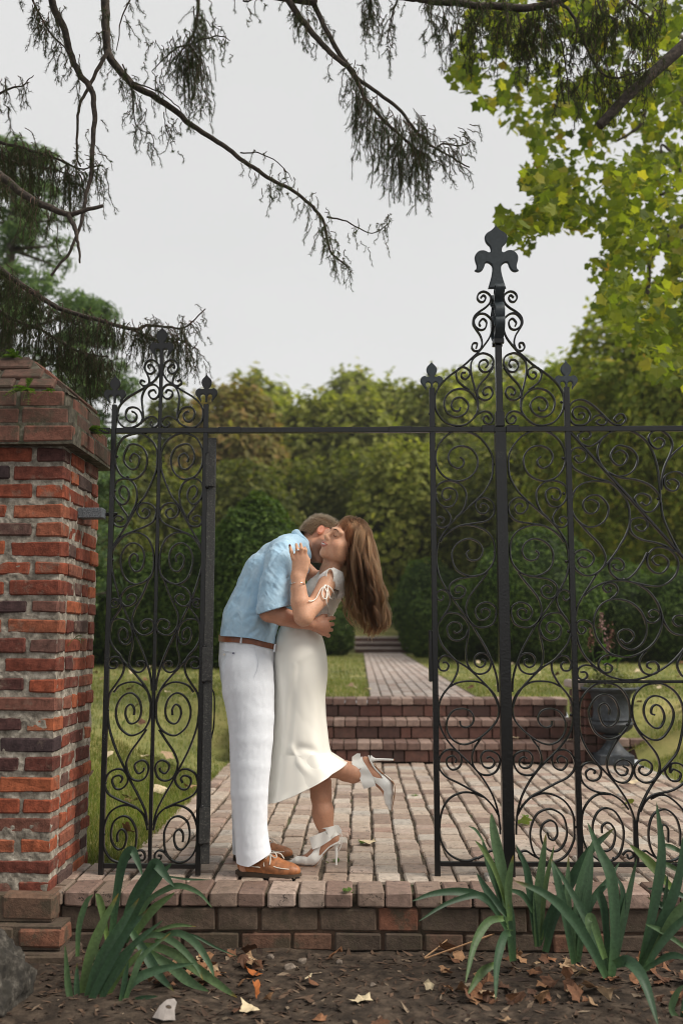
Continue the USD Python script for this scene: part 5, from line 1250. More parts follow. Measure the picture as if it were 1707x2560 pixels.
fold(cap, .002, (60, 60, 60), 37)
cap = clip_mesh(cap, inn)
slv = obj('lace_sleeve', cap, m_lace, woman, smooth=True)
kp = [on_mesh(cap, *p, -.001) for p in key]
obj('keyhole_trim', tube(cat_rom(kp, 2), .0032, 6), m_white, slv, smooth=True)
def cord(pts, r=.0025):
    P = cat_rom([H(x, y, 4.70 + .0 * y) for x, y in pts], 6)
    out = []
    for p in P:
        g = np.hypot(body.vertices[:, 0] - p[0], body.vertices[:, 2] - p[2]) < .008
        y = body.vertices[g][:, 1].min() - .004 if g.any() else out[-1][1] if out else p[1]
        gc = np.hypot(cap.vertices[:, 0] - p[0], cap.vertices[:, 2] - p[2]) < .008
        if gc.any(): y = min(y, cap.vertices[gc][:, 1].min() - .003)
        gb = np.hypot(bod.vertices[:, 0] - p[0], bod.vertices[:, 2] - p[2]) < .008
        if gb.any(): y = min(y, bod.vertices[gb][:, 1].min() - .003)
        out.append(np.array([p[0], y, p[2]]))
    out = np.array(out); out[1:-1, 1] = np.convolve(out[:, 1], [1 / 3] * 3, 'valid')
    obj('tie_cord', tube(out, r, 6), m_white, slv, smooth=True)
cord([(1055, 800), (985, 860), (945, 940), (910, 1010), (860, 1050), (805, 1055)])
cord([(1060, 802), (1010, 870), (1000, 950), (1030, 1010), (1070, 1000), (1075, 930), (1040, 840), (1035, 800)])
cord([(1070, 802), (1130, 850), (1175, 930), (1170, 995), (1120, 1000), (1095, 930), (1085, 860), (1075, 805)])
cord([(1080, 850), (1068, 940), (1060, 1010), (1070, 1110), (1080, 1200), (1092, 1305)])
# lower edge of the bodice: a thin lace band
# skirt: rings between a left and a right point of its outline, widening to the lifted hem
def ring_(l, r_, b, yc, fold_amp=0.0, ph=0.0, sides=96, sag=0.0):
    a = np.linspace(0, 2 * PI, sides, endpoint=False)
    Lp, Rp = Z2(*l, yc), Z2(*r_, yc); c = (Lp + Rp) / 2; e = (Rp - Lp) / 2
    m = 1 + fold_amp * (np.cos(7 * a + ph) * .6 + np.cos(11 * a + 2.1 * ph + 1) * .4)
    P = c + np.cos(a)[:, None] * e * m[:, None]; P[:, 1] += np.sin(a) * b * m
    P[:, 2] += sag * np.sin(a) ** 2 * -1
    return P
prof = [((640, 40), (880, 60), .105, 0, 0, 0), ((596, 90), (905, 120), .115, 0, 0, 0), ((572, 180), (935, 190), .132, 0, 0, 0), ((560, 300), (962, 330), .150, .0, 0, 0), ((556, 430), (963, 460), .158, .004, 0, .2), ((554, 580), (948, 610), .152, .012, 0, .3),
        ((550, 760), (956, 790), .150, .022, 0, .35), ((546, 900), (970, 930), .152, .03, 0, .4), ((538, 1020), (985, 1030), .155, .035, 0, .45), ((525, 1130), (1030, 1052), .160, .04, 0, .5), ((508, 1260), (1085, 1078), .166, .045, .01, .55), ((490, 1400), (1112, 1100), .172, .05, .015, .6), ((485, 1420), (1113, 1104), .172, .05, .015, .6)]
ctrl = np.array([[*p[0], *p[1], *p[2:]] for p in prof], float)
dense = np.array([[np.interp(t, np.arange(len(ctrl)), ctrl[:, k]) for k in range(ctrl.shape[1])] for t in np.linspace(0, len(ctrl) - 1, 90)])
from scipy.ndimage import gaussian_filter1d
dense = np.vstack([dense[:1], gaussian_filter1d(dense, 2.2, axis=0, mode='nearest')[1:-1], dense[-1:]])
rings = [ring_((d[0], d[1]), (d[2], d[3]), d[4], YW, d[5], d[7] * 4, sag=d[6]) for d in dense]
inner = [rings[-1] * 1.0 + 0, (rings[-1] - rings[-1].mean(0)) * .985 + rings[-1].mean(0) + [0, 0, .004], (rings[-12] - rings[-12].mean(0)) * .975 + rings[-12].mean(0), (rings[-30] - rings[-30].mean(0)) * .97 + rings[-30].mean(0)]
sk = loft(rings + inner[1:], 96); 
fold(sk, .004, (9, 9, 3.2), 41, Rot.from_euler('y', -12, degrees=True).as_matrix(), mask=lambda v: sstep(1.0, .75, v[:, 2]))
for pts, dp, wd in (([(725, 370, 4.77), (745, 330, 4.77), (800, 300, 4.78), (900, 260, 4.80)], .004, .012), ([(735, 380, 4.77), (700, 640, 4.77), (670, 860, 4.77), (640, 1150, 4.77)], -.007, .016), ([(690, 1000, 4.77), (760, 1130, 4.77), (860, 1220, 4.78), (930, 1250, 4.80)], .007, .016),
                    ([(940, 1040, 4.80), (840, 1010, 4.77), (750, 1000, 4.77), (700, 1060, 4.77)], -.009, .018), ([(720, 380, 4.77), (705, 700, 4.77), (690, 980, 4.77), (700, 1040, 4.77)], .005, .012), ([(1060, 1090, 4.85), (960, 1080, 4.80), (860, 1100, 4.77)], -.010, .022), ([(610, 950, 4.79), (570, 1200, 4.78), (560, 1400, 4.78)], .006, .014), ([(600, 300, 4.80), (590, 700, 4.80)], .003, .012)):
    crease(sk, [Z2(*p) for p in pts], dp, wd)
obj('skirt', sk, m_satin, woman, smooth=True)

# white pointed pumps with a wide ankle strap and bow
def pump(T, yoff):
    s_ = foot(T, .0035); m = s_.mesh(.0034)
    Ti = np.linalg.inv(T); lv = (np.c_[m.vertices, np.ones(len(m.vertices))] @ Ti.T)[:, :3] / .000254
    X, Y_ = lv[:, 0] + 185, 1045 - lv[:, 2]
    vamp = sg.Polygon([(150, 1000), (185, 960), (300, 880), (480, 862), (540, 868), (620, 800), (690, 700), (800, 660), (772, 740), (758, 845), (830, 800), (830, 900), (740, 1080), (500, 1120), (150, 1060)])
    strap = sg.Polygon([(575, 505), (830, 405), (1000, 330), (1130, 330), (1150, 460), (1060, 490), (800, 665), (650, 720)])
    def part(poly, name, parent, mat=m_pump):
        g = clip_mesh(m, poly_val(poly, X, Y_)); return obj(name, g, mat, parent, smooth=True)
    sh = part(vamp, 'pump', woman)
    part(strap, 'ankle_strap', sh)
    g = lambda x, y, dy=0: (T @ np.append(K(x, y) + [0, dy, 0], 1))[:3]
    def plank(line, w, t, name, mat):
        P = cat_rom([(*p,) for p in line], 6); R_ = []
        for i, (x, y) in enumerate(P):
            ww = np.interp(i / (len(P) - 1), np.linspace(0, 1, len(w)), w); tt = t / .000254
            d = P[min(i + 1, len(P) - 1)] - P[max(i - 1, 0)]; n_ = np.array([-d[1], d[0]]) / max(np.hypot(*d), 1e-6)
            R_.append(np.array([g(x, y, -ww), g(x, y, ww), g(x + n_[0] * tt, y + n_[1] * tt, ww), g(x + n_[0] * tt, y + n_[1] * tt, -ww)]))
        mm = loft(R_, 4); mm = trimesh.Trimesh(np.vstack([mm.vertices]), np.vstack([mm.faces, [[0, 2, 1], [0, 3, 2]], [[len(mm.vertices) - 4 + k for k in (0, 1, 2)], [len(mm.vertices) - 4 + k for k in (0, 2, 3)]]]), process=False)
        mm.fix_normals(); return obj(name, mm, mat, sh, smooth=35)
    plank([(760, 870), (830, 790), (940, 680), (1050, 615), (1135, 580)], [.020, .022, .022, .024, .022], .006, 'shank', m_pump)
    plank([(190, 1005), (350, 1035), (560, 1060), (680, 1030), (800, 890), (900, 760), (1010, 690)], [.004, .020, .033, .030, .020, .017, .014], .0022, 'sole', m_tansole)
    P = cat_rom([(1085, 620), (1075, 700), (1080, 820), (1075, 1040)], 6); rad = np.interp(np.linspace(0, 1, len(P)), [0, .15, .35, 1], [.020, .013, .0075, .0048])
    obj('heel', tube([g(*p) for p in P], rad, 12), m_pump, sh, smooth=40)
    obj('heel_tip', tube([g(1075, 1030), g(1075, 1046)], .0052, 10), m_tansole, sh)
    ww = lambda pts, y0, th: (lambda E: E)(trimesh.creation.extrude_polygon(sg.Polygon([(K(x, y)[0], K(x, y)[2]) for x, y in pts]), th, engine='earcut'))
    for pts, y0 in (([(575, 508), (860, 395), (960, 470), (1000, 530), (800, 662), (640, 722)], -.044), ([(812, 335), (1045, 285), (1085, 400), (970, 510), (890, 345)], -.040), ([(1040, 290), (1120, 290), (1185, 380), (1180, 440), (1090, 440)], -.02)):
        e_ = ww(pts, y0, .0035); vv = np.array(e_.vertices); vv = np.stack([vv[:, 0], y0 + vv[:, 2], vv[:, 1]], -1)
        e_ = trimesh.Trimesh(vv, e_.faces, process=False).subdivide().subdivide(); vv = np.array(e_.vertices); vv[:, 1] += .012 * ((vv[:, 0] - K(900, 0)[0]) / .09) ** 2 + .004 * np.sin(vv[:, 0] * 90)
        e_.vertices = vv; e_.apply_transform(T); e_.fix_normals(); obj('bow', e_, m_pump, sh, smooth=35)
    obj('slingback', tube(cat_rom([g(1130, 380, .01), g(1185, 500, .0), g(1175, 650, -.004), g(1130, 760, -.006)], 5), .0016, 5), m_pump, sh) if yoff else None
pump(TS, 1); pump(TR, 0)

# hair: underlayer shell and strands hanging straight down from the tilted head
r = np.random.default_rng(17)
s = Sculpt(); s.ell(pw(0, -.022, .040), (.083, .100, .090), RW, .01); s.ell(pw(0, -.05, -.02), (.080, .07, .08), RW, .03)
cap = s.mesh(.005); q = (cap.vertices - CW) @ RW
keep = ~((q[:, 1] > .030) & (q[:, 2] < .088) & (np.abs(q[:, 0]) < .070)) & (q[:, 1] - 1.0 * (q[:, 2] - .02) * 0 < .072) & ~((q[:, 1] > .012) & (q[:, 2] < .06))
cap = trimesh.Trimesh(cap.vertices, cap.faces[keep[cap.faces].all(1)], process=False); cap.remove_unreferenced_vertices()
obj('hair', cap, m_hairbase_w, woman, smooth=True)
Hw = lambda x, y, Y: Z1(x, y, Y)
# outline of the hanging hair in the photograph: left and right edge by height
EY = np.array([95, 130, 200, 300, 400, 500, 600, 700, 800, 860, 920, 985.])
EL = np.array([1075, 1062, 1068, 1085, 1095, 1100, 1102, 1100, 1112, 1125, 1170, 1215.])
ER = np.array([1230, 1270, 1298, 1312, 1328, 1345, 1362, 1380, 1392, 1388, 1378, 1330.])
roots, fi = trimesh.sample.sample_surface(cap, 6500, seed=5)
st, lock = [], []
ks = np.linspace(0, 1, 18)
zy = lambda z: float(np.interp(z, [Z1(0, 985, 4.82)[2], Z1(0, 95, 4.82)[2]], [985, 95]))
nloc = 190
gi = r.permutation(len(roots))
guides = []
for i in gi:
    p_ = roots[i]
    if p_[0] < Z1(np.interp(zy(p_[2]), [95, 118, 140, 300], [1070, 1066, 1074, 1088]), 0, p_[1])[0]: continue
    ql = (p_ - CW) @ RW
    a = np.clip((ql[1] + .11) / .18, 0, 1); lat = np.clip(.5 + ql[0] / .17, 0, 1)
    side = float(np.clip(1 - a + r.normal() * .07, 0, 1))
    guides.append(dict(root=p_, side=side, yc=4.705 + .22 * lat + r.normal() * .014, end=(r.uniform(885, 1005) if r.random() < .65 else r.uniform(700, 890)) - 150 * abs(side - .66) ** 1.3, ph=r.uniform(0, 6.28), amp=r.uniform(.4, 2.0), tone=r.random(), fr=r.uniform(6, 9)))
    if len(guides) >= nloc: break
GR = np.array([g['root'] for g in guides])
def strand(p_, n_, g):
    ystart = zy(p_[2]); end = max(g['end'] + r.normal() * 16, ystart + 70); P = []
    so, yo = r.normal() * .040, r.normal() * .0085
    for k in ks:
        yy = ystart + (end - ystart) * k; l_, r__ = np.interp(yy, EY, EL), np.interp(yy, EY, ER)
        tight = 1 - .85 * sstep(.20, .80, k) + .35 * sstep(.88, 1, k)
        tgt = Z1(l_ + (r__ - l_) * (g['side'] + so * tight), yy, g['yc'] + yo * tight - .012 * math.sin(k * 3))
        bl = sstep(0, .38, k); q_ = p_ * (1 - bl) + tgt * bl
        w_ = sstep(.40, 1, k) * g['amp']
        q_ = q_ + np.array([.018 * w_ * math.sin(g['ph'] + k * g['fr']), .011 * w_ * math.cos(g['ph'] * 1.7 + k * g['fr']), 0])
        if k < .35: q_ = q_ + n_ * .006 * math.sin(k / .35 * PI)
        P.append(q_)
    ql2 = (np.array(P) - CW) @ RW; dd_ = np.linalg.norm((ql2 - [0, -.022, .040]) / [.087, .104, .094], axis=1)
    for i in np.where(dd_ < 1)[0]: ql2[i] = (ql2[i] - [0, -.022, .040]) / max(dd_[i], .2) + [0, -.022, .040]
    return ql2 @ RW.T + CW
for p_, f_ in zip(roots, fi):
    if p_[0] < Z1(np.interp(zy(p_[2]), [95, 118, 140, 300], [1070, 1066, 1074, 1088]), 0, p_[1])[0]: continue
    j = int(np.argmin(((GR - p_) ** 2).sum(1) * r.uniform(.6, 1.4, len(GR)))); st.append(strand(p_, cap.face_normals[f_], guides[j])); lock.append(guides[j]['tone'] + .12 * r.normal())
lock = np.array(lock)
for lo_, hi_, mt_ in ((-9, .36, m_hair_d), (.36, .74, m_hair_w), (.74, 9, m_hair_l)):
    hair('hair_strands', [a for a, q_ in zip(st, lock) if lo_ <= q_ < hi_], .0019, .0009, mt_, woman)
# loose ends that curl and catch the light
st = []
for i in range(260):
    yy0 = r.uniform(560, 900); side = r.choice([r.uniform(-.05, .1), r.uniform(.85, 1.06), r.uniform(0, 1)])
    P = []; ph_ = r.uniform(0, 6.28); out = r.normal() * 22 + (18 if side > .8 else -10 if side < .1 else 0)
    for k in np.linspace(0, 1, 10):
        yy = yy0 + r.uniform(95, 130) * k; l_, r__ = np.interp(yy, EY, EL), np.interp(yy, EY, ER)
        P.append(Z1(l_ + (r__ - l_) * side + out * k ** 2 + 7 * math.sin(ph_ + 5 * k), yy, r.normal() * .0 + 4.74 + .15 * ((i * 37) % 100) / 100))
    st.append(np.array(P))
hair('loose_hair', st, .0013, .0005, m_hair_w, woman)
s = Sculpt(); s.chain([(Z1(1195, 330, 4.84), .044), (Z1(1220, 520, 4.83), .042), (Z1(1245, 660, 4.82), .036), (Z1(1258, 760, 4.82), .012)], .03, 1.15)
obj('hair_mass', s.mesh(.008), m_hairbase_w, woman, smooth=True)

# ---------------------------------------------------------------- trees, hedges, grass
m_bark = varied('tree_bark', [(.3, (.03, .024, .018)), (.7, (.085, .07, .055))], 'noise', rough=.95, scale=14, bump=1.0)
m_palebark = varied('pale_bark', [(.3, (.16, .14, .11)), (.7, (.34, .31, .26))], 'noise', rough=.9, scale=9, bump=.6)
m_sprucebark = varied('spruce_bark', [(.3, (.026, .021, .017)), (.7, (.072, .056, .045))], 'noise', rough=.95, scale=60, bump=1.0)
m_twig = varied('twig_bark', [(.3, (.05, .03, .022)), (.7, (.10, .062, .045))], 'noise', rough=.9, scale=80)
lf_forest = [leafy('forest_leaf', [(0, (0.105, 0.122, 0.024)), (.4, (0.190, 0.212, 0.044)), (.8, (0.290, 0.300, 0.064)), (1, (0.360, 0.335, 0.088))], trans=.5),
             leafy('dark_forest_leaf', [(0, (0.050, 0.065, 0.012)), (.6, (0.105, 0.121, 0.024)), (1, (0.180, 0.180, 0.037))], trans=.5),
             leafy('rusty_leaf', [(0, (0.144, 0.130, 0.036)), (.5, (0.20, 0.180, 0.050)), (.8, (0.25, 0.155, 0.058)), (1, (0.187, 0.180, 0.047))], trans=.5),
             leafy('bright_leaf', [(0, (0.145, 0.187, 0.025)), (.5, (0.238, 0.281, 0.043)), (.85, (0.340, 0.348, 0.060)), (1, (0.425, 0.357, 0.060))], trans=.55)]
lf_pine = leafy('pine_needles', [(0, (.055, .095, .045)), (.6, (.10, .155, .07)), (1, (.16, .22, .10))], trans=.45)
lf_yew = leafy('yew_leaf', [(0, (0.022, 0.046, 0.009)), (.5, (0.053, 0.096, 0.017)), (1, (0.112, 0.167, 0.034))], trans=.4)
lf_sprucen = leafy('spruce_needles', [(0, (.025, .04, .018)), (.6, (.05, .075, .030)), (1, (.085, .11, .045))], trans=.25, tint=(1.2, 1.25, .7))
lf_syc = leafy('sycamore_leaf', [(0, (0.060, 0.093, 0.017)), (.4, (0.119, 0.157, 0.024)), (.85, (0.187, 0.217, 0.031)), (.985, (0.255, 0.238, 0.038)), (1, (0.281, 0.187, 0.034))], trans=.62, tint=(1.6, 1.6, .55), vary='object')
lf_syc_i = leafy('sycamore_foliage', [(0, (0.060, 0.093, 0.017)), (.4, (0.119, 0.157, 0.024)), (.85, (0.187, 0.217, 0.031)), (.985, (0.255, 0.238, 0.038)), (1, (0.281, 0.187, 0.034))], trans=.62, tint=(1.6, 1.6, .55))

def cards(P, N, size, rg, aspect=.6):
    """a pointed four-cornered leaf at every point, facing roughly along N"""
    n = len(P); N = N + rg.normal(size=(n, 3)) * .55; N /= np.linalg.norm(N, axis=1, keepdims=True)
    A = rg.normal(size=(n, 3)); A -= N * (A * N).sum(1)[:, None]; A /= np.linalg.norm(A, axis=1, keepdims=True); B = np.cross(N, A)
    s = size * rg.uniform(.6, 1.3, n)[:, None]
    V = np.stack([P - A * s * .5, P + B * s * aspect * .5 + N * s * .08, P + A * s * .5, P - B * s * aspect * .5 + N * s * .08], 1).reshape(-1, 3)
    k = np.arange(n)[:, None] * 4
    return trimesh.Trimesh(V, np.vstack([k + [0, 1, 2], k + [0, 2, 3]]), process=False)

def clump_points(C, R, n, rg, shell=.55, squash=.85):
    """points in the outer part of balls C with radii R"""
    w = R ** 2 / (R ** 2).sum(); i = rg.choice(len(C), n, p=w)
    d = rg.normal(size=(n, 3)); d /= np.linalg.norm(d, axis=1, keepdims=True); d[:, 2] = np.abs(d[:, 2]) * np.where(rg.random(n) < .8, 1, -1)
    rad = R[i] * (shell + (1 - shell) * rg.random(n) ** .5) * (1 + .25 * (meshkit.noise(d * 2.5 + C[i]) - .5))
    return C[i] + d * rad[:, None] * [1, 1, squash], d

def crown_clumps(c, rx, rz, n, rg, top=1.0):
    d = rg.normal(size=(n, 3)); d /= np.linalg.norm(d, axis=1, keepdims=True)
    rr = rg.uniform(.25, 1.0, n) ** .45
    C = c + d * rr[:, None] * [rx * .74, rx * .74, rz * .74]
    t = (C[:, 2] - c[2]) / rz
    C[:, :2] = c[:2] + (C[:, :2] - c[:2]) * (1 - .35 * np.clip(t, 0, 1) * top)[:, None]
    return C, rg.uniform(.16, .36, n) * min(rx, rz) * 1.05

def tree(name, label, cat, sx, sy, Y, wpx, mat, n=5200, leaf=.30, seed=0, group=None, bot=None, clumps=26, bark=None, forks=4):
    """a tree whose top shows at pixel (sx, sy) at distance Y with a crown about wpx pixels wide"""
    rg = np.random.default_rng(seed)
    top = at(sx, sy, Y); g = float(lawn_z(top[0], Y)); H_ = top[2] - g; rx = wpx / 2 / FPX * Y
    base = np.array([top[0] + rg.normal() * .4, Y, g - .2]); zb = g + (H_ * .28 if bot is None else bot)
    c = np.array([top[0], Y, (top[2] + zb) / 2]); rz = (top[2] - zb) / 2
    t = thing(name, label, cat, group=group)
    tr = max(.12, H_ * .018)
    wig = lambda: rg.normal(size=3) * [.25, .25, 0]
    P = cat_rom([base, base + [0, 0, H_ * .25] + wig(), [c[0], c[1], c[2] - rz * .2] + wig(), [c[0], c[1], c[2] + rz * .5] + wig()], 5)
    parts = [tube(P, np.linspace(tr, tr * .3, len(P)), 8)]
    C, R = crown_clumps(c, rx, rz, clumps, rg)
    for q in C[:forks + 6]:
        s_ = P[int(len(P) * rg.uniform(.3, .75))]
        parts.append(tube(cat_rom([s_, (s_ + q) / 2 + [0, 0, -.1 * np.linalg.norm(q - s_)], q], 4), np.linspace(tr * .4, tr * .08, 9), 5))
    obj('trunk', join(parts), bark or m_bark, t, smooth=True)
    # leaves: an uneven outer surface with lobes at several sizes, loose sprays beyond it, and some inside
    n1 = int(n * .72); d = rg.normal(size=(n1, 3)); d /= np.linalg.norm(d, axis=1, keepdims=True); d = d[(d[:, 1] < .5) | (d[:, 2] > .2)]
    f1 = meshkit.fbm(d * 1.7 + seed, 2, seed); f2 = meshkit.noise(d * 5.5 + seed * 1.3, seed); f3 = meshkit.noise(d * 13 + seed, seed)
    r_ = .72 + .50 * (f1 - .3) + .20 * (f2 - .5) + .09 * (f3 - .5)
    jit = 1 - .14 * rg.random(len(d)) ** 2 + np.where(rg.random(len(d)) < .10, rg.uniform(0, .16, len(d)), 0)
    tt = np.clip(d[:, 2], 0, 1)[:, None]
    p1 = c + d * (r_ * jit)[:, None] * [rx * 1.12, rx * 1.12, rz * 1.06]
    p2, n2 = clump_points(C, R, n - n1, rg, .3)
    pts, nn = np.vstack([p1, p2]), np.vstack([d + [0, 0, .5], n2 + [0, 0, .4]])
    tag(obj('crown', cards(pts, nn, leaf, rg), mat, t), kind='stuff')
    return t

FG = 'trees on the wooded hillside'
spec = [  # sx, top, Y, width px, leaves, label
    (455, 985, 41, 210, 1, 'dark hillside tree seen between the scrolls of the left iron panel'),
    (575, 930, 40, 240, 2, 'russet tinged tree on the hillside right of the left iron panel'),
    (690, 962, 47, 200, 0, 'olive green hillside tree above the man, behind the overhead bar'),
    (640, 915, 62, 200, 0, 'taller far tree peeping over the russet hillside tree'),
    (790, 965, 44, 210, 0, 'yellow green hillside tree straight above the couple'),
    (885, 905, 64, 170, 0, 'far tree at the notch of the tree line, above the woman'),
    (905, 965, 43, 200, 0, 'rounded hillside tree just right of the gap in the tree line'),
    (985, 935, 52, 210, 0, 'tall tree on the tree line left of the tall iron post'),
    (1075, 925, 45, 210, 0, 'leafy hillside tree behind the finial of the gateway post'),
    (1165, 905, 54, 200, 0, 'hillside tree showing through the crest scrolls left of the tall post'),
    (1255, 885, 50, 220, 0, 'hillside tree directly behind the tall iron post'),
    (1345, 900, 42, 240, 3, 'fresh green hillside tree behind the crest scrolls right of the tall post'),
]
for i, (sx, sy, Y, w, mi, lab) in enumerate(spec):
    tree('hillside_tree', lab, 'tree', sx, sy - 6, Y, w * 1.4, lf_forest[mi], 11000, .40 * Y / 45, 100 + i, FG, bot=.6, clumps=95)
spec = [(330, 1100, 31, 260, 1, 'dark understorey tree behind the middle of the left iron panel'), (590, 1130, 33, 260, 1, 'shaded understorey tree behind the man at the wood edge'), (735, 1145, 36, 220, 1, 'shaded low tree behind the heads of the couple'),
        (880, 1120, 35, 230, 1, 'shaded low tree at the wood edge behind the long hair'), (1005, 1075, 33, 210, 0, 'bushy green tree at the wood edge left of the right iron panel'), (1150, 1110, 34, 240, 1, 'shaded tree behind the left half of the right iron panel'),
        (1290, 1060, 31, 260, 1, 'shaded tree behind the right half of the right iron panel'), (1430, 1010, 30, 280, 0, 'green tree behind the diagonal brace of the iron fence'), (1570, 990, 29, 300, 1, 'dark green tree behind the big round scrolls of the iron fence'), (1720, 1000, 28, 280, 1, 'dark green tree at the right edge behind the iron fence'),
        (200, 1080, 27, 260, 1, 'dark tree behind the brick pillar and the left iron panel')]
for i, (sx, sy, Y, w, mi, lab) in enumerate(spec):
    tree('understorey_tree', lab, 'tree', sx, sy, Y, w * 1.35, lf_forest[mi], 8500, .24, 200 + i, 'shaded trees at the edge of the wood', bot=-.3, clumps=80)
for i, (sx, sy, Y, w, mi, lab) in enumerate([(1560, 715, 24, 400, 3, 'tall bright green tree below the sycamore leaves at the right'), (1720, 720, 22, 360, 3, 'bright yellow green tree at the right edge above the iron fence'), (1430, 850, 27, 290, 3, 'bright green tree right of the big fleur finial, over the crest')]):
    tree('broadleaf_tree', lab, 'tree', sx, sy, Y, w, lf_forest[mi], 16000, .20, 300 + i, 'bright trees on the right', bot=1.5, clumps=90)

# the wood floor between the trees: low dark growth that reads as one mass
rg = np.random.default_rng(41)
X = rg.uniform(-26, 26, 9000); Yv = rg.uniform(28.5, 40, 9000); P = np.stack([X, Yv, lawn_z(X, Yv) + rg.uniform(0, 1.6, 9000) * meshkit.noise(np.stack([X * .4, Yv * .4, 0 * X], -1)) * 1.6], -1)
P = P[~((np.abs(P[:, 0] - .75) < 1.1))]
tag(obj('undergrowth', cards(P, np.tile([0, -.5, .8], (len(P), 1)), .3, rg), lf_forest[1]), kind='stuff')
X = rg.uniform(-75, 75, 16000); Yv = rg.uniform(70, 95, 16000); P = np.stack([X, Yv, lawn_z(X, Yv) + rg.uniform(0, 1, 16000) ** .6 * (7 + 5 * meshkit.noise(np.stack([X * .12, Yv * .12, 0 * X], -1)))], -1)
tag(obj('far_wood', cards(P, np.tile([0, -.7, .5], (len(P), 1)), .75, rg), lf_forest[0]), kind='stuff')

# big pine on the left
rg = np.random.default_rng(55)
def pine(label, sx, sy, Y, wpx, seed, n=15000):
    rg = np.random.default_rng(seed)
    top = at(sx, sy, Y); g = float(lawn_z(top[0], Y)); t = thing('pine_tree', label, 'tree')
    H_ = top[2] - g; rx = wpx / 2 / FPX * Y
    P = np.linspace([top[0], Y, g - .2], [top[0], Y, top[2] - .3], 12); parts = [tube(P, np.linspace(.28, .04, 12), 8)]
    C, R = [], []
    for z in np.arange(1.2, H_, .55):
        f = 1 - z / H_
        for k in range(5):
            a = rg.uniform(0, 2 * PI); L_ = rx * (f ** .7) * rg.uniform(.6, 1.1) + .3
            e = np.array([top[0] + L_ * math.cos(a), Y + L_ * math.sin(a), g + z + .1 * L_ * rg.normal()])
            parts.append(tube(np.linspace([top[0], Y, g + z - .15], e, 4), np.linspace(.05, .012, 4), 5))
            for s_ in np.linspace(.35, 1, max(2, int(L_ / .5))):
                C.append(np.array([top[0], Y, g + z]) * (1 - s_) + e * s_); R.append(rg.uniform(.24, .42))
    obj('trunk', join(parts), m_bark, t, smooth=True)
    pts, nn = clump_points(np.array(C), np.array(R), n, rg, .2, .7)
    tag(obj('crown', cards(pts, nn, .20, rg, .22), lf_pine, t), kind='stuff')
pine('big blue green pine rising behind the brick pillar at the left', 40, 330, 17.5, 640, 61, 19000)
pine('second pine filling the gap right of the brick pillar', 215, 720, 20, 330, 62, 14000)

# clipped yew and box mounds on the lawn
def mound(label, sx, top, Y, wpx, seed, n=9000, leaf=.085, group=None, lean=0):
    rg = np.random.default_rng(seed); T_ = at(sx, top, Y); g = float(lawn_z(T_[0], Y)); rx = wpx / 2 / FPX * Y; h = T_[2] - g
    t = thing('clipped_shrub', label, 'shrub', group='clipped evergreen mounds along the lawn')
    ico = trimesh.creation.icosphere(4); d = np.array(ico.vertices); d0 = d.copy()
    k = 1 + .16 * (meshkit.fbm(d * 2.2 + seed, 3, seed) - .5) * 2
    sh = np.sign(d) * np.abs(d) ** .85
    def place(dd, kk, off): return np.array([T_[0], Y, g + h * .46]) + dd * kk[:, None] * (np.array([rx, rx * .9, h * .54]) + off)
    core = trimesh.Trimesh(place(d, k, -.10), ico.faces, process=False); obj('core', core, lf_yew, t, smooth=True)
    dd = rg.normal(size=(n, 3)); dd /= np.linalg.norm(dd, axis=1, keepdims=True); dd = dd[(dd[:, 1] < .55) & (dd[:, 2] > -.85)]
    kk = 1 + .16 * (meshkit.fbm(dd * 2.2 + seed, 3, seed) - .5) * 2
    kk *= 1 + .10 * (meshkit.noise(dd * 9 + seed) - .5) + rg.normal(size=len(dd)) * .012
    tag(obj('foliage', cards(place(dd, kk, 0), dd * [1, 1, 1.3] + [0, 0, .3], leaf, rg, .5), lf_yew, t), kind='stuff')
mound('large rounded yew mound right behind the man', 640, 1252, 17.0, 260, 1, 15000)
mound('wide dark yew mound behind the upper left gate post and the man', 520, 1330, 17.8, 260, 2, 12000)
mound('dark yew mound seen low through the left iron panel', 385, 1390, 18.2, 250, 3, 12000)
mound('dark yew mound beside the brick pillar at the lawn edge', 250, 1420, 19.0, 220, 4, 9000)
mound('small yew mound left of the far steps, below the long hair', 828, 1520, 25.0, 110, 5, 6000)
mound('round box bush just right of the far steps', 1078, 1478, 23.5, 125, 6, 9000)
mound('taller box bush behind the round one, right of the far steps', 1075, 1405, 27.5, 190, 7, 8000, .10)
mound('big rounded yew mound filling the right half of the right iron panel', 1335, 1322, 20.0, 330, 8, 16000)
mound('box mound left of the tall post, behind the right iron panel', 1170, 1455, 21.5, 170, 9, 9000)
mound('broad yew mound behind the large circle of the iron fence', 1530, 1400, 21.0, 300, 10, 14000)
mound('yew mound at the right edge behind the iron fence', 1710, 1420, 20.0, 240, 11, 10000)
mound('low dark hedge plant behind the upper far steps', 935, 1400, 36.0, 150, 12, 5000, .14)

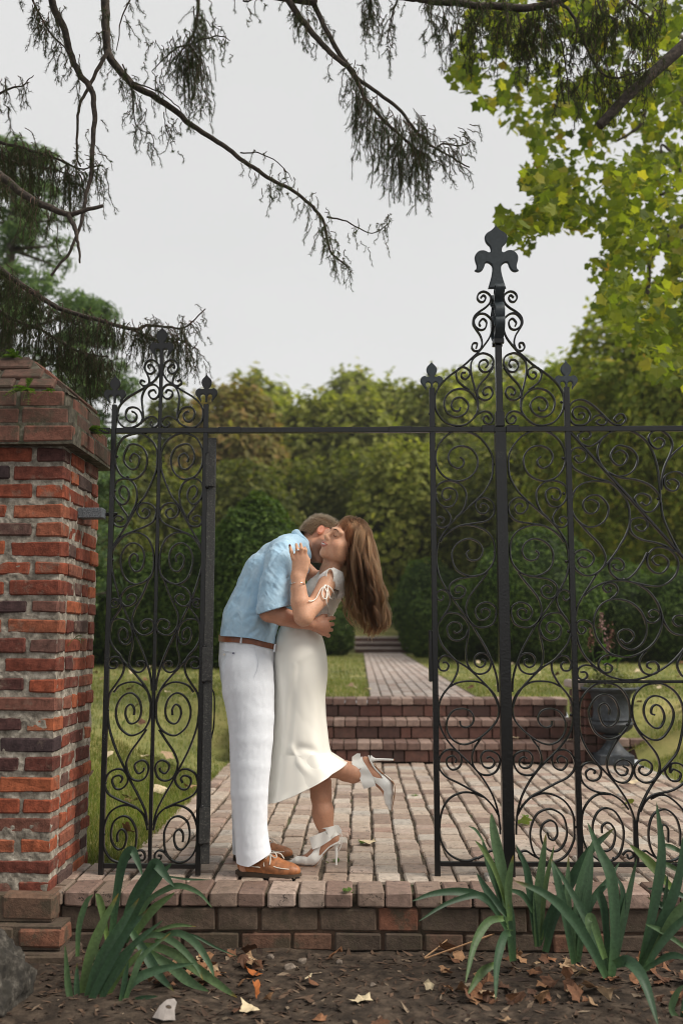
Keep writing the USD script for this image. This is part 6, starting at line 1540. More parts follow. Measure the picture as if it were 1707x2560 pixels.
# ---- spruce whose drooping boughs hang in front of the sky
rg = np.random.default_rng(77)
spruce = thing('spruce_tree', 'spruce with dark drooping needle boughs hanging over the gateway', 'tree')
TRK = np.array([-3.1, 3.9, 0])
obj('trunk', tube([TRK + [0, 0, SOIL - .3], TRK + [.05, 0, 3], TRK + [0, .05, 9]], [.34, .28, .12], 14), m_sprucebark, spruce, smooth=True)
zA = lambda x, y, Y: at(x / 1.568, y / 1.568, Y)
zB = lambda x, y, Y: at(1000 + x / 2.218, y / 2.218, Y)
needles_V, needles_F = [], []
twigs = []
def add_needles(P, length, dens, start=.0):
    """needles all round the twig P"""
    P = np.asarray(P); seg = np.linalg.norm(np.diff(P, axis=0), axis=1); L_ = seg.sum(); n = int(L_ * dens * (1 - start))
    if n < 2: return
    t = np.sort(rg.uniform(start, 1, n)) * L_; cum = np.concatenate([[0], np.cumsum(seg)])
    Q = np.stack([np.interp(t, cum, P[:, k]) for k in range(3)], -1); T = np.stack([np.interp(t, cum, np.gradient(P[:, k])) for k in range(3)], -1); T /= np.maximum(np.linalg.norm(T, axis=1, keepdims=True), 1e-9)
    d = rg.normal(size=(n, 3)); d -= T * (d * T).sum(1)[:, None]; d /= np.maximum(np.linalg.norm(d, axis=1, keepdims=True), 1e-9); d = d * .8 + T * .55
    d /= np.linalg.norm(d, axis=1, keepdims=True); w = np.cross(d, T); w /= np.maximum(np.linalg.norm(w, axis=1, keepdims=True), 1e-9)
    ln = length * rg.uniform(.7, 1.25, n)[:, None]; k = len(needles_V) and sum(len(v) for v in needles_V)
    V = np.stack([Q - w * .0009, Q + w * .0009, Q + d * ln], 1).reshape(-1, 3)
    needles_F.append(np.arange(len(V)).reshape(-1, 3) + (k or 0)); needles_V.append(V)
def droop(p, L_, drift, dens=800, nl=.016, r0=.0022, sub=True):
    """one hanging twig from p, with shorter side twigs"""
    n = 9; t = np.linspace(0, 1, n)[:, None]
    out = np.array([drift, rg.normal() * .05, 0]) + np.array([rg.normal() * .03, 0, 0])
    P = p + out * (t ** .6) * L_ * 1.2 + np.array([0, 0, -1.0]) * (t ** 1.35) * L_ + np.cumsum(rg.normal(size=(n, 3)), 0) * .006
    twigs.append(tube(P, np.linspace(r0, r0 * .35, n), 4, False)); add_needles(P, nl, dens, .12)
    if sub and L_ > .10:
        for k in range(int(2 + L_ * 11)):
            i = rg.integers(1, n - 1); q = P[i]; l = L_ * rg.uniform(.16, .42) * (1 - i / n * .5)
            a = rg.uniform(0, 2 * PI); tt = np.linspace(0, 1, 6)[:, None]
            S = q + np.array([math.cos(a) * .8, math.sin(a) * .6, .1]) * tt * l * .8 + np.array([0, 0, -1]) * (tt ** 1.6) * l * .75
            twigs.append(tube(S, np.linspace(r0 * .5, r0 * .3, 6), 3, False)); add_needles(S, nl, dens, .0)
def bough(pts, Y, r0, r1, f=zA, hang=(), dY=0.0):
    P = np.array([f(x, y, Y + dY * i / max(1, len(pts) - 1)) for i, (x, y) in enumerate(pts)]); Q = cat_rom(P, 6); Q += np.cumsum(rg.normal(size=Q.shape), 0) * .002
    obj('branch', tube(Q, np.linspace(r0, r1, len(Q)), 8), m_sprucebark, spruce, smooth=True)
    for t0, t1, n, l0, l1, dr in hang:
        for t in rg.uniform(t0, t1, int(n * 1.5)):
            i = t * (len(Q) - 1); a = int(i); p = Q[a] + (Q[min(a + 1, len(Q) - 1)] - Q[a]) * (i - a)
            droop(p + rg.normal(size=3) * [.015, .09, .01], rg.uniform(l0, l1), dr + rg.normal() * .12)
    return Q
bough(pairs('205 -60 210 0 260 110 290 210 320 290 355 330 380 400 383 500 378 600 370 690 355 790 340 880 300 980 228 1083'), 4.5, .019, .006, hang=[(0, .35, 10, .08, .22, -.1), (.5, .62, 3, .05, .1, .2)])
bough(pairs('408 -60 410 0 415 80 425 195 470 270 530 330 620 385 700 440 740 475 850 545 940 605 1050 680 1150 735 1240 800 1282 850 1310 960 1380 1020'), 4.7, .024, .004, hang=[(.10, .30, 9, .08, .20, .0), (.30, .50, 9, .04, .13, .0), (.62, .82, 16, .05, .15, -.05), (.80, .94, 16, .06, .15, .0), (.93, 1, 12, .05, .12, .1)], dY=.2)
bough(pairs('425 195 390 260 350 330 320 400 315 500 306 600 322 650'), 4.7, .011, .004, hang=[(.9, 1, 3, .05, .1, 0)])
bough(pairs('1282 850 1360 865 1450 905 1515 868'), 4.95, .005, .002, hang=[(.3, 1, 12, .04, .12, 0)])
bough(pairs('940 600 1020 605 1110 665 1140 710'), 4.8, .004, .0015, hang=[(.2, 1, 5, .04, .08, 0)])
bough(pairs('520 320 620 355 690 410 708 440'), 4.7, .004, .002)
bough(pairs('1100 -40 1120 0 1180 90 1280 200 1370 280 1420 380 1480 460 1568 540 1640 600'), 4.4, .018, .005, hang=[(.1, .4, 14, .06, .18, 0), (.48, .75, 26, .12, .34, -.05), (.72, 1, 34, .14, .36, .0)])
bough(pairs('1195 -40 1215 0 1280 130 1370 280 1450 350 1568 430 1640 515 1695 572 1765 615 1850 660'), 4.45, .014, .003, hang=[(.0, .3, 8, .05, .13, .1), (.55, .80, 26, .08, .24, .1), (.82, .96, 16, .05, .13, .3)])
bough(pairs('1700 600 1740 560 1800 570 1850 555'), 4.5, .005, .002, hang=[(.1, 1, 14, .03, .09, .5)])
bough(pairs('-40 650 0 680 100 750 200 800 270 830 330 815 405 788'), 4.3, .022, .008, hang=[(.0, .5, 22, .08, .24, .0)])
bough(pairs('265 830 293 900 300 960 306 1032'), 4.3, .013, .004)
bough(pairs('-40 1030 0 1060 60 1100 130 1150 220 1210 350 1250 520 1295 570 1276 640 1278 720 1280 800 1205'), 5.15, .020, .003, hang=[(.0, .35, 46, .10, .30, 0), (.3, .62, 66, .10, .32, .0), (.6, .92, 40, .05, .20, .1), (.88, 1, 10, .03, .09, .4)])
bough(pairs('520 1295 600 1335 700 1330 780 1370'), 5.15, .006, .002, hang=[(.1, 1, 50, .06, .24, .1)])
bough(pairs('-40 1200 60 1260 160 1300 300 1380 420 1400'), 5.3, .012, .004, hang=[(0, 1, 95, .14, .36, .0)])
bough(pairs('-40 545 0 560 100 580 220 610 310 655 400 640'), 4.55, .009, .003, hang=[(.0, 1, 56, .10, .28, .1), (.8, 1, 8, .04, .1, .5)])
bough(pairs('-40 600 80 640 200 670 300 700'), 4.8, .008, .003, hang=[(0, 1, 44, .12, .32, .0)])
bough(pairs('-30 380 40 340 90 330 130 280'), 4.4, .006, .002, hang=[(0, .8, 10, .05, .16, .1)])
bough(pairs('770 -60 775 0 768 90 745 170 700 230'), 4.6, .010, .003, hang=[(.2, .6, 12, .06, .18, .2), (.4, 1, 20, .10, .34, .1)])
bough(pairs('742 175 690 190 630 230 580 280'), 4.6, .005, .002, hang=[(.1, 1, 16, .06, .2, .0)])
bough(pairs('745 170 800 140 860 130 900 150'), 4.6, .005, .002, hang=[(0, 1, 12, .04, .12, .2)])
bough(pairs('745 175 790 240 800 320'), 4.6, .006, .002, hang=[(0, 1, 16, .10, .28, .0)])
bough(pairs('505 -40 512 0 470 90 455 210'), 4.6, .006, .002, hang=[(.1, .7, 8, .05, .16, .3)])
bough(pairs('480 250 520 340 540 480 600 520'), 4.65, .004, .0015, hang=[(.0, 1, 22, .05, .15, .0)])
bough(pairs('640 440 650 510 690 570'), 4.65, .003, .001, hang=[(.2, 1, 8, .04, .09, .0)])
bough(pairs('120 -40 140 20 190 120 280 210'), 4.4, .006, .003, hang=[(0, 1, 20, .06, .18, .0)])
bough(pairs('1000 -60 960 0 1040 -10'), 4.5, .005, .003, hang=[(0, 1, 10, .03, .08, .0)])
bough(pairs('1460 -60 1450 0 1440 50'), 4.5, .006, .003, hang=[(.3, 1, 24, .06, .17, .0)])
bough(pairs('1568 -40 1545 60 1530 160'), 4.5, .005, .002, hang=[(0, 1, 16, .04, .14, .0)])
bough(pairs('-60 -30 100 -20 200 -10 335 0 450 20 600 30 780 40 890 12 1000 -40'), 3.9, .013, .016, f=zB, hang=[(.15, .40, 26, .06, .22, .0), (.42, .85, 44, .10, .32, .0)])
bough(pairs('890 12 960 90 1000 170 1060 300 1120 400 1180 418 1260 390 1340 355'), 3.95, .007, .003, f=zB, hang=[(.2, .75, 24, .08, .22, .0), (.72, 1, 26, .05, .16, .1)])
bough(pairs('800 40 870 180 905 300 930 570'), 3.95, .004, .002, f=zB, hang=[(.1, 1, 22, .06, .16, .0)])
bough(pairs('1230 -40 1330 60 1400 120'), 3.9, .006, .003, f=zB, hang=[(0, 1, 30, .06, .2, .0)])
bough(pairs('1080 -40 1120 80 1200 120'), 3.9, .006, .003, f=zB, hang=[(0, 1, 26, .08, .22, .0)])
bough(pairs('640 40 680 200 720 330'), 4.0, .004, .002, f=zB, hang=[(.0, 1, 24, .06, .16, .0)])
for l0 in ((-.05, 3.3), (1.0, 3.4), (-1.2, 3.2)):     # limbs that carry the boughs, above the picture
    obj('limb', tube(cat_rom([TRK + [0, 0, 3.9], TRK + [1.0, .3, 4.2], [l0[0], 4.45, 4.0 + .1 * l0[1]], [l0[0] + 1.0, 4.4, 4.1]], 6), np.linspace(.07, .02, 19), 8), m_sprucebark, spruce, smooth=True)
obj('limb', tube(cat_rom([TRK + [0, 0, 4.4], [0, 4.0, 4.4], [1.6, 3.95, 4.0], [1.0, 3.92, 3.2]], 6), np.linspace(.07, .02, 19), 8), m_sprucebark, spruce, smooth=True)
tag(obj('twigs', join(twigs), m_twig, spruce), kind='stuff')
tag(obj('needles', trimesh.Trimesh(np.vstack(needles_V), np.vstack(needles_F), process=False), lf_sprucen, spruce), kind='stuff')

# ---- sycamore on the right: broad lobed leaves against the light
rg = np.random.default_rng(88)
def lobed(size, rg, lobes=5, curl=.25):
    """a maple-like leaf: stalk at the origin, tip along +y"""
    ang = np.linspace(-128, 128, lobes * 4 - 3) if False else None
    pts = []
    for a, r_ in ((-150, .28), (-118, .66), (-95, .58), (-62, .92), (-42, .68), (-20, .80), (0, 1.04), (20, .80), (42, .68), (62, .92), (95, .58), (118, .66), (150, .28)):
        a = math.radians(a + rg.normal() * 4); r_ *= rg.uniform(.9, 1.1); pts.append((math.sin(a) * r_ * .62, math.cos(a) * r_ * .62 + .30, 0))
    V = np.array([(0, .18, 0)] + pts) * size; n = len(pts)
    V[:, 2] = curl * size * ((V[:, 0] / size) ** 2 * rg.uniform(-1, 1.4) + (V[:, 1] / size) ** 2 * rg.uniform(-.8, .8)) + rg.normal(size=len(V)) * .02 * size
    return trimesh.Trimesh(V, [(0, i + 1, i) for i in range(1, n)] + [(0, 1, n)], process=False)
syc = thing('sycamore_tree', 'sycamore with broad yellow green leaves filling the upper right corner', 'tree')
outline = sg.Polygon([(1153, 15), (1149, 113), (1117, 185), (1194, 252), (1215, 320), (1334, 343), (1311, 406), (1306, 487), (1288, 518), (1228, 541), (1262, 580), (1318, 640), (1345, 570), (1442, 590), (1527, 577), (1487, 631), (1455, 690), (1500, 780), (1560, 870), (1630, 940), (1760, 1000), (1760, -60), (1150, -60)])
cl, tries = [], 0
while len(cl) < 104:
    x, y = rg.uniform(1110, 1760), rg.uniform(-60, 980)
    if not sg.Point(x, y).within(outline): continue
    cl.append((x, y, rg.uniform(8.0, 12.0)))
leaves = []
while len(leaves) < 7600:
    x, y, Y = cl[rg.integers(len(cl))]
    x += rg.normal() * 42; y += rg.normal() * 36; Y += rg.normal() * .5
    if not sg.Point(x, y).within(outline): continue
    if meshkit.fbm(np.array([x / 55., y / 45., 3.]), 3, 4) < .43 and rg.random() < .9: continue
    p = at(x, y, Y); l = lobed(rg.uniform(.075, .13), rg)
    T = np.eye(4); T[:3, :3] = Rot.from_euler('zxz', [rg.uniform(0, 6.28), PI / 2 * rg.uniform(.2, 1.5), rg.normal() * .8]).as_matrix(); T[:3, 3] = p; l.apply_transform(T); leaves.append((Y, l))
leaves.sort(key=lambda a: a[0])
for Y, l in leaves[:290]: obj('leaf', l, lf_syc, syc)
tag(obj('foliage', join([l for _, l in leaves[290:]]), lf_syc_i, syc), kind='stuff')
br = lambda s_, Y, r0, r1, mt: obj('branch', tube(cat_rom([zB(x, y, Y) for x, y in pairs(s_)], 6), np.linspace(r0, r1, (len(pairs(s_)) - 1) * 6 + 1), 7), mt, syc, smooth=True)
br('1900 330 1700 260 1568 205 1480 150 1410 120', 10, .032, .018, m_palebark)
br('1900 1100 1700 1180 1568 1250 1450 1340 1390 1440', 10, .045, .012, m_bark)
br('1450 520 1370 560 1340 680 1270 740 1200 780', 9.5, .03, .01, m_bark)
br('1900 900 1700 980 1568 1030 1440 1080', 10.5, .05, .02, m_bark)
br('1568 1030 1540 900 1450 800 1460 940', 10, .02, .01, m_bark)
br('1700 700 1568 560 1530 500 1500 560', 9, .03, .012, m_palebark)
br('1370 1650 1378 1560 1400 1400 1568 1250', 11, .03, .02, m_bark)
b0 = np.array([6.6, 10.5, float(lawn_z(6.6, 10.5)) - .2])
obj('trunk', tube(cat_rom([b0, b0 + [0, 0, 2.5], b0 + [-.2, 0, 5], b0 + [-.3, -.2, 8.5]], 5), np.linspace(.38, .16, 16), 14), m_palebark, syc, smooth=True)
for s_ in (3.2, 4.2, 5.0, 6.2):
    e = at(1840, 700 - (s_ - 3.2) * 260, 10.2); obj('limb', tube(cat_rom([b0 + [-.1, 0, s_], (b0 + [0, 0, s_] + e) / 2 + [0, 0, .2], e], 5), np.linspace(.10, .045, 11), 8), m_palebark, syc, smooth=True)

# ---- grass
rg = np.random.default_rng(99)
m_grass = leafy('grass_blade', [(0, (.08, .125, .022)), (.5, (.145, .18, .036)), (.8, (.23, .215, .065)), (1, (.33, .27, .13))], trans=.45, vary='island', tint=(1.2, 1.3, .6))
def grass(n, yr, xr, keep, h0, h1, w):
    X, Yv = rg.uniform(*xr, n), rg.uniform(*yr, n); k = keep(X, Yv); X, Yv = X[k], Yv[k]; n = len(X)
    B = np.stack([X, Yv, lawn_z(X, Yv) - .003], -1); a = rg.uniform(0, 2 * PI, n); h = rg.uniform(h0, h1, n) * (.6 + .8 * meshkit.noise(B * 1.3)); le = rg.uniform(.1, .8, n)[:, None] * h[:, None]
    d = np.stack([np.cos(a), np.sin(a), 0 * a], -1); s_ = np.stack([-np.sin(a), np.cos(a), 0 * a], -1); up = np.array([0, 0, 1.])
    V = np.stack([B - s_ * w, B + s_ * w, B + up * h[:, None] * .6 + d * le * .35 + s_ * w * .7, B + up * h[:, None] * .6 + d * le * .35 - s_ * w * .7, B + up * h[:, None] * .95 + d * le], 1).reshape(-1, 3)
    k = np.arange(n)[:, None] * 5
    return trimesh.Trimesh(V, np.vstack([k + [0, 1, 2], k + [0, 2, 3], k + [3, 2, 4]]), process=False)
off = lambda x, y: ~((x > TX0 - .0) & (x < np.where(y > 9.2, 2.02, TX1)) & (y < 10.06)) & ~((x > .1) & (x < 1.16)) 
g1 = grass(45000, (5.02, 8.2), (-3.0, -1.1), lambda x, y: off(x, y) & (x > -.345 * y - .3), .03, .065, .0018)
g2 = grass(50000, (8.2, 13.5), (-5, 6), lambda x, y: off(x, y) & (np.abs(x) < .36 * y + .3), .025, .055, .003)
g3 = grass(16000, (6.0, 9.3), (2.4, 4.0), lambda x, y: off(x, y) & (x < .37 * y + .3), .03, .06, .002)
g4 = grass(40000, (13.5, 26), (-9.5, 10), lambda x, y: off(x, y) & (np.abs(x) < .37 * y), .03, .06, .006)
tag(obj('grass', join([g1, g2, g3, g4]), m_grass), kind='stuff')

# ---------------------------------------------------------------- irises along the wall
rg = np.random.default_rng(123)
m_iris = M('iris_leaf', {'info': ('object_info', {}), 'geo': ('geometry', {}), 'n': ('noise_texture', {'scale': 90.0, 'detail': 3.0}), 'r': ('rgb_ramp', {'ramp': [(0, (.026, .058, .030)), (.5, (.042, .084, .042)), (.8, (.062, .108, .048)), (1, (.085, .13, .036))]}),
    'mr': ('map_range', {'from_min': .3, 'from_max': .7, 'to_min': .8, 'to_max': 1.2}), 'mul': ('vector_math', {'math_type': 'scale'}), 'a': ('attribute', {'attribute': 'tint'}), 'mx': ('vector_math', {'math_type': 'multiply'}),
    'p': ('principled_bsdf', {'roughness': .5, 'specular_ior_level': .3}), 't': ('translucent_bsdf', {}), 'm': ('mix_closure', {'fac': .25})},
    [('info.random', 'r.fac'), ('geo.position', 'n.vector'), ('n.fac', 'mr.value'), ('r.color', 'mul.vector1'), ('mr.result', 'mul.scale'), ('mul.vector', 'mx.vector1'), ('a.color', 'mx.vector2'), ('mx.vector', 'p.base_color'), ('mx.vector', 't.color'), ('p.BSDF', 'm.closure1'), ('t.BSDF', 'm.closure2')], surface='m.closure')
def blade(pts, f, Y0, w, lean, tipcol=(1, 1, 1)):
    """a sword leaf: pixel points from the base up, base at distance Y0, tip nearer or farther by lean"""
    n0 = len(pts); P = np.array([f(x, y, Y0 + lean * (i / (n0 - 1)) ** 1.4) for i, (x, y) in enumerate(pts)])
    Q = cat_rom(P, 7); n = len(Q); t = np.linspace(0, 1, n)
    T = np.gradient(Q, axis=0); T /= np.maximum(np.linalg.norm(T, axis=1, keepdims=True), 1e-9)
    S = np.cross(T, np.array([0.25, -1.0, .25])); S /= np.maximum(np.linalg.norm(S, axis=1, keepdims=True), 1e-9)
    Nn = np.cross(S, T)
    ww = w / 2 * np.minimum(1, .62 + .9 * t) * np.clip((1 - t) / .45, 0, 1) ** .62
    ww = np.maximum(ww, .0006)
    V = np.stack([Q - S * ww[:, None] + Nn * ww[:, None] * .18, Q - S * ww[:, None] * .5 - Nn * ww[:, None] * .03, Q - Nn * ww[:, None] * .16, Q + S * ww[:, None] * .5 - Nn * ww[:, None] * .03, Q + S * ww[:, None] + Nn * ww[:, None] * .18], 1).reshape(-1, 3)
    i, j = np.meshgrid(np.arange(n - 1), np.arange(4), indexing='ij'); a = (i * 5 + j).ravel()
    F = np.vstack([np.stack([a, a + 1, a + 6], -1), np.stack([a, a + 6, a + 5], -1)])
    c = np.ones((n, 3)); k = sstep(.0, .22, t)[:, None]; c = c * k + np.array([1.5, 1.5, 1.15]) * (1 - k)
    k = sstep(.86, 1.0, t)[:, None] * .8; c = c * (1 - k) + np.asarray(tipcol) * k
    return trimesh.Trimesh(V, F, process=False), np.repeat(c, 5, 0)
BROWN = (3.2, 1.1, .35)
def iris(label, blades, f, scale):
    t = thing('iris_plant', label, 'plant', group='iris clumps along the foot of the wall')
    for s_, w, Y0, lean in blades:
        m, c = blade(pairs(s_), f, Y0, w / scale / FPX * Y0 * 1.02, lean, BROWN if rg.random() < .25 else (1.1, 1.1, .9))
        obj('leaf', m, m_iris, t, smooth=True, col=c)
z6 = lambda x, y, Y: at(x / 2.529, 2080 + y / 2.529, Y)
iris('bushy iris clump at the foot of the brick pillar, leaves splayed to the right', [(a, w, Y, l) for a, w, Y, l in (
    ('470 1180 432 980 412 720', 40, 3.86, -.02), ('492 1150 485 980 488 830', 34, 3.88, .0), ('500 1125 560 820 640 600 750 390', 62, 3.9, .05), ('530 1135 620 840 760 600 880 420', 62, 3.88, .03), ('545 1135 640 930 800 640 935 490', 56, 3.86, .0), ('600 1115 700 890 860 700 1030 560', 44, 3.9, .03),
    ('700 720 735 420 775 200 830 118 870 190 900 275', 56, 4.10, -.05), ('760 700 840 430 950 260 985 205 1040 270 1105 350', 70, 4.1, -.06), ('790 700 900 430 1000 290 1085 200', 60, 4.12, .0), ('840 660 930 450 1060 360 1150 345 1260 390 1340 480', 36, 4.08, -.1), ('850 660 960 500 1105 385', 52, 4.1, .0),
    ('840 720 960 652 1100 700 1230 830 1285 940', 40, 4.05, -.12), ('980 700 1110 640 1230 700 1320 830 1355 920', 44, 4.06, -.12), ('860 720 1040 745 1230 860 1400 980 1500 1050', 56, 4.04, -.14), ('900 740 1090 860 1200 950 1320 1010', 62, 4.02, -.12), ('740 1130 830 960 980 880 1240 830', 56, 3.86, .05),
    ('750 1120 880 1060 1000 1040', 32, 3.85, -.02), ('760 1140 860 1110 975 1105', 26, 3.82, -.02), ('490 790 500 600 545 450 590 395', 36, 4.0, .0), ('680 690 650 520 625 420 605 392', 42, 4.05, .0), ('830 630 920 770 1000 900 1100 1010', 60, 4.0, -.1), ('900 660 1100 595 1240 600', 22, 4.08, .0), ('1130 640 1230 660 1360 730 1500 790', 16, 4.15, .0),
    ('760 1080 790 930 812 820', 32, 3.84, .0), ('770 1130 850 900 910 780 1080 640', 38, 3.86, .05), ('560 1130 600 900 625 690', 30, 3.9, .05), ('1040 280 1180 300 1330 305', 14, 4.15, .0), ('620 1110 680 980 780 830 860 720', 44, 3.88, .0), ('660 1080 760 900 850 800 900 740', 40, 3.9, .02))], z6, 2.529)
z4 = lambda x, y, Y: at(1030 + x / 2.316, 1850 + y / 2.316, Y)
iris('tall iris clump in front of the tall iron post with two long leaves arching left', [(a, w, Y, l) for a, w, Y, l in (
    ('580 1285 545 1000 445 720 405 575', 52, 4.12, .0), ('565 1110 525 800 475 550 458 425', 62, 4.12, .03), ('555 980 475 750 412 640 365 585', 32, 4.1, .0), ('565 1050 555 850 585 668', 46, 4.1, .0), ('540 1080 430 930 300 882 130 890 0 935', 42, 4.1, -.12), ('545 1100 445 935 370 900 200 950 38 1052', 32, 4.1, -.2),
    ('550 1020 450 900 372 772', 46, 4.1, .0), ('530 1035 440 1055 362 1180 308 1410', 46, 4.05, -.28), ('570 1120 530 1140 490 1290 482 1510', 48, 4.05, -.32), ('480 1300 400 1350 318 1480', 46, 3.95, -.14), ('412 590 370 525 325 500', 16, 4.1, .0), ('590 1280 575 1050 560 880', 40, 4.14, .05))], z4, 2.316)
iris('slender iris clump between the tall post and the leafy middle clump', [(a, w, Y, l) for a, w, Y, l in (
    ('722 1200 690 950 660 750 600 610', 46, 4.2, .0), ('724 1200 720 950 750 720 775 540', 50, 4.2, .02), ('745 1160 760 900 822 610', 36, 4.22, .0), ('700 1000 640 900 545 865', 32, 4.2, -.1), ('735 1190 800 1000 900 850 1000 760', 40, 4.22, .0))], z4, 2.316)
iris('iris clump of upright leaves left of the broad leaning leaf', [(a, w, Y, l) for a, w, Y, l in (
    ('935 1300 880 1000 832 780 805 690', 48, 4.05, .05), ('945 1290 900 950 905 670', 42, 4.06, .05), ('955 1290 960 950 1000 750 1052 570', 62, 4.08, .08), ('962 1260 1010 900 1046 650', 52, 4.08, .08), ('770 1230 830 1000 1000 680 1172 508', 60, 4.16, .05), ('950 1280 1030 960 1130 820 1200 710', 40, 4.1, .1))], z4, 2.316)
iris('iris clump with a broad leaf leaning far left and one bent over leaf', [(a, w, Y, l) for a, w, Y, l in (
    ('1122 1375 1050 1230 930 1040 780 900 588 815', 62, 3.86, -.12), ('1132 1375 1060 1150 960 950 810 700', 52, 3.9, .05), ('1152 1370 1172 1100 1150 800 1080 640 1015 480', 68, 3.9, .06), ('1142 1360 1112 1000 1085 890 1120 845', 50, 3.92, .0), ('1115 1270 1050 1070 1030 1035 1018 1060 1026 1175', 56, 3.88, -.04), ('1170 1300 1250 1288 1340 1400 1425 1660', 72, 3.8, -.22), ('1160 1370 1230 1000 1300 690', 44, 3.92, .1), ('1150 1375 1190 1180 1220 900 1175 780', 40, 3.94, .05))], z4, 2.316)
iris('large iris clump at the right edge with leaves crossing the fence', [(a, w, Y, l) for a, w, Y, l in (
    ('1320 1325 1400 950 1442 650 1414 362', 62, 3.9, .06), ('1332 1325 1450 1050 1540 800 1572 540', 62, 3.9, .05), ('1350 1330 1480 1080 1568 960 1640 860', 56, 3.88, .0), ('1500 860 1380 720 1258 608', 56, 4.0, .0), ('1340 1340 1440 1180 1560 1050 1660 1000', 46, 3.86, .0), ('1600 1060 1480 980 1358 912', 42, 3.95, .0), ('1600 1220 1450 1112 1350 1068', 30, 3.9, -.05), ('1600 800 1490 730 1420 712', 28, 3.95, .0), ('1600 672 1500 622 1428 604', 28, 3.95, .0),
    ('1600 920 1500 880 1360 860', 34, 4.0, .0), ('1330 1330 1390 1150 1450 1000 1480 780', 44, 3.92, .05), ('1560 1640 1590 1500 1640 1400', 50, 3.7, .0), ('1540 1620 1500 1560 1530 1470 1570 1420', 40, 3.7, .0), ('1345 1330 1500 1250 1640 1290', 36, 3.85, -.08))], z4, 2.316)

# ---------------------------------------------------------------- fallen leaves and litter
dead = varied('dry_leaf', [(0, (.055, .024, .012)), (.35, (.12, .052, .024)), (.6, (.19, .085, .038)), (.8, (.25, .14, .07)), (1, (.36, .27, .17))], 'object', rough=.8, scale=60, grain=.3, bump=.3)
dead_i = varied('dry_leaf_litter', [(0, (.025, .014, .009)), (.5, (.05, .028, .016)), (.85, (.085, .05, .03)), (1, (.19, .145, .10))], 'island', rough=.85, scale=60, grain=.3, bump=.3)
pale = plain('pale_dry_leaf', (.50, .41, .27), .8, .2, .15, 60, .3)
orange = plain('orange_dry_leaf', (.27, .085, .022), .7, .3, .2, 50, .3)
bone = plain('bleached_bark', (.24, .215, .20), .8, .2, .2, 40, .4)
def fallen(p, size, yaw, tilt=.15, curl=.5, seed=0):
    r = np.random.default_rng(seed); l = lobed(size, r, curl=curl).subdivide(); v = np.array(l.vertices); v[:, 2] += size * .10 * np.sin(v[:, 0] / size * 5 + seed) * np.cos(v[:, 1] / size * 4)
    v[:, 1] -= size * .35; l.vertices = v
    T = np.eye(4); T[:3, :3] = (Rot.from_euler('z', yaw) * Rot.from_euler('xy', [tilt * r.normal(), tilt * r.normal()])).as_matrix(); T[:3, 3] = p; l.apply_transform(T)
    l.apply_translation((0, 0, max(0, p[2] - l.vertices[:, 2].min()) + .002)); return l
def ground_px(sx, sy, Z=SOIL):
    p = on(sx, sy, Z)
    for _ in range(3): p = on(sx, sy, float(soil_z(p[0:1], p[1:2])[0]) + .004)
    return p
def z5(x, y): return 400 + x / 2.0907, 2080 + y / 2.0907
for nm, px, size, yaw, tilt, mt, lab in (('fallen_leaf', z5(1060, 890), .085, .4, .1, pale, 'pale tan lobed leaf lying alone on bare soil below the wall'), ('fallen_leaf', z5(470, 935), .085, 2.2, .12, pale, 'pale greenish leaf flat on the soil right of the left iris clump'),
        ('fallen_leaf', z5(498, 876), .070, 1.0, 1.2, orange, 'orange leaf standing on edge on the soil'), ('fallen_leaf', z5(470, 750), .085, 3.4, .3, orange, 'large tawny leaf among litter right of the left iris clump'),
        ('fallen_leaf', z5(778, 776), .045, 1.4, .3, pale, 'small tan leaf in the middle of the bare soil'), ('fallen_leaf', z5(560, 895), .05, .2, .5, dead, 'small curled tan leaf beside the orange standing leaf'), ('fallen_leaf', z5(1408, 833), .045, 2.8, .6, pale, 'small cream leaf tipped on edge right of the soil patch')):
    p = ground_px(*px); tag(obj(nm, fallen(p, size, yaw, tilt, .5, int(px[0])), mt), lab, 'leaf')
p = on(400 + 1105 / 2.0907, 2080 + 66 / 2.0907, .004); tag(obj('fallen_leaf', fallen(p, .10, 1.7, .25, .6, 5), pale), 'curled tan leaf on the terrace bricks right of the white heel', 'leaf')
for (sx, sy, Z, lab) in ((1287, 1850, .18, 'yellow leaf on the middle brick step behind the tall post'), (1425, 1852, .18, 'yellow leaf at the right end of the middle brick step'), (1305, 2060, .004, 'green leafy sprig on the terrace bricks behind the tall post'), (1565, 2018, .004, 'dark green curled leaf on the bricks behind the iron fence'), (1580, 1958, .004, 'bleached leaf at the terrace edge behind the iron fence')):
    p = on(sx, sy, Z); tag(obj('fallen_leaf', fallen(p, .11, rg.uniform(0, 6), .2, .6, sx), lf_syc if 'green' in lab else pale), lab, 'leaf')
# white torn piece of bark with a hole, bottom left
p = ground_px(412, 2545)
ring_out = .72 * np.array([(-.055, -.03), (-.03, .02), (.0, .05), (.035, .062), (.05, .05), (.045, .01), (.055, -.035), (.0, -.05)]); hole = [(.010 + .011 * math.cos(a), .012 + .007 * math.sin(a)) for a in np.linspace(0, 2 * PI, 10)[:-1]]
tb = trimesh.creation.extrude_polygon(sg.Polygon(ring_out, [hole]), .003, engine='earcut').subdivide(); v = np.array(tb.vertices); v[:, 2] += .018 * np.cos(v[:, 0] * 30) + .01 * v[:, 1] / .06; tb.vertices = v
tb.apply_transform(trimesh.transformations.euler_matrix(.6, .1, .1)); tb.apply_translation(p + [0, 0, .012]); tag(obj('bark_piece', tb, bone), 'bleached white piece of bark with a round hole on the soil', 'bark')
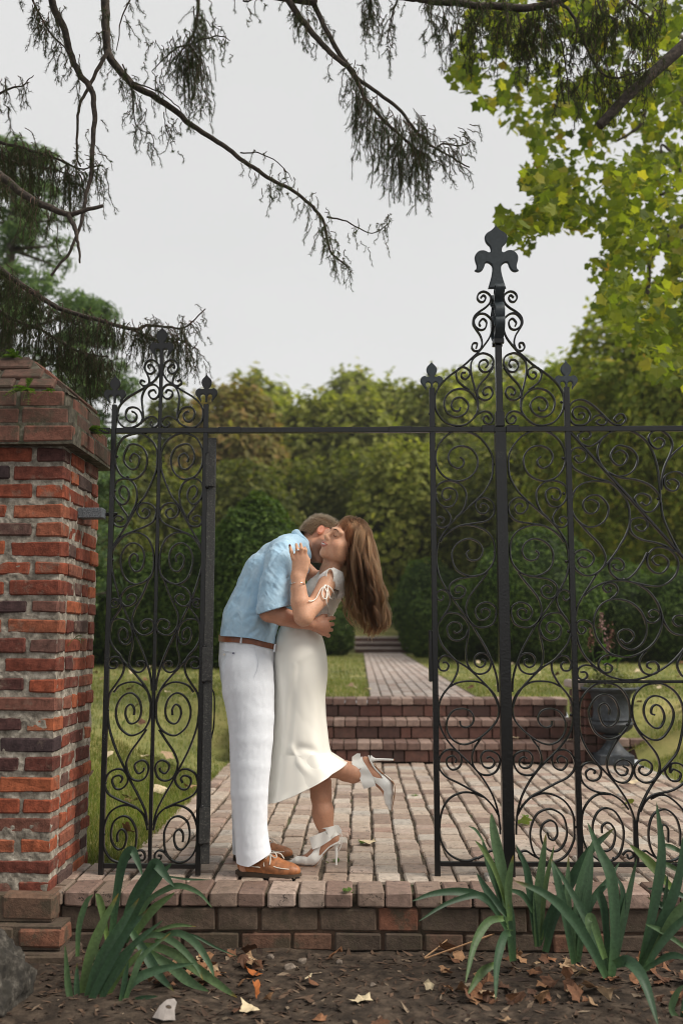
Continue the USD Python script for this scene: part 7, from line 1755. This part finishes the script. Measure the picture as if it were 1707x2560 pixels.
# leaves that nothing tells apart
for k in range(150):
    if k < 88: x, y = rg.uniform(.30, 1.45), rg.uniform(3.75, 4.42)
    elif k < 125: x, y = -.60 + rg.normal() * .16, rg.uniform(3.95, 4.40)
    else: x, y = rg.uniform(-1.2, 1.3), rg.uniform(3.35, 4.4)
    z = float(soil_z(np.array([x]), np.array([y]))[0])
    tag(obj('dry_leaf', fallen((x, y, z), rg.uniform(.035, .085), rg.uniform(0, 6.28), .35, .7, 900 + k), dead), 'small brown dry leaf in the soil litter ' + ('under the irises at the right' if k < 88 else 'right of the left iris clump' if k < 125 else 'in the open below the wall'), 'leaf', 'dry leaves on the soil ' + ('under the right irises' if k < 88 else 'beside the left iris clump' if k < 125 else 'below the wall'))
for k in range(90):
    while True:
        y = 5.2 + 14 * rg.random() ** 1.6; x = rg.uniform(-.36 * y, .38 * y)
        if off(np.array([x]), np.array([y]))[0] and (y > 10.1 or x < -1.2 or x > 2.5): break
    z = float(lawn_z(x, y)) + .03
    where = 'on the lawn left of the terrace' if x < -1.2 and y < 10 else 'on the grass right of the terrace' if y < 10 else 'on the upper lawn left of the path' if x < .6 else 'on the upper lawn right of the path'
    tone = rg.random() < .55
    tag(obj('lawn_leaf', fallen((x, y, z), rg.uniform(.07, .13), rg.uniform(0, 6.28), .3, .6, 1900 + k), pale if tone else dead), ('pale tan' if tone else 'brown') + ' fallen leaf lying ' + where, 'leaf', ('pale' if tone else 'brown') + ' leaves ' + where)
# chips, crumbs and stalks of litter
C = []
for k in range(2600):
    x, y = rg.uniform(-1.6, 1.7), rg.uniform(3.2, 4.44); z = float(0)
    C.append((x, y))
C = np.array(C); Z = soil_z(C[:, 0], C[:, 1]); L_ = []
for (x, y), z in zip(C, Z):
    a = rg.uniform(0, 6.28); s_ = rg.uniform(.003, .012) * (1.8 if rg.random() < .08 else 1); e = rg.uniform(1, 3.5)
    d, q = np.array([math.cos(a), math.sin(a), rg.normal() * .25]) * s_ * e, np.array([-math.sin(a), math.cos(a), rg.normal() * .3]) * s_
    c = np.array([x, y, z + .003]); L_.append(trimesh.Trimesh([c - d, c - q * .7, c + d, c + q * .7 + [0, 0, .002]], [(0, 1, 2), (0, 2, 3)], process=False))
tag(obj('leaf_litter', join(L_), dead_i), kind='stuff')
# stray stalks
for pts, lab in (([(1060, 2402), (1110, 2382), (1160, 2352), (1240, 2328)], 'long dry brown stalk leaning from the soil into the iris clump'), ([(1062, 2404), (1140, 2395), (1236, 2378)], 'second dry stalk lying flat under the first')):
    P = [ground_px(*p) + [0, 0, .01 + .03 * i] for i, p in enumerate(pts)]; tag(obj('dry_stalk', tube(cat_rom(P, 5), .0035, 5), dead), lab, 'stalk')
# loose stones
m_stone = varied('field_stone', [(.3, (.09, .07, .055)), (.7, (.19, .155, .125))], 'noise', rough=.9, scale=50)
for k, (sx, sy, s_) in enumerate(((676, 2394, .016), (755, 2405, .018), (724, 2420, .02), (933, 2465, .012), (850, 2408, .012))):
    m = trimesh.creation.icosphere(2, s_); rough(m, .006, 60, k); m.apply_scale((1.2, 1, .8)); m.apply_translation(ground_px(sx, sy)); tag(obj('pebble', m, m_stone, smooth=True), ['rounded pebble touching the wall foot', 'upright pale pebble left of the small tan leaf', 'flat brownish pebble at the wall foot left of the pale one', 'grey pebble in the middle of the soil', 'small pale pebble under the wall'][k], 'pebble')
# weathered stump at the bottom left corner
st_ = trimesh.creation.icosphere(5, 1.0); v = np.array(st_.vertices); v *= (1 + .5 * (meshkit.fbm(v * 2.2, 4, 8) - .5) + .16 * (meshkit.fbm(v * np.array([9, 9, 3]), 3, 9) - .5))[:, None]; v *= [.20, .22, .21]; st_.vertices = v; st_.apply_translation((-1.42, 3.83, -.22))
m_stump = varied('weathered_wood', [(.3, (.010, .009, .008)), (.5, (.032, .028, .023)), (.75, (.11, .10, .085))], 'noise', rough=.95, scale=26, bump=1.0, dirt=(.02, .018, .014), dirt_scale=14, dirt_range=(.5, .6))
tag(obj('stump', st_, m_stump, smooth=True), 'dark weathered wood stump in the bottom left corner', 'stump')

# ---------------------------------------------------------------- urn with plants
m_urn = varied('painted_urn', [(.3, (.016, .019, .023)), (.6, (.028, .034, .041)), (.8, (.08, .092, .105))], 'noise', rough=.55, scale=30, bump=.5)
ux, uy = at(1532, 1900, 8.95)[0], 8.95
urn = thing('garden_urn', 'dark cast iron garden urn on a square foot at the terrace corner', 'urn', (ux, uy, 0))
obj('foot', box((0, 0, .045), (.30, .30, .09), .008), m_urn, urn)
obj('pedestal', lathe([(.15, .09), (.135, .10), (.10, .13), (.055, .19), (.045, .225), (.075, .235), (.08, .25), (.05, .262)], 28), m_urn, urn, smooth=40)
bowl = lathe([(.05, .262), (.12, .275), (.165, .31), (.185, .35), (.175, .37), (.19, .385), (.165, .40), (.155, .45), (.160, .54), (.175, .60), (.20, .625), (.255, .640), (.262, .655), (.25, .665), (.20, .655), (.17, .63)], 40)
v = np.array(bowl.vertices); a = np.arctan2(v[:, 1], v[:, 0]); k = 1 + .05 * np.cos(18 * a) * ((v[:, 2] > .27) & (v[:, 2] < .35)); v[:, :2] *= k[:, None]; bowl.vertices = v
obj('bowl', bowl, m_urn, urn, smooth=40); obj('soil', lathe([(0.001, .64), (.172, .632)], 24), m_soil, urn)
m_canna = leafy('canna_leaf', [(0, (.06, .12, .025)), (1, (.12, .20, .05))], trans=.4)
m_red_fl = plain('russet_flower', (.10, .042, .028), .8); m_pink = plain('dull_pink_flower', (.17, .09, .085), .8)
m_pale_l = leafy('pale_foliage', [(0, (.16, .18, .07)), (1, (.30, .30, .15))], trans=.4)
canna = thing('canna_plant', 'canna with russet seed heads growing in the iron urn', 'plant', (ux, uy, .63))
for k, (dx, h_, fl) in enumerate(((-.06, .62, m_pink), (-.16, .46, m_red_fl), (.02, .50, m_red_fl), (.10, .44, m_canna), (-.02, .40, m_pink))):
    P = cat_rom([(dx * .4, .02 * k, 0), (dx * .8, .02 * k, h_ * .5), (dx, .01, h_)], 5); obj('stem', tube(P, np.linspace(.007, .003, len(P)), 5), m_canna, canna)
    for j in range(3):
        z = h_ * (.15 + .22 * j); a = rg.uniform(0, 6.28); ln = rg.uniform(.14, .22); d = np.array([math.cos(a), math.sin(a), 0]); s_ = np.array([-math.sin(a), math.cos(a), 0]); t = np.linspace(0, 1, 7)[:, None]; b = np.array([dx * .8, .01, z])
        Q = b + d * t * ln * .8 + np.array([0, 0, 1]) * (t * ln * .8 - t ** 2 * ln * .6); w = (.035 * np.sin(PI * np.clip(t, .03, 1) ** .8)); V = np.vstack([Q - s_ * w, Q + [0, 0, -.006], Q + s_ * w]); n = 7
        F = [(i, i + 1, i + 1 + n) for i in range(6)] + [(i, i + 1 + n, i + n) for i in range(6)] + [(i + n, i + 1 + n, i + 1 + 2 * n) for i in range(6)] + [(i + n, i + 1 + 2 * n, i + 2 * n) for i in range(6)]
        obj('leaf', trimesh.Trimesh(V, F, process=False), m_canna, canna, smooth=True)
    if fl is not m_canna:
        pts = np.array([dx, .01, h_ - .03]) + rg.normal(size=(60, 3)) * [.014, .014, .05]; tag(obj('flower_head', cards(pts, rg.normal(size=(60, 3)), .03, rg), fl, canna), kind='stuff')
pl_ = thing('urn_filler_plant', 'pale feathery foliage spilling over the rim of the iron urn', 'plant', (ux, uy, .65))
d = rg.normal(size=(1500, 3)); d /= np.linalg.norm(d, axis=1, keepdims=True); d[:, 2] = np.abs(d[:, 2]); tag(obj('foliage', cards(d * rg.uniform(.5, 1, (1500, 1)) * [.24, .2, .17], d, .035, rg, .4), m_pale_l, pl_), kind='stuff')

# ---------------------------------------------------------------- small ferns and weeds on the masonry
m_fern = leafy('fern_leaf', [(0, (.05, .10, .02)), (1, (.11, .17, .035))], trans=.4)
def fern(p, n, L_, label, out=(0, -1, .4), spread=1.2):
    t = thing('fern', label, 'fern'); out = np.asarray(out, float)
    for k in range(n):
        d = out + rg.normal(size=3) * [spread * .6, .3, .45]; d /= np.linalg.norm(d); tt = np.linspace(0, 1, 9)[:, None]; l = L_ * rg.uniform(.6, 1.1)
        Q = np.asarray(p) + d * tt * l + np.array([0, 0, -.45]) * tt ** 2 * l; s_ = np.cross(d, [0, 0, 1.0]); s_ /= np.linalg.norm(s_); ms = [tube(Q, .0009, 3, False)]
        for i in range(1, 9):
            for sg_ in (-1, 1):
                w = l * .20 * math.sin(PI * (i + .6) / 10.2); e = Q[i] + s_ * sg_ * w + d * w * .5; ms.append(trimesh.Trimesh([Q[i] - d * .006 * l / .1, e, Q[i] + d * .006 * l / .1], [(0, 1, 2)], process=False))
        obj('frond', join(ms), m_fern, t)
fern(at(68, 975, 4.42), 16, .10, 'small green fern growing from the pillar cap joint')
fern(at(35, 895, 4.62), 18, .07, 'mossy fern tuft on top of the pillar cap', (0, -.5, .8))
fern(at(120, 978, 4.40), 8, .06, 'tiny weed beside the fern on the pillar cap')
fern(at(222, 1075, 4.62), 14, .09, 'fern hanging from the right side of the pillar cap', (1, -.4, .1), .8)
fern(at(185, 1598, 4.60), 5, .06, 'pale weed sprouting from the pillar side joint', (1, -.3, .3))
for k, (sx, sy, Z) in enumerate(((905, 2108, 0), (1040, 1990, 0), (838, 2155, 0), (1318, 2043, 0), (1100, 2260, -.05), (870, 2230, 0))):
    p = on(sx, sy, Z + .002); ms = []
    for j in range(14):
        a = rg.uniform(0, 6.28); l = rg.uniform(.010, .03); d = np.array([math.cos(a), math.sin(a), .5]) * l; s_ = np.array([-math.sin(a), math.cos(a), 0]) * l * .3; b = p + rg.normal(size=3) * [.012, .02, 0]; ms.append(trimesh.Trimesh([b, b + d * .5 + s_, b + d, b + d * .5 - s_], [(0, 1, 2), (0, 2, 3)], process=False))
    tag(obj('weed', join(ms), m_fern), ['tiny weed in the brick joint right of the white heel', 'yellow green weed in the joint beyond the raised shoe', 'tiny weed in the joint behind the heel tip', 'weed between the bricks behind the tall iron post', 'weed on the wall edge left of the tall iris clump', 'tiny weed in front of the couple near the wall edge'][k], 'weed')

# ---------------------------------------------------------------- the moist air that pales the wood behind
m_haze = usdkit.material(stage, '/World/Looks/haze_look', {'v': ('principled_volume', {'color': (.93, .94, .92), 'density': 0.0007, 'anisotropy': .35})}, [], volume='v.volume')
obj('haze', box((0, 70, 12.0), (420, 300, 29)), m_haze, kind='stuff')
